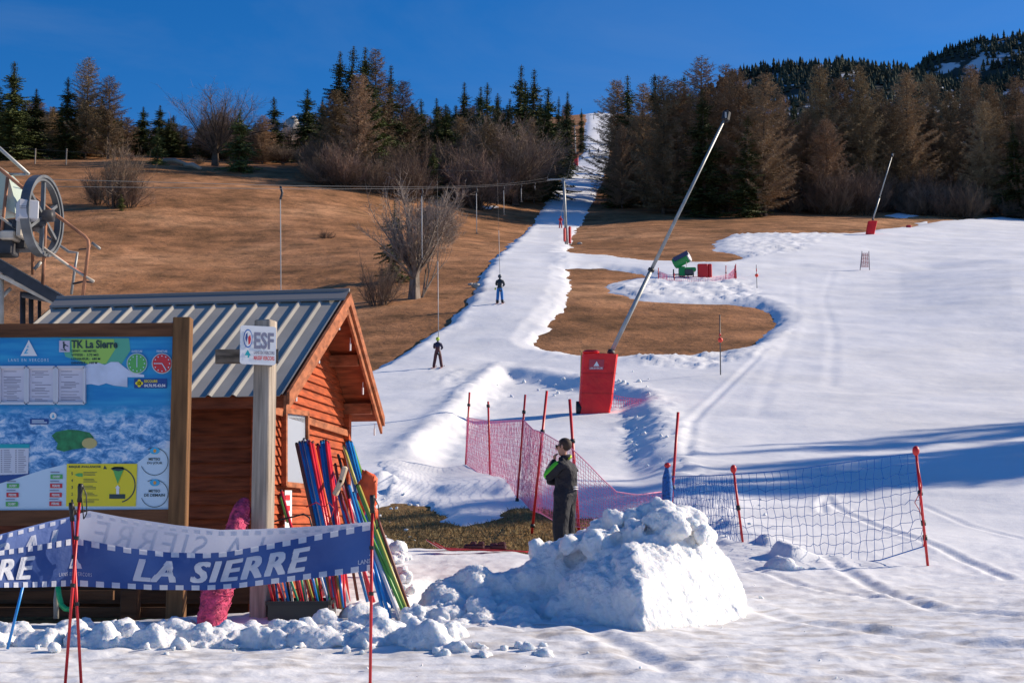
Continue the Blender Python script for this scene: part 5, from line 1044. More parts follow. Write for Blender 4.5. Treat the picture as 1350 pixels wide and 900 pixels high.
# ------------------------------------------------------------ snow pile and the ridge of thrown-up snow
PSNOW = bpy.data.materials.new('piled_snow'); PSNOW.use_nodes = True; _t = PSNOW.node_tree; _b = _t.nodes['Principled BSDF']; _b.inputs['Base Color'].default_value = (.75, .76, .775, 1); _b.inputs['Roughness'].default_value = .6; _b.inputs['Specular IOR Level'].default_value = .3
_b.inputs['Subsurface Weight'].default_value = .6; _b.inputs['Subsurface Radius'].default_value = (.06, .08, .10); _b.inputs['Subsurface Scale'].default_value = .5
_tc = _t.nodes.new('ShaderNodeTexCoord'); _n = _t.nodes.new('ShaderNodeTexNoise'); _n.inputs['Scale'].default_value = 26; _n.inputs['Detail'].default_value = 7; _t.links.new(_tc.outputs['Object'], _n.inputs['Vector']); _bp = _t.nodes.new('ShaderNodeBump'); _bp.inputs['Strength'].default_value = .7; _bp.inputs['Distance'].default_value = .03; _t.links.new(_n.outputs[0], _bp.inputs['Height']); _t.links.new(_bp.outputs[0], _b.inputs['Normal'])
import bmesh
def ico(bm, c, r, sc, rng):
    m = Matrix.Translation(c) @ Matrix.Rotation(rng.uniform(0, 6.28), 4, Vector((rng.gauss(0, 1), rng.gauss(0, 1), rng.gauss(0, 1))).normalized()) @ Matrix.Diagonal((*sc, 1))
    bmesh.ops.create_icosphere(bm, subdivisions=2, radius=r, matrix=m)
def remesh(name, bm, vox, origin, disp, mat_, label=None, cat_=None, kind=None):
    me = bpy.data.meshes.new('tmp'); bm.to_mesh(me); bm.free(); o = bpy.data.objects.new('tmp', me); COL.objects.link(o)
    md = o.modifiers.new('r', 'REMESH'); md.mode = 'VOXEL'; md.voxel_size = vox; md.adaptivity = 0
    m2 = bpy.data.meshes.new_from_object(o.evaluated_get(bpy.context.evaluated_depsgraph_get())); bpy.data.objects.remove(o)
    n = len(m2.vertices); co = np.empty(n*3); m2.vertices.foreach_get('co', co); co = co.reshape(-1, 3); no = np.empty(n*3); m2.vertices.foreach_get('normal', no); no = no.reshape(-1, 3)
    d = disp(co, no); co = co+no*d[:, None] - np.array(origin); m2.vertices.foreach_set('co', co.ravel()); m2.name = name; m2.materials.clear(); m2.materials.append(mat_); m2.polygons.foreach_set('use_smooth', [True]*len(m2.polygons)); m2.update()
    r = bpy.data.objects.new(name, m2); r.location = origin; COL.objects.link(r); tag(r, label, cat_, kind=kind); return r
def n3(co, f, s=0):
    a = fbm(co[:, 0]*f+co[:, 2]*f*.71+s, co[:, 1]*f-co[:, 2]*f*.53, 90+s, 3); b = fbm(co[:, 0]*f*.6-co[:, 2]*f, co[:, 1]*f*.8+co[:, 0]*f*.5, 95+s, 3); return a+b
pr = random.Random(5)
bm = bmesh.new(); pts = [(853, 858, 10.2), (985, 836, 11.2), (982, 790, 13.0), (720, 862, 11.0), (680, 800, 13), (750, 770, 11.0), (806, 742, 10.9), (832, 716, 11.0), (862, 704, 11.3), (900, 698, 11.6), (935, 712, 11.7), (962, 736, 11.8), (978, 767, 11.7), (984, 800, 11.5), (735, 735, 12.0), (790, 716, 12.4), (860, 706, 12.8), (925, 715, 12.9), (845, 770, 10.4), (848, 815, 10.25)]
vs = [bm.verts.new(P(*p)) for p in pts]; bmesh.ops.convex_hull(bm, input=vs)
for v in [v for v in bm.verts if not v.link_faces]: bm.verts.remove(v)
for k in range(90):   # crumbled top
    u = pr.uniform(735, 935); base = float(np.interp(u, [735, 800, 850, 900, 935, 960], [728, 706, 692, 686, 702, 735])); ico(bm, P(u, base+pr.uniform(-7, 12), pr.uniform(11.3, 12.4)), pr.uniform(.04, .12), (1, pr.uniform(.7, 1.2), pr.uniform(.7, 1)), pr)
for u, v, r in ((812, 690, .13), (840, 686, .14), (868, 681, .14), (893, 684, .13), (915, 690, .12), (790, 700, .12), (852, 676, .09), (880, 674, .09), (706, 716, .06), (704, 722, .07), (712, 734, .12), (728, 735, .15), (750, 724, .13)): ico(bm, P(u, v, 11.7), r, (1, 1, .9), pr)
def tailtop(u): return float(np.interp(u, [540, 565, 600, 630, 660, 700, 740], [812, 800, 775, 765, 768, 750, 740]))
for k in range(330):  # broken tail on the left
    u = pr.uniform(545, 850)**1.0; t = tailtop(min(u, 740)) if u < 740 else 760; v = pr.uniform(t+6, 858 if u < 800 else 850); D = 10.3+(860-v)/110*1.9; ico(bm, P(u, v, D), pr.uniform(.04, .15), (1, pr.uniform(.7, 1.2), pr.uniform(.7, 1)), pr)
for k in range(60):
    u = pr.uniform(560, 740); t = tailtop(u); ico(bm, P(u, t+pr.uniform(8, 40), 11.6), pr.uniform(.10, .20), (1, 1, .85), pr)
def disp_pile(co, no):
    u, v = proj(co[:, 0], co[:, 1], co[:, 2]); cut = sstep((u-835)/25)*sstep((v-715)/30); k = (1-cut*.8)
    return k*(.04*n3(co, 4.5) + .045*np.abs(n3(co, 9, 2)) - .03*np.abs(n3(co, 21, 7))) + cut*(.016*n3(co, 7, 5)+.008*n3(co, 22, 6)) - .004
q = P(800, 850, 10.8)
remesh('snow_pile', bm, .026, (q.x, q.y, G(q.x, q.y)), disp_pile, PSNOW, 'big heap of ploughed snow with a smooth cut face in the foreground', 'snow heap')
bm = bmesh.new()
bt = [(-20, 838, 10), (30, 842, 14), (60, 845, 8), (95, 832, 14), (118, 822, 20), (128, 816, 12), (150, 830, 14), (185, 832, 18), (205, 842, 14), (228, 826, 24), (240, 822, 16), (255, 838, 14), (290, 832, 18), (318, 828, 20), (340, 832, 12), (362, 826, 16), (388, 826, 14), (420, 836, 16), (440, 818, 16), (452, 832, 18), (476, 800, 16), (484, 815, 26), (470, 835, 20), (505, 832, 22), (530, 820, 18), (548, 832, 20), (525, 850, 14), (560, 828, 18), (580, 835, 16)]
for u, v, r in bt:
    if u < 240: r *= .8; v += 3
    D = 10.9 if v > 812 else 11.4; p = P(u, v+6, D)
    for k in range(5): ico(bm, p+Vector((pr.gauss(0, .5), pr.gauss(0, .5), pr.gauss(-.2, .3)))*r*D/F, r*D/F*pr.uniform(.5, .95), (1, pr.uniform(.8, 1.1), pr.uniform(.7, 1)), pr)
for k in range(150):
    u = -40+k*4.3; h = HIT(u, 846+6*math.sin(k*.37)); ico(bm, h+Vector((0, .05, -.02)), .10+.03*math.sin(k*1.3), (1.2, 1.3, .75), pr)
for k in range(380):
    u = pr.uniform(-30, 600); v = pr.gauss(846, 7); r = (2.0+12*pr.random()**2.4)*(1 if v < 855 else .6); h = HIT(u, max(v, 815)); ico(bm, h+Vector((0, 0, r*.002)), r*h.y/F, (1, pr.uniform(.8, 1.1), pr.uniform(.6, .95)), pr)
for k in range(25):
    u = pr.uniform(560, 720); v = pr.gauss(858, 4); r = pr.uniform(3, 12); h = HIT(u, v); ico(bm, h, r*h.y/F, (1, 1, .8), pr)
for u, v, r in ((523, 722, 13), (512, 735, 12), (531, 730, 9), (520, 752, 14), (534, 760, 12), (515, 775, 12), (540, 775, 9)):
    h = HIT(u, v+8); 
    for k in range(5): ico(bm, h+Vector((pr.gauss(0, .6), pr.gauss(0, .6), pr.uniform(0, .8)))*r*h.y/F, r*h.y/F*pr.uniform(.5, .8), (1, 1, .9), pr)
remesh('snow_ridge', bm, .024, (0, 0, 0), lambda co, no: .035*n3(co, 6.0, 1)+.035*np.abs(n3(co, 11, 3))-.02*np.abs(n3(co, 24, 8)), PSNOW, 'knobbly ridge of thrown-up snow lumps along the foot of the hut', 'snow ridge', kind='stuff')
bm = bmesh.new()
for k in range(60): u = pr.gauss(1032, 16); v = 768-abs(pr.gauss(0, 1))*8-max(0, 14-abs(u-1030))*.9; h = P(u, v, 15.6); ico(bm, h, pr.uniform(.04, .11), (1, 1, .85), pr)
for u, v, r in ((1028, 742, .10), (1022, 752, .15), (1038, 755, .14), (1030, 765, .22), (1050, 765, .13)): ico(bm, P(u, v, 15.7), r, (1, 1, .9), pr)
q = P(1030, 770, 15.6); remesh('snow_mound', bm, .035, (q.x, q.y, G(q.x, q.y)), lambda co, no: .02*n3(co, 6, 1), PSNOW, 'small pointed mound of snow at the foot of the blue net', 'snow mound')
bm = bmesh.new()
for k in range(150):   # loose clods
    w_ = .2+.8*pr.random()
    if w_ < .30: u, v = pr.uniform(820, 880), pr.uniform(545, 620)
    elif w_ < .55: u, v = pr.uniform(870, 1010), pr.uniform(640, 800)
    elif w_ < .75: u, v = pr.uniform(440, 1340), pr.uniform(800, 899)
    elif w_ < .85: u, v = pr.uniform(480, 560), pr.uniform(640, 720)
    else: u, v = pr.uniform(655, 860), pr.uniform(488, 525)
    h = HIT(u, v); r = .75*min(.14, pr.uniform(.8, 5)**1.0*h.y/F*(.6 if w_ > .55 and w_ < .75 else 1)); ico(bm, h+Vector((0, 0, r*.2)), r, (1, pr.uniform(.7, 1.1), pr.uniform(.6, .9)), pr)
[setattr(v, 'co', v.co+Vector((mnoise.noise(v.co*14), mnoise.noise(v.co*14+Vector((9, 0, 0))), mnoise.noise(v.co*14+Vector((0, 9, 0)))))*.03) for v in bm.verts]
me = bpy.data.meshes.new('snow_clods'); bm.to_mesh(me); bm.free(); me.materials.append(PSNOW); me.polygons.foreach_set('use_smooth', [True]*len(me.polygons)); o = bpy.data.objects.new('snow_clods', me); COL.objects.link(o); tag(o, 'loose clods of snow scattered over the slope and the foreground', 'snow clods', kind='stuff')

# ------------------------------------------------------------ people
SKIN = mat('skin', (.46, .24, .16), .55); 
def skin_body(joints, edges, root=0, sub=2):
    me = bpy.data.meshes.new('b'); me.from_pydata([j[0] for j in joints], edges, []); o = bpy.data.objects.new('b', me); COL.objects.link(o)
    md = o.modifiers.new('s', 'SKIN'); md.use_smooth_shade = True; md.branch_smoothing = .6
    for i, j in enumerate(joints):
        r = j[1]; o.data.skin_vertices[0].data[i].radius = r if isinstance(r, tuple) else (r, r)
    o.data.skin_vertices[0].data[root].use_root = True
    s = o.modifiers.new('u', 'SUBSURF'); s.levels = sub; s.render_levels = sub
    m = bpy.data.meshes.new_from_object(o.evaluated_get(bpy.context.evaluated_depsgraph_get())); bpy.data.objects.remove(o); return m
def person(base, heading, k, pose, label, colour, group=None, fingers=False, extras=None):
    """pose: joint name -> (x forward, y left, z up) on a 1.78 m figure; colour(co) -> material index"""
    J = {'pelvis': (0, 0, .97), 'waist': (0, 0, 1.10), 'chest': (0, 0, 1.30), 'upper': (-.01, 0, 1.42), 'neck': (.01, 0, 1.51), 'jaw': (.035, 0, 1.585), 'skull': (.02, 0, 1.675), 'crown': (.01, 0, 1.735),
         'shL': (-.01, .17, 1.435), 'shR': (-.01, -.17, 1.435), 'elL': (-.02, .25, 1.15), 'elR': (-.02, -.25, 1.15), 'wrL': (.1, .24, .93), 'wrR': (.1, -.24, .93), 'haL': (.13, .24, .85), 'haR': (.13, -.24, .85),
         'hiL': (0, .10, .90), 'hiR': (0, -.10, .90), 'knL': (.03, .12, .50), 'knR': (.03, -.12, .50), 'anL': (0, .13, .10), 'anR': (0, -.13, .10), 'toL': (.16, .15, .045), 'toR': (.16, -.15, .045)}
    J.update(pose.get('j', {}))
    r = {'pelvis': (.155, .125), 'waist': (.155, .12), 'chest': (.175, .13), 'upper': (.14, .105), 'neck': .055, 'jaw': (.062, .075), 'skull': (.078, .098), 'crown': (.055, .065), 'sh': .08, 'el': .06, 'wr': .045, 'ha': (.042, .025), 'hi': .105, 'kn': .085, 'an': .07, 'to': .045}
    r.update(pose.get('r', {}))
    names = list(J); joints = [(J[n], r.get(n, r.get(n[:2]))) for n in names]; ix = {n: i for i, n in enumerate(names)}
    E = [('pelvis', 'waist'), ('waist', 'chest'), ('chest', 'upper'), ('upper', 'neck'), ('neck', 'jaw'), ('jaw', 'skull'), ('skull', 'crown')]
    for s in 'LR': E += [('upper', 'sh'+s), ('sh'+s, 'el'+s), ('el'+s, 'wr'+s), ('wr'+s, 'ha'+s), ('pelvis', 'hi'+s), ('hi'+s, 'kn'+s), ('kn'+s, 'an'+s), ('an'+s, 'to'+s)]
    edges = [(ix[a], ix[b]) for a, b in E]
    m = skin_body(joints, edges, 0); t = thing('person', base, label, 'person', group); t.rotation_euler = (0, 0, heading); t.scale = (k, k, k)
    mats, fn = colour; m.name = 'body'
    for q in mats: m.materials.append(q)
    for p in m.polygons: p.material_index = fn(p.center)
    o = bpy.data.objects.new('body', m); link(o, t); WLOC[o.name] = Vector(base)
    return t
def local(t, name, mb, mats, smooth=True):
    me = bpy.data.meshes.new(name); me.from_pydata(mb.v, [], mb.f)
    for q in (mats if isinstance(mats, (list, tuple)) else [mats]): me.materials.append(q)
    me.polygons.foreach_set('use_smooth', [smooth]*len(mb.f)); me.polygons.foreach_set('material_index', mb.m); o = bpy.data.objects.new(name, me); return link(o, t)
JK = mat('dark_grey_jacket', (.012, .013, .020), .8, noise=(5, .3), bump=(6, 1.0, .10)); PT = mat('dark_trousers', (.008, .009, .015), .8, noise=(4, .3), bump=(5, 1.0, .14, (1, 1, .6))); LIME = mat('lime_stripe', (.10, .60, .02), .5); HAIR = mat('brown_hair', (.045, .025, .015), .7, bump=(60, .6, .01)); REFL = mat('reflective_band', (.7, .7, .72), .4)
mp_ = P(746, 731, 20.4); _D = min(np.linspace(18.8, 21.5, 200), key=lambda d: abs(P(746, 578, d).z-(G(P(746, 700, d).x, d)+1.80)))
mp_ = P(746, 700, float(_D)); mz = G(mp_.x, mp_.y)
def man_col(c):
    if c.z > 1.53 or (c.x > .17 and c.z > 1.33 and c.z < 1.56): return 3
    if c.y > .19 and 1.17 < c.z < 1.49 and -.03 < c.x < .32 and c.z > 1.405-1.12*c.x+.03: return 2
    if c.z < .95: return 1
    if c.z < 1.10 and c.z > .99: return 0
    return 0
man = person((mp_.x, mp_.y, mz), R(157), .945, {'j': {'shL': (-.0, .185, 1.42), 'elL': (.20, .235, 1.19), 'wrL': (.165, .09, 1.40), 'haL': (.15, .035, 1.475), 'shR': (0, -.185, 1.42), 'elR': (.18, -.22, 1.17), 'wrR': (.24, .03, 1.16), 'haR': (.22, .11, 1.18), 'jaw': (.05, 0, 1.58), 'knL': (.05, .11, .50), 'anL': (-.02, .12, .10), 'toL': (.14, .15, .045), 'chest': (-.02, 0, 1.28), 'upper': (-.02, 0, 1.42)},
     'r': {'pelvis': (.215, .18), 'waist': (.215, .18), 'chest': (.225, .185), 'upper': (.165, .13), 'sh': .10, 'el': .082, 'wr': .055, 'ha': (.045, .03), 'hi': .145, 'kn': .12, 'an': .125, 'to': .055}},
     'man in dark grey jacket with lime green sleeve stripe standing with hand at chin', ([JK, PT, LIME, SKIN], man_col))
mb = MB()
for i in range(4): y = .012+.018*i-.03; mb.tube([(.145, y+.03, 1.485), (.150, y+.032, 1.52), (.125, y+.03, 1.55-.004*i), (.10, y+.028, 1.555-.006*i)], [.011, .0105, .010, .008], 7)
mb.tube([(.14, .055, 1.47), (.125, .075, 1.51), (.10, .07, 1.545)], [.013, .012, .009], 7); local(man, 'fingers', mb, SKIN)
mb = MB(); mb.ball((.0, 0, 1.685), .106, 20, 14, (1.0, .82, .95)); mb.v = [v for v in mb.v]
hv = []
for v in mb.v:
    x, y, z = v
    if x > .055 and z < 1.72: x = .055
    if z < 1.64 and x > -.01: x = -.01
    if z < 1.60: z = 1.60
    hv.append((x, y, z))
mb.v = hv; local(man, 'hair', mb, HAIR)
mb = MB(); mb.ball((.118, .035, 1.665), .028, 10, 8, (.5, 1, .75)); mb.ball((.118, -.035, 1.665), .028, 10, 8, (.5, 1, .75)); mb.tube([(.11, .06, 1.67), (.02, .088, 1.67)], .006, 6); mb.tube([(.11, -.06, 1.67), (.02, -.088, 1.67)], .006, 6); mb.tube([(.122, -.02, 1.67), (.122, .02, 1.67)], .005, 5); local(man, 'sunglasses', mb, BLK)
mb = MB(); mb.tube([(.105, 0, 1.665), (.135, 0, 1.63), (.11, 0, 1.62)], [.012, .018, .012], 8); mb.ball((.012, .088, 1.655), .028, 8, 6, (.7, .35, 1.1)); mb.ball((.012, -.088, 1.655), .028, 8, 6, (.7, .35, 1.1)); local(man, 'nose_and_ears', mb, SKIN)
mb = MB(); mb.tube([(.07*math.cos(a)+.0, .075*math.sin(a), 1.50+.02*math.cos(a+3)) for a in [i*math.pi/8 for i in range(17)]], .028, 8, caps=False); local(man, 'collar', mb, JK)
mb = MB(); mb.tube([(-.075, .05, 1.47), (-.09, .01, 1.52), (-.075, -.03, 1.50)], .018, 6); local(man, 'collar_stripe', mb, mat('yellow_green_trim', (.55, .75, .03), .5))
for z in (1.075, 1.045):
    mb = MB(); pts = [(-.185+.014*abs(i-2), .105-.04*i, z) for i in range(5)]; mb.tube([(p[0]-.012, p[1], p[2]) for p in pts], .009, 6); local(man, 'reflective_band', mb, REFL)
DK1 = mat('dark_ski_jacket', (.02, .03, .04), .7); BL1 = mat('bright_blue_trousers', (.01, .17, .50), .6); BR1 = mat('brown_red_overalls', (.10, .028, .03), .7); RD1 = mat('red_ski_suit', (.55, .02, .03), .6); NV = mat('navy_sleeves', (.02, .02, .06), .7); HLM = mat('lime_helmet', (.45, .60, .05), .3); HLD = mat('dark_helmet', (.03, .05, .08), .3)
def skier(u, v, k, label, mats, fn, spread, helmet, skicol, heading=R(82), skl=1.5, arms=True, group='skiers riding the drag lift'):
    h = HIT(u, v); j = {'knL': (.04, .10+spread*.5, .50), 'knR': (.04, -.10-spread*.5, .50), 'anL': (0, .10+spread, .10), 'anR': (0, -.10-spread, .10), 'toL': (.15, .12+spread, .05), 'toR': (.15, -.12-spread, .05)}
    if arms: j.update({'elL': (.10, .24, 1.18), 'wrL': (.28, .12, 1.22), 'haL': (.33, .08, 1.26), 'elR': (.06, -.27, 1.17), 'wrR': (.24, -.16, 1.12), 'haR': (.30, -.14, 1.12)})
    t = person((h.x, h.y, h.z), heading, k, {'j': j, 'r': {'pelvis': (.18, .14), 'waist': (.18, .14), 'chest': (.2, .155), 'sh': .095, 'el': .075, 'hi': .12, 'kn': .10, 'an': .095, 'to': .06}}, label, (mats, fn), group)
    mb = MB(); mb.ball((.015, 0, 1.69), .125, 16, 10, (1.05, .92, .95)); local(t, 'helmet', mb, helmet)
    for s in (-1, 1):
        y = s*(.11+spread); mb = MB(); mb.add([(-.45*skl, y-.035, .0), (-.45*skl, y+.035, .0), (.5*skl, y-.03, .05), (.5*skl, y+.03, .05), (.56*skl, y, .13), (-.45*skl, y-.035, .02), (-.45*skl, y+.035, .02), (.5*skl, y-.03, .07), (.5*skl, y+.03, .07), (.56*skl, y, .14)], [(0, 1, 3, 2), (2, 3, 4), (5, 7, 8, 6), (7, 9, 8), (0, 5, 6, 1), (1, 6, 8, 3), (3, 8, 9, 4), (4, 9, 7, 2), (2, 7, 5, 0)]); o = local(t, 'ski', mb, skicol, False); o.rotation_euler = (0, -R(8), 0)
    return t, h
SKD = mat('ski_top', (.25, .04, .03), .4)
c1 = skier(577, 485, .74, 'child skier in brown-red overalls and lime helmet riding the drag lift', [BR1, NV, SKIN], lambda c: 1 if (c.z > 1.22 or abs(c.y) > .2 and c.z > .95) else 0, .13, HLM, SKD)
c2 = skier(659, 400.5, 1.0, 'skier in dark jacket and bright blue trousers halfway up the piste', [BL1, DK1, BLK], lambda c: 1 if c.z > .95 else (2 if c.z < .22 else 0), .06, HLD, SKD)
mb = MB(); mb.tube([(-.02, .26, .98), (-.02, .28, .86)], .05, 8); local(c2[0], 'glove', mb, HLM)
c3 = skier(739, 301, .98, 'small red-suited skier beside the lower lift pylon', [RD1], lambda c: 0, .06, mat('red_helmet', (.5, .02, .02), .4), SKD)
skier(777, 204, 1.0, 'dark figure at the left of the top of the piste', [DK1], lambda c: 0, .08, HLD, SKD, group='far skiers at the top'); skier(789, 203, 1.0, 'dark figure in the middle of the top of the piste', [NV], lambda c: 0, .08, HLD, SKD, group='far skiers at the top')

# ------------------------------------------------------------ drag lift: station, pylons, ropes, tow poles
GALV = mat('galvanised_steel', (.34, .35, .34), .5, metal=.35, noise=(2, .25)); WHS = mat('wheel_steel', (.12, .13, .14), .5, metal=.3, noise=(4, .3)); ROPE = mat('rope_steel', (.07, .07, .075), .7); RUST = mat('rusty_paint', (.34, .15, .08), .75, noise=(4, .5)); PALEP = mat('worn_pale_paint', (.50, .44, .36), .6, noise=(5, .35)); DKM = mat('dark_machinery', (.03, .03, .035), .55, noise=(6, .4)); REDR = mat('red_rail', (.55, .10, .04), .6, noise=(4, .4)); MINT = mat('pale_green_cowl', (.42, .50, .42), .45); LGB = mat('light_grey_box', (.50, .50, .52), .5); GRT = mat('grating', (.10, .10, .10), .6)
SD = 22.0; sb = P(50, 430, SD); szg = G(sb.x, sb.y)
stn = thing('lift_station', (sb.x, sb.y, szg), 'drag lift drive station with big wheel, stairway and railings behind the hut', 'lift station')
def st_tube(nm, pts, r, m, n=8, par=stn): mb = MB(); mb.tube([P(u, v, SD+d) for u, v, d in pts], r, n); return obj(nm, mb, m, par, smooth=True)
wh = Vector(P(56, 285, SD)); wn = Vector((math.cos(R(-6)), math.sin(R(-6)), .0)); wx = Vector((-wn.y, wn.x, 0)).normalized(); wx = wx if True else wx
WRD = 55*SD/F; wz = Vector((.0, .0, 1)); 
def ring(mb, r0, r1, hw_, n=48):
    vs = []
    for k in range(n):
        a = 2*math.pi*k/n; d = wx*math.cos(a)+wz*math.sin(a)
        for r, o in ((r0, -hw_), (r0, hw_), (r1, hw_), (r1, -hw_)): vs.append(wh+d*r+wn*o)
    fs = []
    for k in range(n):
        for i in range(4): a = k*4; b = ((k+1) % n)*4; fs.append((a+i, b+i, b+(i+1) % 4, a+(i+1) % 4))
    mb.add(vs, fs)
mb = MB(); ring(mb, WRD*.86, WRD*.95, .05); ring(mb, WRD*.93, WRD, .075); whl = obj('drive_wheel', mb, WHS, stn, smooth=False)
for k in range(6):
    a = R(90+60*k); d = wx*math.cos(a)+wz*math.sin(a); mb = MB(); mb.beam(wh+d*.06, wh+d*WRD*.88, .05, .06, up=tuple(wn)); obj('spoke', mb, WHS, whl)
mb = MB(); mb.tube([wh-wn*.25, wh+wn*.18], .10, 14); obj('hub', mb, DKM, whl, smooth=True)
mb = MB(); c = P(36, 278, SD-.5); mb.box(c, (.30, .30, .30), Matrix.Rotation(R(28), 3, 'Z'), bev=.015); eb = obj('control_box', mb, LGB, stn)
mb = MB(); mb.box(c+Vector((.0, -.2, .0)), (.10, .01, .004)); mb.box(c+Vector((.0, -.2, .03)), (.10, .01, .004)); obj('marking', mb, DGREY, eb)
mb = MB(); mb.prism([P(*p, SD+.1) for p in ((-40, 215), (-40, 282), (4, 276), (20, 281), (19, 262), (12, 236), (8, 228), (0, 220), (-10, 214))], (0, .6, 0)); obj('motor_cowl', mb, MINT, stn)
prs = random.Random(9)
for k, (u, v, w_, h, d, m) in enumerate(((10, 300, 60, 18, .2, DKM), (26, 318, 26, 26, .3, DKM), (6, 328, 30, 20, .1, DKM), (14, 312, 20, 12, 0, PALEP), (40, 298, 40, 10, .1, DKM), (30, 300, 8, 30, -.1, PALEP))):
    mb = MB(); mb.box(P(u, v, SD+d), (w_*SD/F, .35, h*SD/F), bev=.02); obj('machinery', mb, m, stn)
mb = MB(); mb.tube([P(20, 300, SD-.1), P(60, 292, SD)], .07, 10); obj('gearbox', mb, DKM, stn, smooth=True)
for k, p in enumerate((([(-60, 190, 0), (0, 223, 0), (68, 279, .1), (112, 312, .1), (116, 317, .1), (117, 324, .1), (109, 392, .1)], .028, RUST), ([(-20, 275, 0), (0, 286, 0), (60, 329, .1), (90, 350, .1)], .024, PALEP), ([(88, 349, .1), (110, 363, .1), (124, 371, .1)], .022, PALEP), ([(70, 336, .12), (112, 364, .12)], .026, REDR),
                       ([(-10, 264, .6), (14, 280, .6), (91, 332, .6), (102, 333, .6), (99, 352, .6), (94, 388, .6)], .022, GALV), ([(10, 234, .02), (4, 290, .02), (0, 330, .02)], .028, RUST), ([(43, 300, .3), (43, 362, .3)], .026, RUST), ([(60, 292, .12), (58, 340, .12), (56, 384, .12)], .030, RUST),
                       ([(-40, 165, .3), (0, 196, .3), (38, 230, .3)], .030, GALV), ([(12, 230, .3), (34, 230, .3)], .022, GALV), ([(96, 388-14, .3), (110, 371, .3), (122, 372, .3)], .016, DKM), ([(104, 329, .5), (120, 327, .4)], .012, DKM), ([(121, 320, .4), (132, 328, .4)], .022, GALV), ([(2, 368, 0), (2, 470, 0)], .04, PALEP), ([(30, 385, .3), (30, 520, .3)], .045, DKM), ([(41, 392, .3), (41, 520, .3)], .04, DKM), ([(52, 388, .5), (52, 520, .5)], .03, DKM), ([(30, 388, .1), (72, 396, .1)], .05, DKM), ([(45, 355, .2), (54, 345, .2)], .03, GALV), ([(2, 392, .1), (14, 380, .1)], .03, GALV))):
    st_tube('railing' if k < 8 else 'brace', *p)
mb = MB(); a = P(-70, 312, SD-.1); b = P(82, 400, SD-.1); mb.beam(a+Vector((0, .45, 0)), b+Vector((0, .45, 0)), .9, .05); obj('stair_floor', mb, GRT, stn)
for d in (-.1, .82): mb = MB(); mb.beam(a+Vector((0, d, .03)), b+Vector((0, d, .03)), .04, .16); obj('stringer', mb, GALV if d > 0 else DKM, stn)
mb = MB(); mb.beam(P(-30, 348, SD-.16), P(76, 402, SD-.16), .03, .06); obj('stringer', mb, PALEP, stn)
for k in range(9): mb = MB(); q = a+(b-a)*(.1+.1*k)+Vector((0, .42, -.06)); mb.box(q, (.05, .86, .05)); obj('cross_bar', mb, GRT, stn)
# pylons
def pylon(u0, v0, u1, v1, D, arm, label, pads, s=1.0):
    g_ = P(u0, v0, D); g_.z = G(g_.x, g_.y); t = P(u1, v1, D); th_ = thing('lift_pylon', tuple(g_), label, 'pylon', 'pylons of the drag lift')
    mb = MB(); mb.tube([g_-Vector((0, 0, .5)), g_+(t-g_)*.6, t], [.20*s, .17*s, .13*s], 12); obj('mast', mb, GALV, th_, smooth=True)
    mb = MB(); a_ = P(arm[0], v1+2, D); b_ = P(arm[1], v1+1, D); mb.beam(a_, b_, .14, .16); ar = obj('crossarm', mb, GALV, th_)
    for q in (a_, b_):
        for e in (-.3, .3): mb = MB(); mb.tube([q+Vector((-.05, e, .12)), q+Vector((.05, e, .12))], .14, 12); obj('sheave', mb, DKM, ar, smooth=True)
    for (x0, y0, x1, y1, dd) in pads:
        p = P((x0+x1)/2, (y0+y1)/2, D+dd); mb = MB(); mb.box(p, ((x1-x0)*D/F, .5, (y1-y0)*D/F), bev=.12); obj('red_pad', mb, REDP, th_)
    return a_, b_
pa, pb = pylon(747, 321, 743, 235, 160, (721.5, 748), 'lower lift pylon with two red pads beside the piste', ((742.6, 300, 746, 319, -.3), (749.3, 298, 753.2, 322, .2)))
pc, pd = pylon(759.5, 219, 757.5, 165, 360, (746, 762), 'upper lift pylon with a red pad at the top of the bare meadow', ((757, 203, 762.5, 219, -.4),))
pe, pf = pylon(783, 176, 783, 150, 560, (778, 788), 'farthest lift pylon between the trees above the piste', ())
wl = wh-wx*WRD+Vector((0, 0, .1)); wr_ = wh+wx*WRD+Vector((0, 0, .1))
Lw = P(44, 236, 22.3); Rw = P(74, 246, 22.3)
for nm, pts, lb in (('return', [Lw, pa+Vector((0, 0, .25)), pc+Vector((0, 0, .25)), pe], 'haul rope of the drag lift, left return strand'), ('up', [Rw, pb+Vector((0, 0, .25)), pd+Vector((0, 0, .25)), pf], 'haul rope of the drag lift, right climbing strand')):
    out = []
    for a_, b_ in zip(pts[:-1], pts[1:]):
        for i in range(8): t = i/8; out.append(a_+(b_-a_)*t-Vector((0, 0, 0.5*4*t*(1-t))))
    out.append(pts[-1]); mb = MB(); mb.tube(out, .007, 5); tag(obj('haul_rope', mb, ROPE, smooth=True), lb, 'rope')
def rope_at(a_, b_, u):
    lo, hi = 0., 1.
    for _ in range(40):
        m = (lo+hi)/2; q = a_+(b_-a_)*m
        if proj(q.x, q.y, q.z)[0] < u: lo = m
        else: hi = m
    return a_+(b_-a_)*lo-Vector((0, 0, 2*lo*(1-lo)))
WPOLE = mat('pale_tow_pole', (.42, .41, .40), .5)
PLB = ['nearest empty tow pole, hanging above the hut roof', 'second empty tow pole, hanging in front of the gnarled bare tree', 'third empty tow pole, hanging over the meadow by the piste', 'fourth empty tow pole, right of the third over the meadow', 'fifth empty tow pole, left of two short far ones', 'sixth empty tow pole, close to the piste edge']
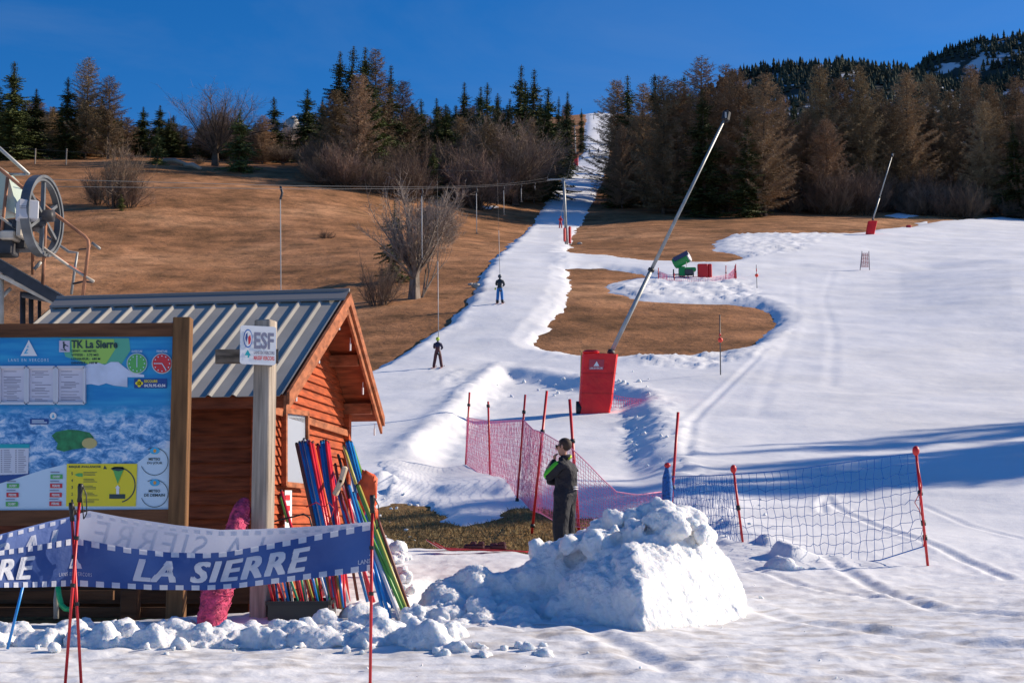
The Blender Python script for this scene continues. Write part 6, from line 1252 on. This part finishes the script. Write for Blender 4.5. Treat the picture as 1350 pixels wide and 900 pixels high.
for i, (u, vb) in enumerate(((370, 392), (556, 341), (628, 307), (664, 282), (687, 265), (705, 249))):
    q = rope_at(Lw, pa, u); bt_ = P(u+.5, vb, q.y); t = thing('tow_pole', tuple(q), PLB[i], 'tow pole', 'empty tow poles hanging on the return rope')
    mb = MB(); mb.tube([q+Vector((0, 0, -.35)), bt_], .022 if i else .013, 7); sh_ = obj('pole', mb, WPOLE, t, smooth=True); mb = MB(); mb.tube([bt_, bt_-Vector((0, 0, .04))], [.02, .13], 12); obj('button_seat', mb, BLK, t, smooth=True); mb = MB(); mb.tube([q, q+Vector((.05, 0, -.18)), q+Vector((0, 0, -.36))], .035, 7); obj('hanger', mb, DKM, t, smooth=True)
for (c, kk, lb, r) in ((c1, .74, 'tow pole pulling the child skier', .018), (c2, 1.0, 'tow pole pulling the skier in blue trousers', .018), (c3, .98, 'tow pole pulling the red-suited skier', .02)):
    h = c[1]; ra, rb = (Rw, pb) if h.y < 158 else (pb+Vector((0, 0, .25)), pd+Vector((0, 0, .25))); t_ = (h.y+2.2-ra.y)/(rb.y-ra.y); top = ra+(rb-ra)*t_; bt_ = h+Vector((.05, -.15, .80*kk)); hand = h+Vector((0.02, .30, 1.35*kk))
    t = thing('tow_pole', tuple(top), lb, 'tow pole'); mb = MB(); mb.tube([hand, bt_], .02, 6); mb.tube([hand+(top-hand)*.5, hand], r, 6); obj('pole', mb, WPOLE, t, smooth=True); mb = MB(); mb.tube([top, hand+(top-hand)*.5], .006, 5); obj('cord', mb, DGREY, t)
    mb = MB(); mb.tube([bt_, bt_-Vector((0, 0, .04))], [.02, .12], 12); obj('button_seat', mb, BLK, t, smooth=True)
mb = MB(); cbl = [P(-80, 190, 205), P(47, 197, 205), P(200, 207, 205), P(420, 216, 205), P(520, 222, 205), P(640, 226, 205)]; mb.tube(cbl, .02, 5); tag(obj('cable', mb, ROPE, smooth=True), 'thin cable strung low across the left meadow before the wood', 'cable')
for u, lb in ((47, 'thin weathered pole under the cable at the far left'), (88, 'second thin pole under the cable from the left')):
    a_ = P(u, 196, 205); z = G(a_.x, a_.y); mb = MB(); mb.tube([(a_.x, a_.y, z-.3), tuple(a_)], .09, 8); tag(obj('cable_pole', mb, W_GREY, origin=(a_.x, a_.y, z)), lb, 'pole')
# ------------------------------------------------------------ snow lances
def lance(bu, bv, tu, tv, D, pad, label, r, logo=True, wheel=True):
    g_ = P((pad[0][0]+pad[1][0])/2, pad[0][1], D); g_.z = G(g_.x, g_.y); t = thing('snow_lance', tuple(g_), label, 'snow lance', 'snow lances with red pads')
    a_ = P(bu, bv+14*46/D, D); b_ = P(tu, tv, D); d = (b_-a_).normalized(); mb = MB(); mb.tube([a_, a_+(b_-a_)*.38], r*1.1, 12); mb.tube([a_+(b_-a_)*.38, b_], [r*.95, r*.7], 12); obj('tube', mb, GALV, t, smooth=True)
    mb = MB(); mb.tube([a_+(b_-a_)*.375, a_+(b_-a_)*.385], r*1.7, 12); mb.tube([a_+(b_-a_)*.04, a_+(b_-a_)*.055], r*1.9, 12); obj('clamp', mb, DKM, t, smooth=True)
    mb = MB(); mb.box(b_+d*r*2.2, (r*4, r*3.4, r*6.5), Matrix.Rotation(R(12), 3, 'Y'), bev=r*1.2); hd = obj('nozzle_head', mb, BLK, t); mb = MB(); mb.box(b_+d*r*2.2+Vector((-r*.5, -r*1.8, 0)), (r*.9, r*.4, r*3)); obj('nozzle', mb, WPOLE, hd)
    bl, br, tr, tl = [P(*q, D-.35) for q in pad]; dep = Vector((0, .75, .12)); vs = [bl, br, tr, tl]; 
    mb = MB(); c0 = (bl+br)/2; c1_ = (tl+tr)/2; ax = (c1_-c0); hw0 = (br-bl)*.5; hw1 = (tr-tl)*.5; prof = []; n = 8; rows = []
    for i in range(n+1):
        s = i/n; cc = c0+ax*s; hw_ = hw0+(hw1-hw0)*s; row = []
        rnd = .93+.07*math.sin(math.pi*min(1, s*6+.2)) if s < .15 else 1
        for (x, y) in ((-1, .12), (-.9, 0), (-.3, -.02), (.3, -.02), (.9, 0), (1, .12), (1, .9), (.9, 1), (-.9, 1), (-1, .9)): row.append(cc+hw_*x*rnd+Vector((0, .62, .0))*y + Vector((0, 0, .015*math.sin(x*3+i))))
        rows.append(row)
    m_ = 10; mb.add([v for r_ in rows for v in r_], [(i*m_+j, i*m_+(j+1) % m_, (i+1)*m_+(j+1) % m_, (i+1)*m_+j) for i in range(n) for j in range(m_)]+[tuple(range(m_-1, -1, -1)), tuple(range(n*m_, n*m_+m_))])
    pd_ = obj('protective_pad', mb, mat('red_pad_cover', (.80, .012, .012), .42, noise=(1.2, .22), bump=(3, .6, .06)), t, smooth=False)
    if logo:
        def fl(off): return lambda x, y: tl+(tr-tl)*x+(bl-tl)*y+Vector((0, -off, 0))
        mb = MB(); rect(mb, .20, .09, .62, .25, fl(.03)); lg_ = obj('printed_patch', mb, paint('patch_red', (.50, .05, .07)), pd_); mb = MB(); tri_logo(mb, fl(.04), .41, .115, .19, .16); put_text(mb, 'LANS EN VERCORS', (.23, .205, .59, .235), fl(.04), .02); obj('lettering', mb, WHITE, lg_)
        mb = MB(); q = P(779, 465, D-.1); mb.box(q, (.55, .5, .16), bev=.07); obj('top_flap', mb, pd_.data.materials[0], pd_)
        for k, vv in enumerate((492, 520)): mb = MB(); mb.beam(fl(.02)(.0, .3+.3*k), fl(.02)(1.0, .3+.3*k), .012, .012); obj('seam', mb, paint('seam_red_%d' % k, (.42, .01, .01)), pd_)
    if wheel:
        q = P(762, 539, D-.1); mb = MB(); mb.tube([q-Vector((.06, 0, 0)), q+Vector((.10, 0, 0))], .26, 18); wl_ = obj('wheel', mb, BLK, t, smooth=True)
    return t
lance(798, 466, 955, 158, 46, [(762, 554), (805, 551), (815, 466), (768, 466)], 'big leaning snow lance rising from a tall red pad in the middle', .066)
lance(1149.5, 290, 1176, 206, 176, [(1141.5, 312), (1152, 313), (1157, 291), (1145.5, 291)], 'small far snow lance with a red pad at the right meadow edge', .085, logo=False, wheel=False)
a_, b_ = line_to_ground(766.5, 462, 764, 545, 46); mb = MB(); mb.tube([a_, b_], .02, 6); tag(obj('bamboo_stick', mb, mat('bamboo', (.5, .36, .12), .6), origin=b_), 'thin bamboo stick standing left of the big red pad', 'stick')
# ------------------------------------------------------------ snow gun and what stands by it
GD = 107; gq = P(900, 367, GD); gq.z = G(gq.x, gq.y); gun = thing('snow_gun', tuple(gq), 'green fan snow gun on a wheeled frame beside a red pad', 'snow gun'); k_ = GD/F
GRN = mat('gun_green', (.01, .26, .06), .4); NAVY = mat('gun_navy', (.01, .03, .11), .4)
ca_ = P(889, 348, GD); cb_ = P(908, 338, GD-.5); ax = (cb_-ca_).normalized(); mb = MB(); R0 = 7.3*k_
mb.tube([ca_, ca_+ax*.08, cb_-ax*.06, cb_], [R0*.93, R0, R0*1.0, R0*.9], 24); br_ = obj('barrel', mb, GRN, gun, smooth=False)
mb = MB(); mb.tube([cb_-ax*.03, cb_+ax*.05], [R0*1.02, R0*.98], 24); obj('nozzle_ring', mb, LGB, br_); mb = MB()
up_ = Vector((-ax.z, 0, ax.x)).normalized()
mb.box((ca_+cb_)/2+up_*R0*.62+Vector((0, -.30, 0)), ((cb_-ca_).length*.96, R0*1.0, R0*.80), Matrix((ax, Vector((0, 1, 0)), up_)).transposed()); obj('side_panel', mb, NAVY, br_)
mb = MB(); mb.box(P(899, 358, GD), (.5, .5, .75), bev=.05); mb.box(P(910, 355.5, GD), (.85, .6, .30), bev=.06); obj('swivel_mount', mb, GRN, gun)
mb = MB(); mb.box(P(908, 359, GD-.1), (.65, .5, .45), bev=.05); obj('compressor', mb, DGREY, gun)
for p, q in (((887, 362), (915, 361)), ((888, 355), (888, 368)), ((902, 360), (902, 368)), ((914, 358), (914, 367)), ((906, 360), (908, 368))): mb = MB(); mb.tube([P(*p, GD-.2), P(*q, GD-.2)], .05, 7); obj('frame_bar', mb, DKM, gun)
mb = MB(); mb.tube([P(905, 345, GD-.8), P(905, 352, GD-.8)], .03, 6); obj('lever', mb, PALEP, gun)
rb_ = P(925, 367, GD); rb_.z = G(rb_.x, rb_.y); t = thing('hydrant_pad', tuple(rb_), 'square dark red pad round the hydrant right of the green gun', 'padding')
for (x0, x1, d0) in ((919.5, 933, 0), (933.3, 938.5, .1)): mb = MB(); q = P((x0+x1)/2, 357, GD+d0); mb.box(q, ((x1-x0)*k_, .35, 18.5*k_), bev=.05); obj('pad_panel', mb, REDP, t)
mb = MB(); mb.box(P(929, 357, GD+.7), (18*k_, .3, 18*k_), bev=.05); obj('pad_panel', mb, REDP, t)
# ------------------------------------------------------------ poles and nets
def netobj(name, tops, bots, Ds, cell, wd, m, parent=None, wavy=.03, origin=None):
    """tops/bots: photo polylines with matching stations; a net of square cells with thin woven strands"""
    us = np.array([p[0] for p in tops]); n0 = len(us); Tp = np.array([tuple(P(tops[i][0], tops[i][1], Ds[i])) for i in range(n0)]); Bp = np.array([tuple(P(bots[i][0], bots[i][1], Ds[i])) for i in range(n0)])
    seg = np.r_[0, np.cumsum(np.linalg.norm(np.diff(Tp, axis=0), axis=1))]; L = seg[-1]; nc = max(2, int(L/cell)); H = np.linalg.norm(Tp-Bp, axis=1).mean(); nr_ = max(2, int(H/cell))
    s = np.linspace(0, L, nc*2+1); T3 = np.stack([np.interp(s, seg, Tp[:, i]) for i in range(3)], 1); B3_ = np.stack([np.interp(s, seg, Bp[:, i]) for i in range(3)], 1); rg = np.random.default_rng(3)
    ts = np.linspace(0, 1, nr_+1); Gd = T3[None]*(1-ts)[:, None, None]+B3_[None]*ts[:, None, None]; Gd[1:-1] += rg.normal(0, cell*.10, Gd[1:-1].shape); Gd[..., 1] += wavy*np.sin(s*5)[None]*np.sin(ts*3)[:, None]
    P0, P1 = [], []
    for r in range(nr_+1): P0.append(Gd[r, :-1]); P1.append(Gd[r, 1:])
    for c in range(0, nc*2+1, 2): P0.append(Gd[:-1, c]); P1.append(Gd[1:, c])
    P0 = np.concatenate(P0); P1 = np.concatenate(P1); d = P1-P0; sd_ = np.cross(d, [0, 1, 0]); sd_ /= np.linalg.norm(sd_, axis=1)[:, None]+1e-9; nn_ = np.cross(sd_, d); nn_ /= np.linalg.norm(nn_, axis=1)[:, None]+1e-9
    V = []; Fq = []
    for sgn in (sd_, nn_): V.append(np.stack([P0-sgn*wd/2, P0+sgn*wd/2, P1+sgn*wd/2, P1-sgn*wd/2], 1).reshape(-1, 3))
    V = np.concatenate(V); Fq = np.arange(len(V)).reshape(-1, 4); base = WLOC[parent.name] if parent is not None else Vector(origin or (0, 0, 0)); o = npobj(name, V-np.array(base), Fq, m, parent=parent)
    if parent is None: o.location = base
    return o, Gd
PINK = mat('pink_net_cord', (.85, .30, .44), .7); BLN = mat('blue_net_cord', (.02, .17, .50), .6)
nl = [(615, 550), (646, 555), (690, 553), (703, 566), (716, 570), (733, 580), (755, 592), (777, 613), (795, 632), (813, 648), (840, 652), (872, 648)]
nb_ = [(614, 611), (646, 634), (687, 657), (700, 672), (714, 677), (733, 688), (760, 694), (777, 696), (795, 695), (813, 690), (840, 683), (874, 673)]
nd = [34, 30.5, 26, 24, 22.5, 21.8, 21, 21, 21, 21.1, 21.2, 21.4]
q = P(700, 672, 24); net = thing('safety_net', tuple(q), 'pink mesh safety net sagging behind the man, hung on red poles', 'safety net')
netobj('net_mesh', nl, nb_, nd, .055, .0055, PINK, net)
mb = MB(); mb.tube([P(*p, d-.02) for p, d in zip(nl, nd)], .008, 6); obj('top_cord', mb, PINK, net, smooth=True); mb = MB(); mb.tube([P(*p, d-.02) for p, d in zip(nb_, nd)], .008, 6); obj('bottom_cord', mb, PINK, net, smooth=True)
def gate_pole(u0, v0, u1, v1, D, label, r=.016, group='red poles of the safety nets', hooks=(.12, .93), knob=False):
    a_ = P(u0, v0, D); b_ = P(u1, v1, D); d = b_-a_
    for k in range(200):
        p = a_+d*(.7+k*.01)
        if p.z < G(p.x, p.y)-.05: b_ = p; break
    t = thing('net_pole', tuple(b_), label, 'net pole', group); mb = MB(); mb.tube([a_, b_], r, 9); obj('shaft', mb, REDPOLE, t, smooth=True); L = b_-a_
    for h in hooks: mb = MB(); q = a_+L*h; e = L.normalized()*.03; mb.tube([q-e, q+e], r*1.7, 9); obj('net_clip', mb, BLK, t, smooth=True)
    if knob: mb = MB(); mb.ball(a_, r*2.6, 10, 8, (1, 1, 1.4)); obj('knob', mb, REDP, t, smooth=True)
gate_pole(619, 517, 614, 612, 34, 'leftmost red pole of the pink net, at its far upper end', .024, hooks=(.17,)); gate_pole(643.5, 529, 646.5, 636, 30.5, 'second red pole of the pink net from the left', .022, hooks=(.06, .98)); gate_pole(692.5, 520, 682, 656, 26.0, 'third red pole of the pink net, leaning right', .020, hooks=(.16, .96)); gate_pole(721, 515, 703.5, 680, 22.8, 'fourth red pole of the pink net, tallest and leaning right', .022, hooks=(.28, .92))
gate_pole(751, 526, 763, 697, 21.2, 'red pole just behind the man, leaning left', .023, hooks=(.28,)); gate_pole(894, 543, 884, 680, 21.6, 'tall red pole beside the rolled blue net', .022, hooks=(.62,)); gate_pole(967, 618, 984, 753, 17.6, 'slim red pole near the left end of the blue net', .015, hooks=(.5,), knob=True); gate_pole(1207.5, 594, 1226, 773, 16.0, 'red pole holding the right end of the blue net', .016, hooks=(.35, .6, .72), knob=True)
bt2 = [(884, 628), (930, 627), (967, 625), (1010, 622), (1060, 617), (1110, 610), (1160, 603), (1208, 597)]; bb2 = [(886, 715), (930, 730), (980, 738), (1020, 742), (1065, 744), (1110, 743), (1160, 738), (1217, 720)]; bd2 = [21.6, 19.6, 17.6, 17.3, 17.0, 16.7, 16.3, 16.0]
q = P(1060, 744, 17); bn = thing('safety_net', tuple(q), 'blue wide-meshed safety net strung between two red poles on the right', 'safety net'); netobj('net_mesh', bt2, bb2, bd2, .105, .006, BLN, bn, wavy=.05)
for tab, nm in ((bt2, 'top_cord'), (bb2, 'bottom_cord')): mb = MB(); mb.tube([P(*p, d) for p, d in zip(tab, bd2)], .007, 6); obj(nm, mb, BLN, bn, smooth=True)
mb = MB(); mb.tube([P(1207, 598, 16), P(1215, 640, 15.95), P(1213, 660, 15.97), P(1219, 700, 15.95), P(1218, 720, 16)], .008, 6); mb.tube([P(1212, 650, 15.95), P(1206, 662, 15.95), P(1212, 672, 15.95), P(1219, 690, 15.95)], .005, 5); obj('hanging_cord', mb, REDPOLE, bn, smooth=True)
q = P(880, 666, 21.5); rl = thing('rolled_net', tuple(q), 'rolled blue net tied upright with a red top beside the tall red pole', 'rolled net'); mb = wobbly([P(880, 672, 21.5), P(879.5, 660, 21.5), P(880, 645, 21.5), P(879.5, 630, 21.5), P(879.5, 622, 21.5), P(880, 612, 21.5)], [.07, .078, .08, .072, .055, .035], 3, 12); obj('roll', mb, mat('blue_roll', (.02, .14, .42), .7, noise=(30, .5), bump=(40, .8, .02)), rl, smooth=True); mb = MB(); mb.ball(P(880, 613, 21.45), .05, 10, 8, (1, 1, .8)); obj('red_top', mb, REDP, rl, smooth=True)
q = P(835, 545, 47); n2 = thing('safety_net', tuple(q), 'pink net lying along the snow wall behind the big red pad', 'safety net'); netobj('net_mesh', [(806, 520), (825, 524), (845, 526), (861, 530)], [(806, 549), (825, 544), (845, 537), (861, 533)], [47.5, 47.5, 47, 46.5], .08, .016, PINK, n2)
q = P(890, 374, 103); n3_ = thing('safety_net', tuple(q), 'faint pink net round the front of the green snow gun', 'safety net'); netobj('net_mesh', [(867, 357), (880, 362), (900, 364), (935, 366), (960, 362), (970, 352)], [(868, 376), (880, 379), (900, 380), (935, 376), (960, 371), (970, 368)], [107, 103, 102, 102, 104, 108], .16, .018, PINK, n3_)
for i, (u, v0, v1) in enumerate(((868, 353, 376), (889, 360, 379), (957, 350, 370), (970, 348, 369))): gate_pole(u, v0, u, v1, 105 if i != 1 else 102.5, ('pink-red stake at the left end of the net by the snow gun', 'stake in front of the snow gun', 'stake right of the square red pad', 'thick red stake at the right end of the net by the snow gun')[i], .035, hooks=(.5,), group='stakes of the net by the snow gun')
mb = MB(); mb.prism([P(968.5, 350, 106), P(970.5, 350, 106), P(971.5, 367, 106), P(967, 369, 106)], (0, .05, 0)); tag(obj('warning_flag', mb, mat('faded_red_cloth', (.65, .12, .14), .7), origin=P(969, 360, 106)), 'narrow faded red cloth at the right end of the gun net', 'flag')
def marker(u, v0, v1, vb, D, rb2, label):
    t = thing('marker_pole', tuple(HIT(u, v1)), label, 'marker', 'marker poles with red balls'); h = HIT(u, v1); D = h.y; mb = MB(); mb.tube([P(u-1, v0, D), h-Vector((0, 0, .1))], .022, 7); obj('pole', mb, DGREY, t, smooth=True); mb = MB(); mb.ball(P(u-.4, vb, D), rb2*D/F, 14, 10); obj('ball', mb, mat('signal_red', (.85, .06, .03), .5), t, smooth=True)
    for a_, b_ in ((vb-9, vb-5),): mb = MB(); mb.tube([P(u-.7, a_, D), P(u-.6, b_, D)], .035, 7); obj('band', mb, REDP, t, smooth=True)
marker(950, 415, 494, 448, 61, 3.4, 'thin marker pole with red ball below the brown island'); marker(998, 349, 380, 363, 105, 2.4, 'far marker pole with red ball right of the snow gun')
h = HIT(1140, 356); t = thing('course_gate', tuple(h), 'small faded pink gate panel between two stakes on the right slope', 'gate panel'); D = h.y
for u0, u1 in ((1136.5, 1134), (1145.5, 1146.5)): mb = MB(); mb.tube([P(u0, 331, D), P(u1, 356, D)], .035, 7); obj('stake', mb, mat('grey_stake_%d' % u0, (.3, .25, .25), .6), t)
netobj('panel', [(1137, 334), (1145.5, 334)], [(1135, 352), (1146, 352)], [D, D], .11, .045, mat('faded_pink', (.62, .25, .24), .7), t)
h = HIT(1198, 300); mb = MB(); mb.box(h+Vector((0, 0, .15)), (.7, .4, .4), bev=.1); tag(obj('red_bundle', mb, REDC, origin=h), 'small red bundle lying at the snow edge right of the far lance', 'bundle')
# red skis lying on the grass
for i, (u0, v0, u1, v1, lb) in enumerate(((562, 726, 690, 733, 'red ski lying on the turf, the far one of the pair'), (572, 730, 701, 737, 'red ski lying on the turf, the near one of the pair'))):
    a_ = HIT(u0, v0); b_ = HIT(u1, v1); D = a_.y; b_ = Vector((P(u1, v1, D-.1*i).x, D+.25, G(P(u1, v1, D).x, D+.25))); t = thing('ski', tuple(a_), lb, 'ski', 'pair of skis lying by the man')
    d = (b_-a_).normalized(); s = Vector((-d.y, d.x, 0)); L = (b_-a_).length; n = 14; rows = []
    for k in range(n+1):
        x = k/n; w_ = .055*(1+.35*math.cos((x-.1)*6.0)**2)*(1 if 0 < k < n else .4); z = .03+(.10*max(0, .14-x)/.14)**1.0+.02*math.sin(x*3.14); c = a_+d*L*x; c.z = a_.z+(b_.z-a_.z)*x+z; rows.append([c-s*w_, c+s*w_, c+s*w_+Vector((0, 0, .018)), c-s*w_+Vector((0, 0, .018))])
    mb = MB(); mb.add([v for r in rows for v in r], [(k*4+j, k*4+(j+1) % 4, (k+1)*4+(j+1) % 4, (k+1)*4+j) for k in range(n) for j in range(4)]+[(3, 2, 1, 0), (n*4, n*4+1, n*4+2, n*4+3)]); obj('board', mb, mat('red_ski_%d' % i, (.45, .015, .02), .35, noise=(9, .4)), t)
    for f, w_ in ((.45, .16), (.66, .20)): mb = MB(); c = a_+(b_-a_)*f+Vector((0, 0, .09)); mb.box(c, (w_, .08, .07), bev=.02); mb.box(c+Vector((.04, 0, .04)), (w_*.5, .06, .05), bev=.015); obj('binding', mb, mat('binding_%d' % i, (.06, .008, .012), .5), t)
# small things on the meadow
for i, (u0, v0, u1, v1, lb) in enumerate(((214, 216, 246, 224, 'fallen grey log at the edge of the left meadow'), (244, 222, 264, 233, 'second fallen log running down from the first'), (270, 204, 290, 207, 'short pale log under the round bare tree'))):
    a_ = HIT(u0, v0); b_ = P(u1, v1, a_.y-2); b_.z = G(b_.x, b_.y)+.3; mb = MB(); mb.tube([a_+Vector((0, 0, .5)), (a_+b_)/2+Vector((0, 0, .55)), b_], [.32, .38, .26], 9); tag(obj('fallen_log', mb, W_GREY, origin=a_, smooth=True), lb, 'log')
STONE = mat('pale_stone', (.42, .39, .35), .85, noise=(3, .3), bump=(5, .6, .1))
for i, (u, v, r, lb) in enumerate(((628, 378, .28, 'pale stone lying beside the left edge of the piste'), (621, 376, .18, 'smaller stone left of the one beside the piste'), (739, 213, 1.2, 'pale boulder under the spruces near the upper pylon'), (764, 322, .25, 'little pale stone right of the lower pylon'), (832, 228, .9, 'pale boulder at the wood edge right of the piste'))):
    h = HIT(u, v); lump('stone', h+Vector((0, 0, r*.2)), r, STONE, lb, 'stone', i, (1.2, .9, .7), .3, 1.3)
q = P(384, 158, 330); z = G(q.x, q.y); lump('rock_outcrop', (q.x, q.y, (q.z+z)/2), 1.0, STONE, 'pale rock outcrop glimpsed between the left spruces', 'rock', 4, (2.6, 4, (q.z-z)/2+1), .4, 1.1)
# tufts of dry grass
tr_ = np.random.default_rng(12); n = 26000
a0 = tr_.uniform(-.16, .10, n); l0 = tr_.uniform(math.log(16), math.log(26), n); hs_ = bil(HS, a0, l0, ga, gl); kp = hs_ < .0; a0, l0 = a0[kp], l0[kp]; D0 = np.exp(l0); x0 = a0*D0; z0 = bil(ZBg, a0, l0, ga, gl); b0 = np.stack([x0, D0, z0], 1)
t0 = b0+np.stack([tr_.normal(0, .03, len(b0)), tr_.normal(0, .03, len(b0)), tr_.uniform(.02, .07, len(b0))], 1); VF = strips(b0, t0, .014, .003, tr_); o = npobj('grass_tufts', VF[0], VF[1], mat('turf_blades', (.24, .18, .08), .9, noise=(9, .5))); tag(o, 'short olive-brown turf in front of the man', 'grass', kind='stuff')
